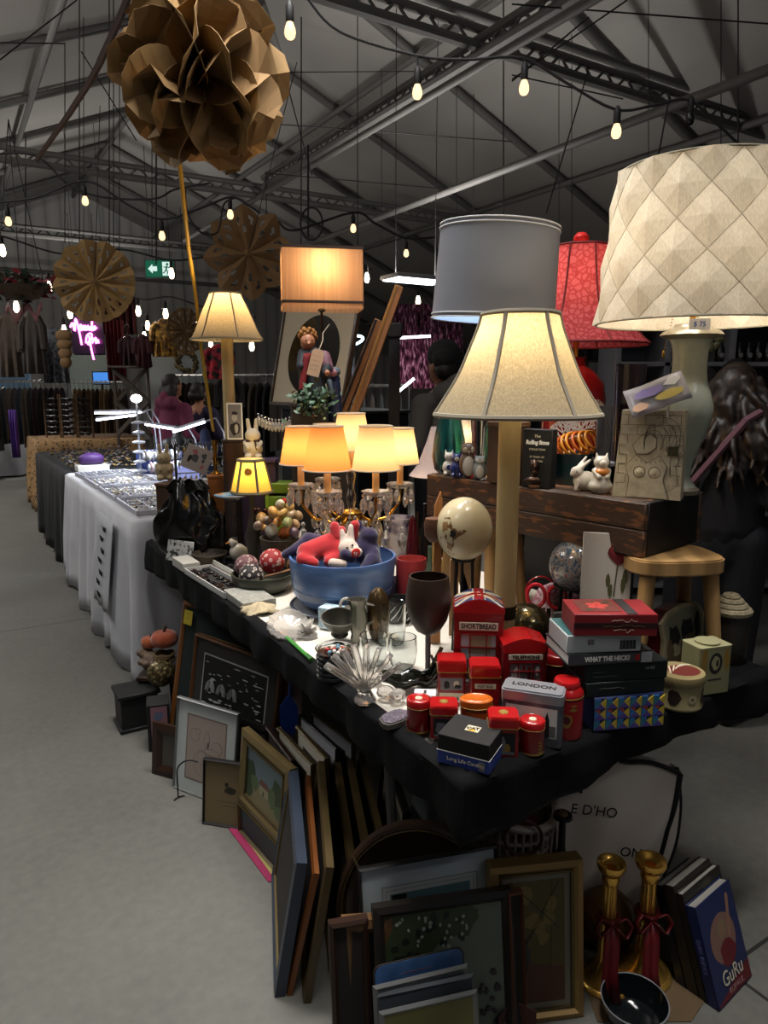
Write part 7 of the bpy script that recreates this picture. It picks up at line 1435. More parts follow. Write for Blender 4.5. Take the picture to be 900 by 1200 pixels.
for x,y0,y1,r0,lb,c in((637,925,1010,.014,'turned brown wooden spindle standing in the white basket','#3d2618'),(657,950,1010,.02,'black bottle standing between basket and tote bag','#101010')):
 p=D(x,y1,1.82 if x<650 else 1.72);zt_=D(x,y0,p.y).z;t2=thing('wooden_spindle' if x<650 else 'glass_bottle',lb,'spindle' if x<650 else 'bottle',Vector((p.x,p.y,.012 if x<650 else 0)));M().lathe([(r0,0),(r0,zt_*.6),(r0*.5,zt_*.72),(r0*.45,zt_*.92),(r0*1.3,zt_*.95),(r0*1.2,zt_-.01)],18).build('body',pm('spindle%d'%x,c,.35),t2);M().lathe([(r0*.7,zt_-.01),(r0*.5,zt_)],14).build('cap',pm('cap_gold%d'%x,'#6a5230',.4,.4),t2)
canv=pm('tote_canvas','#ddd0c2',.75,bump=.25,bscale=25);t=thing('tote_bag','large off-white tote bag with black piping and black lettering under the table','bag',P(722,1078));Yt=t.location.y
def tb(x,y,dy=0):return D(x,y,Yt+dy)-t.location
c4=[tb(652,1080),tb(752,1085),tb(797,906,.05),tb(650,868,.05)]
def tote(dy,s=1):
 def f(u,v):
  p=c4[0].lerp(c4[1],u).lerp(c4[3].lerp(c4[2],u),v);bulge=math.sin(PI*u)*math.sin(PI*min(1,v*1.1))*.05
  fold=.014*math.sin(5*u+7*v)*v+.009*math.sin(13*u-6*v)+.012*max(0,math.sin(9*(u-v)))
  return p+Vector((0,dy-s*(bulge+fold),0))
 return f
for nm,dy,s in(('front_panel',0,1),('back_panel',.06,-.3)):
 b=M();b.grid(tote(dy,s),30,30);o=b.build(nm,canv,t);o.modifiers.new('s','SOLIDIFY').thickness=.002
b=M();f0,f1=tote(0,1),tote(.06,-.3)
b.grid(lambda u,v:f0(1,u).lerp(f1(1,u),v)+Vector((.05*math.sin(PI*v)*math.sin(PI*u),0,0)),20,8);b.build('side_panel',canv,t);b=M();b.grid(lambda u,v:f0(0,u).lerp(f1(0,u),v),20,4);b.build('side_panel',canv,t)
b=M();b.tube([f0(1,i/20)+Vector((.001,-.004,0))for i in range(21)],.007,6);b.tube([f0(1-i/40,1)+Vector((0,-.004,0))for i in range(21)],.007,6);b.build('piping',BLACK,t);b=M();b.tube([f0(1,i/20).lerp(f1(1,i/20),.5)+Vector((.05*math.sin(PI*i/20)+.003,0,0))for i in range(21)],.006,6);b.build('side_piping',BLACK,t)
b=M();b.tube([f0(.1+.1*math.sin(PI*i/12),1-.0*i)+Vector((.0,-.012,-.12*math.sin(PI*i/12)))for i in range(13)],.006,6);b.build('handle',BLACK,t)
for txt,x,y,sz,an in(("E D'HO",690,944,.042,-.12),('ON',733,977,.04,-.12)):
 u,v=(x-652)/130,(1080-y)/190;p=f0(min(1,u),v);o=lettering(txt,sz,BLACK,t,p+Vector((0,-.024,0)),rot=(PI/2,-an,0),sx=.95)
o=M();q=Px(709,1104,0);r_=q.w(33);t=thing('wooden_gourd','round golden gourd-like wooden globe behind the brass candlesticks','gourd',q.loc)
b=M();b.lathe(spline([(r_*.3,0),(r_*.8,r_*.3),(r_,r_*.95),(r_*.85,r_*1.55),(r_*.4,r_*1.95),(r_*.05,r_*2)]),40,rf=lambda a,z:1+.02*math.cos(8*a));b.build('body',noise_mix('gourd_gold',[(.3,'#4a2f12'),(.7,'#7a5420')],4,4,.35,stretch=(1,1,5)),t);M().lathe([(r_*.08,r_*1.98),(r_*.06,r_*2.2),(r_*.09,r_*2.25)],12).build('stem',dark_wood,t)
cbrass=pm('candlestick_brass','#efbc5c',.26,.85)
ribm=pm('ribbon_red','#5a0a10',.5)
for i,(x,yb,yt,s,lb)in enumerate(((708,1150,1010,.9,'ornate brass candlestick with a red ribbon beside the gilded frame'),(753,1140,1007,.97,'ornate brass candlestick with a red ribbon beside the books'))):
 q=Px(x,yb,0);hz=q.h(yt);m=q.m*s;t=thing('brass_candlestick',lb,'candlestick',q.loc)
 b=M();b.lathe([(32*m,0),(33*m,.006),(31*m,.012),(28*m,.015),(27*m,.022),(23*m,.028),(22*m,.035),(17*m,.043),(16*m,.05),(12.5*m,.06),(11.5*m,.068)],48,rf=lambda a,z:1+.008*math.cos(24*a));b.build('base',cbrass,t)
 b=M();b.lathe([(11.5*m,.066),(10*m,.08),(9*m,hz*.5),(8*m,hz*.8),(9*m,hz*.83)],48,rf=lambda a,z:1+.06*math.cos(12*a));b.build('fluted_column',cbrass,t)
 b=M();b.lathe([(8.5*m,hz*.82),(11*m,hz*.86),(10*m,hz*.9),(16*m,hz*.94),(18*m,hz*.97),(17.5*m,hz),(13*m,hz*.99),(11*m,hz*.97),(6*m,hz*.96),(5*m,hz*.9),(.001,hz*.9)],44,rf=lambda a,z:1+.012*math.cos(22*a));b.build('candle_cup',cbrass,t)
 rb_=thing('ribbon','dark red ribbon bow tied round the candlestick beside the gilded frame' if i==0 else 'dark red ribbon bow tied round the candlestick beside the books','ribbon',q.loc+UP*(hz*.55));b=M()
 def strip(pts,w_,nrm=(1,0,0)):n=Vector(nrm)*w_;b.add([Vector(p)-n for p in pts]+[Vector(p)+n for p in pts],[(k,k+1,len(pts)+k+1,len(pts)+k)for k in range(len(pts)-1)])
 b.tube([(12.5*m*math.cos(2*PI*k/20),12.5*m*math.sin(2*PI*k/20),.0)for k in range(20)],.006,6,closed=True)
 strip([(.004,-13*m,0),(.006,-22*m,-.05),(.0,-30*m,-.12),(.008,-38*m,-hz*.55+.006)],.012);strip([(-.006,-13*m,0),(-.014,-24*m,-.06),(-.02,-32*m,-hz*.4),(-.016,-36*m,-hz*.53)],.009)
 for s_ in(-1,1):strip([(s_*.004,-14*m,0),(s_*.03,-18*m,.022),(s_*.045,-19*m,0),(s_*.032,-20*m,-.03),(s_*.004,-15*m,-.004)],.011,(.3,-.6,.5))
 o=b.build('bow',ribm,rb_,fix=False);o.modifiers.new('s','SOLIDIFY').thickness=.0015
BL_,BR_=P(843,1187),P(885,1141);xd=BR_-BL_;rr_t=ray(818,1080);xh=xd.normalized();TLp=Vector((0,0,EYE))+rr_t*((BL_-Vector((0,0,EYE))).dot(xh)/rr_t.dot(xh));ud=(TLp-BL_).normalized();xn=xd.normalized();ud=(ud-xn*ud.dot(xn)).normalized();yn=ud.cross(xn)
def book(label,off,w_,h,th,cov,spine_txt=None,front=None,smat=None,lift=0):
 t=thing('book',label,'book');b=M()
 M().box((w_/2,.0015,h/2),(w_,.003,h),.0008).build('cover',cov,t);M().box((w_/2,th-.0015,h/2),(w_,.003,h),.0008).build('cover',cov,t);M().box((.0015,th/2,h/2),(.003,th,h),.0008).build('spine',cov,t);M().box((w_/2+.001,th/2,h/2),(w_-.008,th-.006,h-.008)).build('pages',pm('pages_grey','#8b8780',.8),t)
 if front:front(t,w_,h,th)
 if spine_txt:lettering(spine_txt,th*.55,smat or cream,t,(-.0006,th/2,h*.5),rot=(PI/2,PI/2,-PI/2),sx=.8)
 axes_obj(t,BL_+yn*off+UP*(.004+lift),xn,ud);return t
def guru(t,w_,h,th):
 patches('cover_picture',[pm('cover_peach','#6f5148',.5),pm('cover_red','#5a1018',.5),pm('cover_skin','#7c5a48',.5),pm('cover_hair','#6d5f45',.5)],t,[(1,[(0.004,0.003),(w_-.003,.003),(w_-.003,h*.2),(w_*.5,h*.12),(.004,h*.02)]),(0,[(w_*.5+w_*.34*math.cos(2*PI*i/24),h*.55+h*.24*math.sin(2*PI*i/24))for i in range(24)]),(1,blob(w_*.55,h*.4,w_*.2,h*.14,12,.12,rg)),(3,blob(w_*.5,h*.64,w_*.12,h*.09,12,.15,rg)),(2,blob(w_*.5,h*.63,w_*.06,h*.055,10,.05,rg)),(2,[(w_*.62,h*.52),(w_*.7,h*.5),(w_*.84,h*.86),(w_*.77,h*.87)]),(2,blob(w_*.81,h*.88,w_*.04,h*.03,8,.2,rg))],0)
 lettering('GuRu',.05,pm('guru_gold','#b3ad98',.5),t,(w_*.52,-.0022,h*.2),sx=.85);lettering('RUPAUL',.02,pm('rupaul_red','#8d6a66',.5),t,(w_*.55,-.002,h*.07))
book('blue book with a portrait in a red dress and large script title',0,.17,.245,.028,pm('book_blue','#141f48',.4),'GURU  RUPAUL',guru,pm('spine_lilac','#58608c',.5))
book('dark book with ornate pale script title behind the blue one',.0285,.185,.27,.02,pm('book_dark','#1a1812',.4),None,lambda t,w_,h,th:(lettering('Thursday',.034,pm('script_pale','#7d7a60',.5),t,(w_*.55,-.001,h*.82),shear=.3,sx=.9),patches('cover_picture',[pm('cover_olive','#2f2c1e',.5)],t,[(0,blob(w_*.6,h*.93,.03,.014,9,.3,rg))],0),patches('spine_print',[pm('cover_olive','#2f2c1e',.5)],t,[(0,rect(.002,.01,.006,h*.8))],0)))
book('grey-edged thick book third from the blue one',.049,.18,.285,.03,pm('book_brown','#27211a',.4))
book('dark navy book at the back of the leaning books',.08,.17,.28,.026,pm('book_navy','#10131c',.4))
q=Px(742,1196,0);t=thing('glass_bowl','dark glass bowl with a bright rim on the floor before the candlesticks','bowl',q.loc,0);M().vessel([(.05,0),(.062,.006),(.074,.04),(.078,.06)],.003,44).build('bowl',pm('bowl_dark','#101416',.1,coat=.4),t);M().tube([(.077*math.cos(2*PI*i/44),.077*math.sin(2*PI*i/44),.06)for i in range(44)],.0018,6,closed=True).build('rim',silver,t)
t=thing('cloth_scrap','tan paper sheet lying under the candlesticks and books','paper',P(800,1178));pp=[P(680,1140),P(745,1105),P(836,1158),P(810,1198),P(700,1198)];M().prism([(p.x-t.location.x,p.y-t.location.y)for p in pp],.0005,.0025).build('sheet',pm('tan_sheet','#54422a',.8),t)
t=thing('greeting_card','reddish folded card standing in front of the gilded frame','card',P(600,1215));b=M();b.add([(0,0,0),(.05,-.02,0),(.05,-.02,.09),(0,0,.1),(-.04,-.03,0),(-.04,-.03,.085)],[(0,1,2,3),(0,3,5,4)]);o=b.build('card',pm('card_reddish','#43221c',.6),t,smooth=False);o.modifiers.new('s','SOLIDIFY').thickness=.002
q0=P(176,868);YY=q0 .y
def og(x,y,dy=0):return D(x,y,YY+dy)
t=thing('storage_box','black moulded box on the floor under the ornaments','box',P(166,855),AU);hz=D(166,812,P(166,855).y).z;M().box((0,.07,hz/2),(.16,.14,hz*.86),.004).build('body',BLACK,t);M().box((0,.07,hz*.95),(.18,.16,hz*.1),.003).build('lid',BLACK,t);M().box((0,.07,hz*.05),(.18,.16,hz*.1),.003).build('plinth',BLACK,t)
zb_=hz
t=thing('photo_box','dark box with a colour picture on its side beside the moulded box','box',P(188,880),.3);hz2=D(188,826,P(188,880).y).z;M().box((0,.05,hz2/2),(.09,.1,hz2),.002).build('body',BLACK,t);patches('side_picture',[pm('pic_pink','#7c5860',.5),pm('pic_blue','#515a70',.5),greyp],t,[(0,rect(-.03,.04,.035,hz2-.01)),(1,blob(0,hz2*.75,.02,.025,9,.3,rg)),(2,blob(.005,hz2*.45,.018,.03,9,.3,rg))],0)
b=M();rr=17*mpp(og(174,800));b.ell((0,0,0),(rr,rr,rr),n=30,m=20);o=b.build('textured_ball',noise_mix('dimpled_gold',[(.2,'#9a8a60'),(.5,'#4a4028')],60,1,.3,.6,kind='voronoi',bump=.8));o.location=Vector((og(174,805).x,P(166,855).y+.07,zb_+rr+.002));tag(o,'dimpled bronze ball resting on the black moulded box','ball')
sh=thing('ornament_shelf','low dark wooden stand behind the dimpled ball holding the pumpkins','stand',Vector((og(184,800,.22).x,YY+.27,0)));zsh=D(184,786,YY+.27).z;M().box((0,0,zsh-.01),(.17,.16,.02),.003).build('top_board',dark_wood,sh)
for i in(-1,1):
 for j in(-1,1):M().tube([(i*.07,j*.06,zsh-.02),(i*.075,j*.065,0)],.012,8).build('leg',dark_wood,sh)
zc=zsh+.001;ox,oy=sh.location.x,sh.location.y
o=organic('coral_rock',[('e',(0,0,.05),(.06,.05,.05))]+[('c',(0,0,.05),(.065*math.cos(i*2.4),.05*math.sin(i*2.4),.02+.075*(i%5)/4),.022,.014)for i in range(15)],pm('coral_brown','#5e4c3c',.7,var=.4,vscale=40),None,.005,1,Vector((ox-.015,oy-.02,zc)));tag(o,'knobbly brown coral lump among the ornaments by the white cloth','coral')
t=thing('velvet_pumpkin','orange velvet pumpkin on top of the ornament pile','pumpkin',Vector((ox+.035,oy-.02,zc+.125)));M().lathe(spline([(.01,0),(.045,.008),(.058,.035),(.045,.065),(.008,.07)]),40,rf=lambda a,z:1+.07*abs(math.cos(4*a))).build('body',pm('velvet_orange','#8f3a14',.8,sheen=.4),t);M().tube([(0,0,.065),(.004,0,.085),(.012,0,.095)],[.008,.006,.005],8).build('stem',pm('stem_brown','#3b2a1a',.7),t)
t=thing('velvet_pumpkin','smaller orange pumpkin behind the knobbly coral lump','pumpkin',Vector((ox-.045,oy+.03,zc+.1)));M().lathe(spline([(.008,0),(.034,.006),(.042,.026),(.034,.048),(.006,.052)]),36,rf=lambda a,z:1+.07*abs(math.cos(4*a))).build('body',pm('velvet_orange2','#9c4a1c',.8,sheen=.4),t);M().tube([(0,0,.048),(.004,0,.062)],[.006,.004],8).build('stem',MATS['stem_brown'],t)
t=thing('straw_nest','little straw nest basket under the orange pumpkin','basket',Vector((ox+.04,oy-.05,zc+.07)));b=M()
for k in range(5):b.tube([((.04+.004*math.sin(k*2))*math.cos(2*PI*i/24),(.04+.004*math.cos(k*2))*math.sin(2*PI*i/24),.008*k+.003*math.sin(5*i))for i in range(24)],.0055,6,closed=True)
b.build('straw',pm('straw_brown','#5f4c30',.8),t);M().lathe([(.03,-.065),(.034,-.02),(.038,.002),(.002,.002)],20).build('pot',pm('pot_grey','#3e4444',.7),t)
t=thing('terracotta_pot','tiny terracotta pot beside the dimpled bronze ball','pot',Vector((og(163,800).x-.015,P(166,855).y+.13,zb_+.001)));M().vessel([(.016,0),(.022,.035),(.025,.036),(.025,.046)],.003,24).build('pot',pm('terracotta','#5c3522',.7),t);M().lathe([(.02,.03),(.002,.034)],20).build('soil',pm('soil','#241a12',.9),t)
rh=random.Random(77)
kraft=pm('kraft_paper','#8a6c40',.75,var=.15,vscale=8);kraft_d=pm('kraft_paper_back','#7a5c34',.8)
def petal(l,w_,tw):
 b=M();n=7
 for s_ in(-1,1):
  vs=[]
  for i in range(n+1):
   u=i/n;hw=w_*math.sin(PI*min(1,.08+u*.74))**.75*(1 if u<.98 else.8);z=l*u
   vs+=[(0,.03*math.sin(PI*u),z),(s_*hw,tw*hw+.02*u,z-.15*hw*u)]
  b.add(vs,[(2*i,2*i+1,2*i+3,2*i+2)for i in range(n)])
 return b
c0=D(236,92,2.8);t=thing('paper_star','big crumpled kraft paper star ball hanging high above the tables','paper decoration',c0);S_=mpp(c0);variants=[]
for k in range(4):
 o=petal(.285+.02*(k%2),.115+.014*k,.5-.12*k).build('paper_petal',kraft if k%2 else kraft_d,t,smooth=False,fix=False);o.modifiers.new('s','SOLIDIFY').thickness=.0015;variants.append(o)
N=48
for i in range(N):
 zz=1-2*(i+.5)/N;a=i*2.399963;d=Vector((math.sqrt(1-zz*zz)*math.cos(a),math.sqrt(1-zz*zz)*math.sin(a),zz*1.12));o=variants[i%4]if i<4 else variants[i%4].copy()
 if i>=4:C.objects.link(o);o.parent=t
 o.rotation_mode='QUATERNION';o.rotation_quaternion=d.to_track_quat('Z','Y')@Euler((0,0,rh.uniform(0,6.28))).to_quaternion();o.location=d*.015
M().tube([(0,0,.2),(0,0,1.2)],.003,5).build('hanging_string',wire,t)
def rosette(label,cx,cy,rpx,Y,tilt,lobes,pw,sx=1.0,sc_=.06,mat=kraft,sect=24):
 c=D(cx,cy,Y);R_=rpx*mpp(c);t=thing('paper_rosette',label,'paper decoration',c);b=M();nr=12;na=lobes*12
 vs=[]
 for j in range(nr+1):
  for i in range(na):
   a=2*PI*i/na;ph=(i%12)/12;u=j/nr;ro=1-sc_*(abs(2*ph-1))**pw;r=R_*(.03+.97*u*ro)
   vs.append((r*math.cos(a)*sx,.05*R_/.3*(abs(2*((i%12)/12)-1)-.5)*min(1,u*2),r*math.sin(a)))
 fs=[]
 for j in range(nr):
  for i in range(na):
   if(j in(5,6)and i%12 in(5,6))or(j==9 and i%12 in(2,3,8,9))or(j==8 and i%12 in(2,9)):continue
   fs.append((j*na+i,j*na+(i+1)%na,(j+1)*na+(i+1)%na,(j+1)*na+i))
 b.add(vs,fs);o=b.build('pleated_paper',mat,t,smooth=False,fix=False);o.modifiers.new('s','SOLIDIFY').thickness=.002
 t.rotation_euler=tilt;M().tube([(0,0,R_*.1),(0,0,R_+.9)],.003,5).build('hanging_string',wire,t);M().ell((0,-.03,0),.02).build('knot',kraft_d,t);return t
rosette('flat pleated kraft paper rosette hanging in front of the neon sign',111,330,47,5.4,(0,.1,.1),12,2,sc_=.05)
rosette('cut-out kraft paper star with pointed lobes behind the cream bell lamp',291,297,54,5.0,(0,.3,-.1),8,1.2,sc_=.22,mat=pm('kraft_dim','#6e5230',.8))
rosette('narrow kraft paper rosette seen edge-on beside the yellow cord',218,388,27,7.0,(0,0,.9),12,2,sc_=.05,mat=pm('kraft_dim','#6e5230',.8))
q=M();q.tube([D(210,184,2.86),D(211,195,2.88),D(221,290,3.2),D(229,345,3.5),D(236,410,3.7),D(244,465,3.85),D(250,505,3.95)],.0085,8);tag(q.build('yellow_cord',pm('cord_yellow','#c79c2c',.5)),'thin yellow cord hanging down from the big kraft paper star','cord')
q=M();q.tube([D(155,-20,3.0),D(146,8,3.0),D(130,45,3.0),D(117,73,3.0)],.014,4);q.tube([D(119,70,3.0),D(104,98,3.0),D(80,135,3.0),D(42,189,3.0)],[.013,.012,.011,.008],4);tag(q.build('bent_pole',pm('pole_brown','#3d2c26',.6)),'bent brown wooden stick hanging beside the big kraft paper star','stick')
p=D(187,315,9);t=thing('exit_sign','green running-man exit sign with a white arrow hanging under the roof','exit sign',p);w_,h_=.335,.19
M().box((0,.03,0),(w_+.03,.05,h_+.03),.004).build('housing',pm('sign_grey','#5a5c5c',.5),t);M().box((0,.002,0),(w_,.006,h_)).build('green_panel',glow('exit_green','#0f7a5a',.5),t)
xw=glow('exit_white','#d8f0e8',1.0);b=M();b.plate([(-.14,0),(-.085,.055),(-.085,.028),(-.03,.028),(-.03,-.028),(-.085,-.028),(-.085,-.055)],-.004,-.001);b.build('arrow',xw,t);M().box((.09,-.002,0),(.11,.002,.16)).build('doorway',xw,t)
b=M();gk=[((.095,.052),(.095,.052),.016),((.09,.03),(.08,-.01),.013),((.08,-.01),(.1,-.035),.009),((.1,-.035),(.09,-.065),.008),((.08,-.01),(.06,-.04),.009),((.06,-.04),(.04,-.05),.008),((.09,.03),(.065,.015),.007),((.065,.015),(.05,.025),.006),((.09,.03),(.115,.01),.007),((.115,.01),(.125,.025),.006)]
for a,c,r in gk:
 if a==c:b.ell((a[0],-.004,a[1]),(r,.002,r))
 else:b.tube([(a[0],-.004,a[1]),(c[0],-.004,c[1])],r*.8,6)
b.build('running_figure',glow('exit_green','#0f7a5a',.5),t)
for k in(-1,1):M().tube([(k*.12,.03,.1),(k*.12,.03,1.4)],.004,5).build('hanger',wire,t)
def person(label,x,y,rz,height,hair,top,bottom,hood=False,beanie=None,longhair=False,arm=0,skin='#9a6a50',extra=None):
 k=height/1.72;t=thing('person',label,'person',(x,y,0),rz);sk=pm('skin_'+skin,skin,.55)
 V=lambda*p:tuple(c*k for c in p);cp=lambda a,c,r0,r1:('c',V(*a),V(*c),r0*k,r1*k)
 S=[('e',V(0,-.01,1.61),(.078*k,.095*k,.115*k)),('e',V(0,-.1,1.595),(.014*k,.02*k,.024*k)),('e',V(0,-.075,1.53),(.04*k,.03*k,.03*k)),cp((0,0,1.4),(0,-.005,1.54),.055,.05),cp((0,.01,1.0),(0,.01,1.36),.13,.13)]
 for s_ in(-1,1):
  S+=[('e',V(s_*.08,.0,1.605),(.012*k,.022*k,.03*k)),cp((s_*.18,.01,1.38),(s_*.22,.02,1.12),.05,.042),cp((s_*.09,0,.95),(s_*.1,-.01,.5),.085,.055),cp((s_*.1,-.01,.5),(s_*.1,.01,.09),.052,.036),cp((s_*.1,.02,.045),(s_*.11,-.14,.035),.042,.035)]
  el_,ha=(s_*.22,.02,1.12),(s_*.2,-.2-.06*arm,1.02+.1*arm)
  S+=[cp(el_,ha,.04,.028),cp(ha,(ha[0]-s_*.005,ha[1]-.07,ha[2]-.015),.03,.033)]
  for f in range(4):b0=(ha[0]+s_*(.027-.018*f),ha[1]-.09,ha[2]-.018);l=(.055,.068,.072,.06)[f];S+=[cp(b0,(b0[0],b0[1]-l*.6,b0[2]-.008),.0105,.0095),cp((b0[0],b0[1]-l*.6,b0[2]-.008),(b0[0],b0[1]-l,b0[2]-.028),.0095,.0085)]
  S+=[cp((ha[0]-s_*.025,ha[1]-.03,ha[2]-.005),(ha[0]-s_*.05,ha[1]-.075,ha[2]),.012,.01)]
 organic('body',S,sk,t,.0085*k,2)
 T=[cp((0,.015,.98),(0,.015,1.2),.17,.165),cp((0,.015,1.2),(0,.01,1.36),.165,.13),cp((-.14,.01,1.37),(.14,.01,1.37),.075,.075)]
 for s_ in(-1,1):T+=[cp((s_*.18,.01,1.37),(s_*.24,.02,1.12),.075,.065),cp((s_*.24,.02,1.12),(s_*.205,-.18-.06*arm,1.03+.1*arm),.062,.048)]
 if hood:T+=[cp((-.08,.09,1.44),(.08,.09,1.44),.075,.075),cp((0,.06,1.42),(0,.1,1.5),.1,.07)]
 organic('jacket',T,top,t,.014*k,5)
 organic('trousers',[cp((0,.01,.95),(0,.01,.9),.165,.16)]+[q_ for s_ in(-1,1)for q_ in(cp((s_*.09,0,.92),(s_*.105,-.01,.5),.115,.08),cp((s_*.105,-.01,.5),(s_*.105,.01,.12),.078,.065))],bottom,t,.014*k,4)
 for s_ in(-1,1):organic('shoe',[cp((s_*.1,.03,.05),(s_*.115,-.16,.042),.05,.042)],BLACK,t,.01,2)
 b=M()
 for s_ in(-1,1):b.ell(V(s_*.032,-.093,1.615),(.013*k,.006*k,.008*k),n=8,m=6)
 b.build('eyes',inkd,t);M().ell(V(0,-.098,1.548),(.022*k,.006*k,.006*k),n=8,m=6).build('mouth',pm('lip','#7a3f3a',.5),t)
 H_=[('e',V(0,.02,1.64),(.092*k,.1*k,.105*k))]
 if longhair:
  H_+=[cp((-.05,.06,1.56),(.05,.06,1.56),.07,.07),cp((-.1,.06,1.48),(.1,.06,1.48),.06,.06),cp((-.13,.08,1.4),(.13,.08,1.4),.06,.06)]
 elif hair:H_+=[cp((-.05,.06,1.58),(.05,.06,1.58),.06,.06)]+([cp((s_*.05,.07,1.55),(s_*.05,.09,1.38),.06,.045)for s_ in(-1,0,1)]if hair[1]else[])
 organic('hair',H_,hair[0],t,.01*k if not longhair else.008,2)
 if beanie:organic('beanie',[('e',V(0,.005,1.675),(.1*k,.115*k,.1*k)),cp((-.05,.05,1.65),(.05,.05,1.65),.07,.07)],beanie,t,.01,3)
 if extra:extra(t,k)
 return t
drk=pm('hair_dark','#14100e',.6,bump=.4,bscale=120);jeans=pm('dark_trousers','#14161c',.8)
Yp=4.5;person('person seen from behind in a grey hooded jacket and black beanie behind the stall',D(519,470,Yp).x,Yp,PI+.7,1.72,(drk,False),pm('hoodie_grey','#4d4a45',.85,bump=.2),jeans,hood=True,beanie=pm('beanie_black','#111112',.85))
Yp=7.0;person('person with long dark hair in a maroon pink hoodie beyond the jewellery lamps',D(203,470,Yp).x,Yp,2.6,1.58,(pm('hair_brown','#1f1713',.6),True),pm('hoodie_pink','#6a2a44',.85,bump=.2),jeans,hood=True)
Yp=7.6;person('person with short black hair in a dark purple top next to the pink hoodie',D(233,470,Yp).x,Yp,2.9,1.5,(drk,False),pm('top_purple','#221a36',.85),jeans)
def strap(t,k):
 b=M();b.tube([(-.17,-.06,1.4),(-.1,-.17,1.3),(.05,-.19,1.12),(.17,-.12,.97),(.19,.05,.95),(.05,.2,1.1),(-.12,.14,1.36),(-.17,.03,1.42),(-.17,-.06,1.4)],.016,6);b.build('bag_strap',pm('strap_pink','#6f4c55',.6),t)
 b=M();b.box((.26,.03,.86),(.1,.26,.2),.03);b.build('shoulder_bag',pm('bag_navy','#171b2c',.5),t)
t=person('person with long curly brown hair in a dark coat with a pinkish bag strap',1.5,3.05,2.2,1.57,(drk,True),pm('coat_black','#0c0c0f',.85),jeans,longhair=True,arm=1,extra=strap,skin='#8a5c48')
curly=noise_mix('hair_curly',[(.35,'#0f0a07'),(.58,'#2a1c11'),(.74,'#5c452a')],38,4,.45,bump=.8,stretch=(1,1,.22));S=[('e',(0,.03,1.47),(.095,.1,.115))]
for i in range(85):
 a=rh.uniform(-.12,1.12)*PI;L=rh.uniform(.2,.36);z_=rh.uniform(1.38,1.52);f_=rh.uniform(26,40);w0=rh.uniform(0,6);r1=rh.uniform(.07,.15)
 S.append(('t',[((.07+r1*(k/8)**.8+.014*math.sin(f_*L*k/8+w0))*math.cos(a)*1.1,.03+(.07+r1*.7*(k/8))*math.sin(a)+.014*math.cos(f_*L*k/8+w0),z_-L*k/8)for k in range(9)],[.02,.019,.018,.017,.016,.015,.013,.01,.006]))
organic('curls',S,curly,t,.0065,1)
for ch in t.children:
 if ch.name.startswith('hair'):ch.data.materials.clear();ch.data.materials.append(curly)
Yp=4.4;person('person with short dark hair behind the curly-haired shopper',D(862,450,Yp).x,Yp,2.4,1.63,(drk,False),pm('coat_char','#16161a',.85),jeans)
Yp=3.8;person('person in dark clothes with dark hair, farther from the picture edge behind the curly-haired shopper',D(826,450,Yp).x,Yp,2.0,1.57,(drk,True),pm('coat_ink','#101014',.85),jeans)
def garment(label,x,y0,wpx,y1,Y,col,group=None,rz=0,cat='garment',sleeves=True,name='hanging_garment',mat=None,thin=False):
 """clothes on a hanger: shoulders at pixel row y0, hem at y1"""
 p=D(x,y0,Y);m=mpp(p);w_=wpx*m;h=p.z-D(x,y1,Y).z;t=thing(name,label,cat,p,rz,group);ph=rh.uniform(0,6)
 mt=mat or pm('cloth_'+col,col,.85,var=.3,vscale=12)
 def f(u,v):
  a=2*PI*u;wd=w_/2*(.55+.45*min(1,v*6))*(1+.15*v);d_=(.013 if thin else.06)*(.5+.6*v)
  return(wd*math.cos(a)*(1+.03*math.sin(7*v)),d_*math.sin(a)*(1+.5*math.sin(8*a+ph)*v),-h*v-.02+.03*(1-abs(math.cos(a)))*(1-v))
 b=M();b.grid(f,40,9,closed=True);o=b.build('body',mt,t)
 if sleeves:
  for s_ in(-1,1):M().tube([(s_*w_*.3,0,-.05),(s_*w_*.5,.0,-h*.25),(s_*w_*.56,-.02,-h*.62)],[.04,.05,.04],8).build('sleeve',mt,t)
 M().tube([(-w_*.28,0,-.02),(0,0,.02),(-.024,0,.09)]+[(.026*math.cos(PI-PI*i/6),0,.1+.026*math.sin(PI-PI*i/6))for i in range(8)],.004,5).build('hanger',CHROME,t);return t
def rack(label,x0,x1,y,Y0,Y1):
 a,c=D(x0,y,Y0),D(x1,y,Y1);c.z=a.z;t=thing('clothes_rack',label,'rack',(a.x,a.y,0));d=c-a;d.z=0;n=Vector((-d.y,d.x,0)).normalized()
 M().tube([(0,0,a.z),tuple(d+UP*a.z)],.016,8).build('rail',CHROME,t)
 for e in(Vector((0,0,0)),d):
  M().tube([tuple(e),tuple(e+UP*a.z)],.014,8).build('post',CHROME,t);M().tube([tuple(e-n*.25+UP*.02),tuple(e+n*.25+UP*.02)],.016,8).build('foot',CHROME,t)
 return a,c
def fill(a,c,n,cols,glabel,group,hpx,wd):
 for i in range(n):
  p=a.lerp(c,(i+1)/(n+1));p.z-=.1;v=p-Vector((0,0,EYE));dd=v.y*CP-v.z*SP;x=450+F*v.x/dd;y=600-F*(v.y*SP+v.z*CP)/dd
  g=garment(glabel,x,y,wd,y+hpx*rh.uniform(.8,1.1),p.y,cols[i%len(cols)],group,rz=PI/2+math.atan2(c.y-a.y,c.x-a.x),sleeves=False,thin=True)
dk_=['#241c19','#3a2d22','#17171b','#4c3a2a','#2d1a1e','#1a2436','#5a4a38','#2a2522','#3d1c20']
a,c=rack('chrome clothes rack with dark clothes at the far aisle edge',-15,78,447,11.0,11.0);fill(a,c,14,dk_,'dark garment hanging on the far rack beyond the leopard cloth','clothes on the far dark rack',70,22)
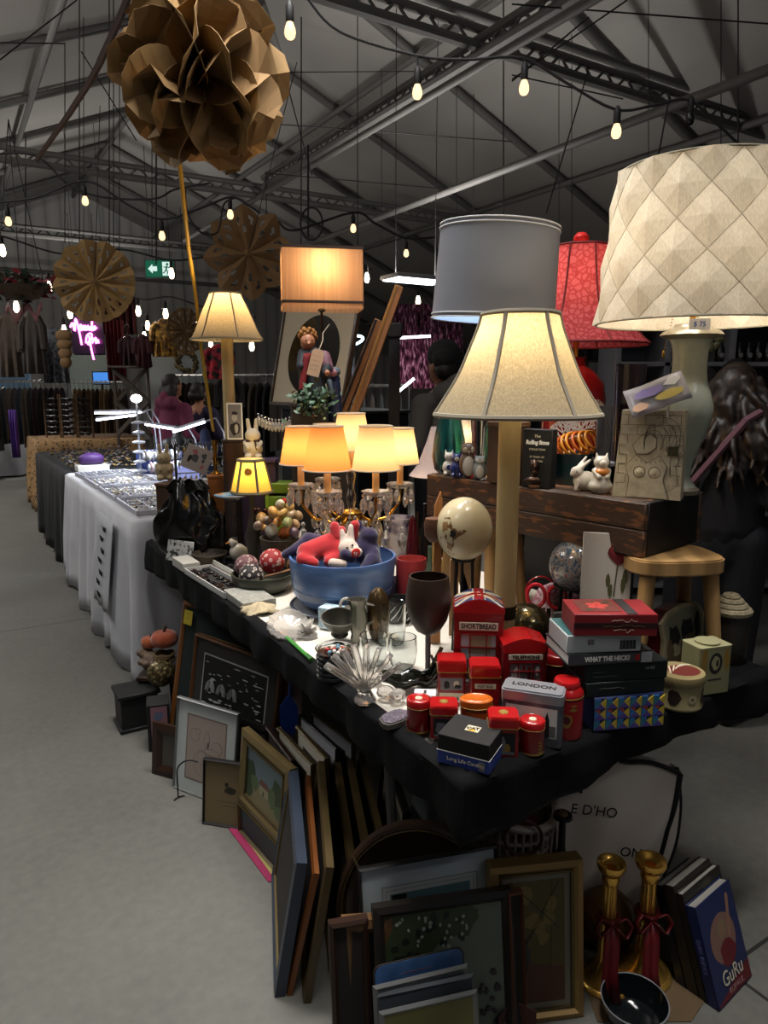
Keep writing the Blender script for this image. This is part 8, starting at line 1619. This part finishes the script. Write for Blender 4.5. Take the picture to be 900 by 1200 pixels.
a,c=rack('chrome clothes rack with beige coats behind the jewellery lamps',82,150,448,10.8,10.8);fill(a,c,12,['#7a6348','#8c7656','#3a2a22','#5e4a36','#6d5a44','#2c1f1c'],'beige or brown garment on the rack behind the jewellery lamps','clothes on the beige rack',66,20)
a,c=rack('chrome clothes rack with dark coats beyond the two people',206,330,440,9.4,9.0);fill(a,c,14,['#1b1a1c','#2c2622','#3d332a','#16181d','#4c4234','#23191a'],'dark coat on the rack beyond the two shoppers','coats on the rack beyond the shoppers',95,30)
a,c=rack('low chrome rack with patterned clothes in the shadow beside the leaning frames',330,480,452,7.4,7.2);fill(a,c,13,['#1a1614','#2d201a','#171a20','#33261e'],'dark garment on the rack behind the candelabra','clothes behind the candelabra',110,34)
for x,y0,w_,y1,c_,lb in((8,368,24,440,'#33291f','long grey-brown coat hanging high at the picture edge'),(36,366,24,436,'#2e2621','grey-brown wrap coat hanging high beside the first coat'),(62,385,26,447,'#10131a','black patterned dress hanging high beside the neon sign'),(149,393,15,427,'#2c0d14','dark maroon jacket with sequins standing above the wooden trellis'),(167,392,16,428,'#3a0f18','dark wine jacket hanging above the wooden trellis'),(192,374,26,416,'#7a5518','gold sequined dress hanging beside the narrow kraft rosette'),(256,404,28,442,'#7d1420','red and black flowered dress behind the cream bell lamp'),(268,440,26,500,'#14100f','black coat hanging behind the cream bell lamp pole')):
 garment(lb,x,y0,w_,y1,8.5+.15*((x//8)%4),c_,sleeves=w_<30,mat=noise_mix('gold_sequin',[(.35,'#2c1c08'),(.5,'#7a5518'),(.65,'#c9973a')],22,3,.35,.4)if 'gold' in lb else noise_mix('dress_print',[(.4,'#0e1016'),(.52,'#4c4f58'),(.6,'#10131a')],16,3,.8)if 'patterned' in lb else noise_mix('red_flowers',[(.42,'#140a0c'),(.5,'#8c1424'),(.7,'#b02030')],14,2,.8)if 'flowered' in lb else None)
def curtain(name,label,x0,x1,y0,y1,Y,mat,cat='curtain',folds=9,kind=None):
 a,c=D(x0,y0,Y),D(x1,y0,Y);zb=max(.02,D(x0,y1,Y).z);b=M();b.grid(lambda u,v:(a.x+(c.x-a.x)*u,Y+.05*math.sin(2*PI*folds*u),a.z+(zb-a.z)*v),folds*10,4);o=b.build(name,mat);o.modifiers.new('s','SOLIDIFY').thickness=.006;return tag(o,label,cat,kind=kind)
curtain('curtain','dark red curtain hanging under the flat paper rosette',122,144,375,446,9.8,pm('curtain_red','#5e0f1c',.8),folds=5)
curtain('curtain','wine red cloth swag behind the flat paper rosette',112,158,350,392,10.2,pm('curtain_wine','#3d1018',.8),folds=6)
curtain('curtain','purple cloth hanging below the neon sign',86,122,398,416,10.6,pm('cloth_violet','#2f1a4a',.8),folds=5)
curtain('curtain','bright purple cloth hanging low behind the leopard table',10,19,480,536,9.0,pm('cloth_violet2','#4a2c78',.8),folds=3)
tins=noise_mix('tinsel_pink',[(.4,'#2a0f1c'),(.55,'#7d3a56'),(.66,'#d9a0b8')],45,2,.3,.3,stretch=(1,1,.25))
b=M();rt_=random.Random(9)
for i in range(150):
 x=463+78*rt_.random();p0,p1=D(x,356,8.9+rt_.uniform(-.1,.1)),D(x+rt_.uniform(-1,1),455,8.9);w2=.014;b.quad(p0-Vector((w2,0,0)),p0+Vector((w2,.01,0)),p1+Vector((w2,0,0)),p1-Vector((w2,.01,0)))
tag(b.build('tinsel_curtain',tins,smooth=False,fix=False),'shimmering pink tinsel strip curtain behind the person in the beanie','tinsel curtain',kind='stuff')
curtain('curtain','plain black partition curtain behind the red lamp',590,765,372,640,5.4,pm('partition_black','#0c0c10',.9),folds=14)
for i,(x,y,lb)in enumerate(((688,432,'small framed photo on the black curtain nearest the red shade'),(703,430,'small framed photo on the black curtain in the middle'),(718,432,'small framed photo on the black curtain nearest the smoked vase'))):
 f=framed('framed_photo',lb,'picture',.09,.12,.012,.012,pm('photo_frame','#1c1b1b',.4),art=art_plain(pm('photo_grey','#5c5a58',.5)));f.location=D(x,y+10,5.3);M().tube([(.045,.012,.12),(.045,.03,.4)],.002,4).build('hanging_wire',wire,f)
for x0,x1,y0,y1,Y,m_,lb in((172,208,408,452,12,'#aab2b4','white exhibition board standing under the gold dress'),(209,238,406,452,12.9,'#a0a8aa','white exhibition board standing behind the flower wreath'),(84,126,412,455,12.4,'#9aa8a2','pale green-white panel below the neon sign'),(0,34,424,450,13.2,'#3c5468','dull blue panel behind the hanging coats')):
 a,c=D(x0,y1,Y),D(x1,y0,Y);t=thing('exhibition_board',lb,'board',((a.x+c.x)/2,Y,0));w_=c.x-a.x;M().box((0,0,c.z/2+.03),(w_,.04,c.z-.06),.004).build('board',pm('panel_'+m_,m_,.7),t)
 for s_ in(-1,1):M().box((s_*w_*.4,0,.02),(.05,.4,.04),.004).build('foot',STEEL,t)
t=thing('monitor','small monitor with a blue glowing screen before the pale green-white panel','monitor',D(119,443,11.9));M().box((0,0,0),(.3,.03,.22),.006).build('bezel',BLACK,t);M().box((0,-.016,0),(.26,.002,.18)).build('screen',glow('screen_blue','#3f7fd0',1.2),t);M().tube([(0,.01,-.1),(0,.01,-D(119,443,11.9).z)],.02,8).build('stand',BLACK,t)
p=D(101,393,9.4);t=thing('neon_sign','pink neon sign in flowing script glowing over the clothes stalls','neon sign',p);m_=mpp(p);ng=glow('neon_pink','#ff70dc',6)
nv=lambda L:[((x-101)*m_,0,(393-y)*m_)for x,y in spline(L,5)]
for pn,L in(('letter_stroke',[(83,384),(86,379),(88,388),(90,374),(93,388),(95,404)]),('letter_stroke',[(94,386),(95,381),(97,383),(96,387),(94,386),(97,383),(98,387),(99,382),(100,387),(101,382),(102,387),(104,382),(105,387)]),('letter_stroke',[(107,384),(105,384),(105,387),(108,384),(109,375),(108,387),(110,385),(112,382),(110,387),(114,384)]),('letter_stroke',[(100,402),(102,393),(107,391),(107,396),(102,402),(105,404)]),('letter_stroke',[(104,393),(105,400),(106,410),(108,421)]),('letter_stroke',[(106,399),(108,396),(109,399),(107,402),(110,398),(112,396),(112,402),(114,398),(115,402)])):M().tube(nv(L),.013,6).build(pn,ng,t)
M().box((0,.05,.02),(.42,.01,.5),.003).build('backplate',pm('acryl','#2a2030',.3),t)
for s_ in(-1,1):M().tube([(s_*.15,.05,.25),(s_*.15,.05,1.5)],.004,5).build('hanging_wire',wire,t)
red_l=pm('flower_red','#7c1c28',.6);grn_l=pm('leaf_dark','#1c2a1c',.6);brn_l=pm('leaf_brown','#4a3828',.7)
b0=shrub('hanging basket of red flowers and dark leaves under the roof at the picture edge',24,336,6.2,.26,.09,420,'hanging_basket',[grn_l,red_l,brn_l,pm('leaf_green2','#2d4030',.6)],.07,cat='flower basket')
for dx in(-.2,.2,.0):M().tube([(dx,0,0),(.02,0,1.3)],.004,5).build('chain',wire,b0)
M().vessel([(.1,-.1),(.2,-.05),(.24,0)],.006,28).build('basket',brn_l,b0)
t=thing('ribbon_garland','curly pale pink ribbon garland below the flower basket','garland',D(28,368,6.2));b=M();n=40
b.grid(lambda u,v:(-.17+.34*u,.03*math.cos(10*u),-.02+.05*math.sin(14*u)+.07*v),n,2);o=b.build('ribbon',pm('ribbon_pink','#8a5a58',.6),t,fix=False);o.modifiers.new('s','SOLIDIFY').thickness=.002;M().tube([(0,0,.02),(0,0,.15)],.003,5).build('tie',wire,t)
t=thing('wreath','dried flower wreath hanging on the white exhibition board','wreath',D(219,425,11.9));b=M()
for i in range(70):a=2*PI*i/70;rr=.15+rh.uniform(-.04,.04);b.mat(i%3).ell((rr*math.cos(a),rh.uniform(-.03,.02),rr*math.sin(a)),.03,n=7,m=5)
b.build('flowers',[brn_l,pm('dried_cream','#8a7c58',.7),pm('dried_green','#4c4f34',.7)],t);b=M();b.tube([(.15*math.cos(2*PI*i/24),0,.15*math.sin(2*PI*i/24))for i in range(24)],.02,6,closed=True);b.build('ring',brn_l,t)
t=thing('wooden_trellis','crossed grey wooden trellis stand under the maroon jackets','trellis',D(160,560,8.6));zz=t.location.z;t.location.z=0;tz=D(160,430,8.6).z
for a_,c_ in(((-.2,tz-.02),(.2,tz-.42)),((.2,tz-.02),(-.2,tz-.42)),((-.2,tz-.4),(.2,tz-.8)),((.2,tz-.4),(-.2,tz-.8))):M().tube([(a_[0],0,a_[1]),(c_[0],.02,c_[1])],.032,4).build('slat',pm('trellis_grey','#4a4038',.7),t)
M().box((0,0,tz),(.46,.18,.025),.003).build('shelf_board',pm('trellis_grey','#4a4038',.7),t)
for s_ in(-1,1):M().box((s_*.2,.03,tz/2),(.03,.03,tz),.003).build('upright',pm('trellis_grey','#4a4038',.7),t)
t=thing('leaf_fan','tan scalloped felt leaf hanging beside the patterned dress','decoration',D(76,410,8.4));b=M()
for k in range(4):b.ell((0,0,.16-.1*k),(.1-.01*k,.03,.07),n=14,m=8)
b.build('felt',pm('felt_tan','#6e5230',.8),t);M().tube([(0,0,.2),(0,0,.9)],.003,5).build('string',wire,t)
wj=pm('jewel_white','#a7a9b4',.5);lav=pm('box_lavender','#7f84b4',.6)
def jp(a,b_,z=0):return W3(a,b_,WZ+.0068+z)
for i,(a,b_,la,lb_,lb)in enumerate(((5.55,.98,.3,.36,'white ring tray with rows of rings at the far table corner'),(5.1,1.0,.5,.4,'white compartment tray of silver jewellery next to the ring tray'),(4.55,1.0,.5,.4,'white compartment tray of silver jewellery in the middle of the white table'),(4.0,1.0,.5,.4,'white compartment tray of silver jewellery nearest the brown wooden box'))):
 t=thing('jewellery_tray',lb,'tray',jp(a,b_),AU+(.0 if i else.1));b=M();b.box((0,0,.004),(lb_,la,.008))
 for s_ in(-1,1):b.box((s_*lb_/2,0,.014),(.01,la+.01,.026));b.box((0,s_*la/2,.014),(lb_,.01,.026))
 b.build('tray_shell',wj,t,smooth=False);b=M()
 for k in range(1,5):b.box((0,-la/2+la*k/5,.012),(lb_,.005,.012))
 for k in range(1,4):b.box((-lb_/2+lb_*k/4,0,.012),(.005,la,.012))
 b.build('dividers',wj,t,smooth=False)
b=M();rj=random.Random(6);jm=[pm('silver_bits','#b9b9bc',.25,.8),pm('gold_bits','#a08a55',.3,.7),pm('dark_bits','#2c2a2c',.3)]
for a,b_ in((5.1,1.0),(4.55,1.0),(4.0,1.0)):
 for i in range(330):
  p=jp(a+rj.uniform(-.235,.235),b_+rj.uniform(-.185,.185),.0115);s=rj.uniform(.004,.009);b.mat(0 if rj.random()<.6 else rj.randrange(1,3));b.ell(tuple(p+UP*s*.5),(s*rj.uniform(.6,1.5),s,s*.6),(0,0,rj.uniform(0,3)),6,4)
tag(b.build('silver_jewellery',jm,smooth=False,fix=False),'countless small silver and gold jewellery pieces filling the white trays','jewellery',kind='stuff')
b=M()
for i in range(7):
 for k in range(11):p=jp(5.43+.04*i,.83+.03*k,.02);b.ell(tuple(p),(.006,.006,.008),None,6,4)
tag(b.build('ring_rows',jm[0],smooth=False,fix=False),'rows of little rings standing in the ring tray','rings',kind='stuff')
for a,b_,sx,sy,sz,mt,nm,lb in((5.6,1.36,.26,.16,.17,pm('box_royal','#142a66',.5),'jewellery_box','royal blue box standing behind the ring tray'),(5.35,1.42,.1,.16,.18,lav,'jewellery_box','lavender upright box next to the royal blue one'),(4.9,1.4,.14,.1,.12,lav,'jewellery_box','lavender box beside the bracelet stands')):
 t=thing(nm,lb,'box',jp(a,b_),AU);M().box((0,0,sz/2),(sx,sy,sz-.006),.004).build('body',mt,t);M().box((0,0,sz-.01),(sx+.006,sy+.006,.02),.003).build('lid',mt,t)
for i,(a,z_,lb,m1)in enumerate(((5.05,.1,'bracelet stand with pink and white bangles beside the lavender boxes','#a58a90'),(5.2,.17,'taller bracelet stand with dark and white bangles beside the lavender boxes','#5c564e'))):
 t=thing('bracelet_stand',lb,'jewellery stand',jp(a,1.3),AU);M().lathe([(.05,0),(.05,.01),(.01,.014),(.01,z_)],20).build('base',wj,t);o=M().lathe([(.024,-.13),(.026,-.12),(.026,.12),(.024,.13)],20).build('bar',wj,t);o.rotation_euler=(0,PI/2,0);o.location=(0,0,z_)
 for k in range(9):o=M().tube([(.032*math.cos(2*PI*j/20),.032*math.sin(2*PI*j/20),0)for j in range(20)],.008,6,closed=True).build('bracelet',[pm('br_'+m1,m1,.4),WHITE,jm[0]][k%3],t);o.rotation_euler=(0,PI/2,0);o.location=(-.11+.027*k,0,z_)
for i,(a,b_,lb)in enumerate(((5.75,1.58,'black necklace bust with silver chains behind the bracelet stands'),(5.1,1.6,'dark blue necklace bust under the long LED tube'))):
 t=thing('necklace_bust',lb,'jewellery stand',jp(a,b_),AU);organic('bust',[('c',(0,0,.08),(0,0,.2),.065,.075),('c',(0,0,.2),(0,.01,.32),.05,.035),('c',(-.08,0,.2),(.08,0,.2),.05,.05),('e',(0,0,.02),(.06,.06,.018))],BLACK if i==0 else pm('velvet_navy','#0f1630',.9),t,.008,3)
 for k in range(3):M().tube([((.04+.014*k)*math.cos(x),-.06-.024*math.sin(-x),.24+(.06+.03*k)*math.sin(x))for x in[PI+PI*j/12 for j in range(13)]],.0035,5).build('chain',jm[0],t)
t=thing('earring_rack','wide rack hung with silver earrings under the LED tubes','jewellery stand',jp(4.45,1.45),AU)
for s_ in(-1,1):M().tube([(s_*.25,0,0),(s_*.25,0,.3)],.008,6).build('post',BLACK,t)
for k in range(3):
 M().tube([(-.25,0,.12+.09*k),(.25,0,.12+.09*k)],.005,6).build('bar',BLACK,t)
 for j in range(14):b=M();b.ell((0,0,-.02),(.008,.004,.02),None,6,5);b.tube([(0,0,0),(0,0,.012)],.0015,4);o=b.build('earring',jm[j%2],t);o.location=(-.23+.035*j,-.008,.105+.09*k)
tube_=glow('led_tube','#eaf2ff',14)
for(x0,y0,x1,y1,Y,lb)in((111,484,166,483,5.6,'upper white LED tube lamp over the jewellery table'),(113,492,160,486,5.4,'lower white LED tube lamp over the jewellery table'),(170,497,207,503,4.9,'short white LED tube lamp pointing to the tall brown box'),(203,506,240,494,4.6,'slanting white LED tube lamp behind the cream bunny')):
 a,c=D(x0,y0,Y),D(x1,y1,Y);t=thing('led_tube_lamp',lb,'lamp',(a+c)/2);d=c-a;M().tube([tuple(-d/2),tuple(d/2)],.009,10).build('tube',tube_,t);M().tube([tuple(-d/2+UP*.012),tuple(d/2+UP*.012)],.01,6).build('housing',wj,t)
 e=d/2;M().tube([tuple(e),tuple(e+Vector((.06,.05,.02))),tuple(e+Vector((.1,.1,-.08))),tuple(e+Vector((.11,.12,-(a.z+c.z)/2+WZ+.02)))],.006,6).build('gooseneck',wj,t);M().lathe([(.04,0),(.04,.012),(.008,.016)],16,tuple(e+Vector((.11,.12,-(a.z+c.z)/2+WZ+.006)))).build('base',wj,t)
 l=bpy.data.lights.new('tube_light','AREA');l.shape='RECTANGLE';l.size=d.length;l.size_y=.02;l.energy=5;l.color=(.9,.95,1);o=bpy.data.objects.new('tube_light',l);C.objects.link(o);o.parent=t;o.location=(0,0,-.014)
t=thing('spiral_stand','white tiered spiral jewellery stand with a bright lamp on top','jewellery stand',jp(5.42,1.2));zt_=D(146,470,5.6).z-WZ;M().tube([(0,0,0),(0,0,zt_)],.008,8).build('pole',wj,t)
for k in range(6):M().lathe([(.045,0),(.048,.01),(.012,.022)],20,(0,0,.03+k*zt_*.13)).build('tier',wj,t)
M().ell((0,0,zt_+.02),(.04,.04,.03)).build('lamp_bulb',glow('led_spot','#fff6e6',12),t)
b=M()
for i in range(420):p=W3(rj.uniform(6.3,7.9),rj.uniform(.85,1.6),.818+rj.uniform(0,.08)*(i%3==0));s=rj.uniform(.008,.02);b.mat(rj.randrange(3));b.ell(tuple(p),(s,s*.8,s*.5),None,6,4)
tag(b.build('costume_jewellery',jm,smooth=False,fix=False),'glittering costume jewellery spread over the black table','jewellery',kind='stuff')
t=thing('purple_purse','purple purse lying on a white box on the black table','purse',W3(6.15,.98,.86),AU);organic('purse',[('e',(0,0,.045),(.1,.06,.05)),('c',(-.07,0,.02),(.07,0,.02),.025,.025)],pm('purse_purple','#4a2c6a',.5),t,.008,3);M().box((0,0,-.03),(.24,.16,.05),.003).build('white_box',WHITE,t)
for i,x in enumerate((64,83,102)):
 p=D(x,520,8.9);t=thing('sunglasses_rack','slim upright rack with rows of dark sunglasses above the leopard table','rack',(p.x,p.y,.84),0,'sunglasses racks on the leopard table');zt_=D(x,462,8.9).z-.84
 for s_ in(-1,1):M().tube([(s_*.09,0,0),(s_*.09,0,zt_)],.012,6).build('post',pm('rack_tan','#5c4630',.5),t)
 for k in range(7):
  b=M()
  for s_ in(-1,1):b.ell((s_*.04,-.03,0),(.035,.008,.025),None,10,6)
  b.tube([(-.08,-.02,.005),(0,-.032,.012),(.08,-.02,.005)],.006,5);o=b.build('sunglasses',BLACKG,t);o.location=(0,0,zt_*(.1+.13*k))
t=thing('ring_lamp','oval glowing white ring lamp behind the leaning frames','lamp',D(409,400,5.2));b=M();b.tube([(.1*math.cos(2*PI*i/36),.04*math.sin(2*PI*i/36),.02*math.cos(2*PI*i/36)+.035*math.sin(2*PI*i/36))for i in range(36)],.009,8,closed=True);b.build('ring',glow('ring_glow','#bfeaf6',7),t);M().tube([(.02,.03,0),(.03,.1,-.3),(.03,.1,-t.location.z)],.012,8).build('stand',wj,t);M().lathe([(.14,0),(.14,.02),(.02,.03)],20,(.03,.1,-t.location.z)).build('base',wj,t)
t=thing('led_tube_lamp','slim white tube lamp before the pink tinsel curtain','lamp',D(487,395,7.8));M().tube([(-.22,0,-.01),(.16,0,.01)],.014,8).build('tube',glow('led_tube2','#f0f4ff',5),t);M().tube([(-.22,0,-.01),(-.22,.02,-t.location.z)],.012,6).build('stand',STEEL,t)
t=thing('led_tube_lamp','slanting white tube lamp on a stand beside the beanie-wearing person','lamp',D(477,452,5.0));M().tube([(-.06,0,-.04),(.05,0,.05)],.01,8).build('tube',glow('led_tube2','#f0f4ff',5),t);M().tube([(-.06,0,-.04),(-.1,.03,-.25),(-.1,.03,-t.location.z)],.01,6).build('stand',wj,t)
p0,p1=D(722,470,4.9),D(935,470,4.9);t=thing('shelf_unit','pale grey shelf unit with dark bottles behind the quilted lampshade','shelf',(p0 .x,4.9,0));w_=p1 .x-p0 .x;zt_=D(722,372,4.9).z;shm=pm('shelf_pale','#77787c',.6)
for x_ in(0,w_*.27,w_*.62,w_):M().box((x_,.2,zt_/2),(.04,.4,zt_),.003).build('upright',shm,t)
for z_ in(.08,.6,1.1,D(860,424,4.9).z-.015,zt_):M().box((w_/2,.2,z_),(w_,.4,.03),.003).build('shelf_board',shm,t)
M().box((w_/2,.39,zt_/2),(w_,.02,zt_)).build('back_panel',pm('shelf_back','#4a4a50',.7),t)
for i in range(6):
 x=843+11*i;p=D(x,424,5.0);bz=D(860,424,4.9).z+.001;o=thing('dark_bottle','dark bottle with a pale round label in the row on the grey shelf','bottle',(p.x,5.0,bz),0,'bottles on the grey shelf');M().lathe([(.03,0),(.031,.005),(.031,.09),(.012,.115),(.012,.135)],14).build('glass',BLACKG,o);b=M();b.ell((0,-.031,.045),(.016,.003,.018),n=10,m=6);b.build('label',pm('bottle_label','#8a8884',.6),o)
t=thing('dried_leaf_sprig','sprig of dried green leaves behind the celadon lamp neck','plant',D(836,398,3.0));b=M()
for k in range(7):a=k*.9;b.ell((.025*math.cos(a),0,.03*math.sin(a)),(.022,.006,.014),(0,a,0),8,5)
b.build('leaves',pm('leaf_dry','#4c4a2c',.7),t);M().tube([(0,0,0),(.03,0,.06),(.08,.02,.3)],.003,5).build('stem',brn_l,t)
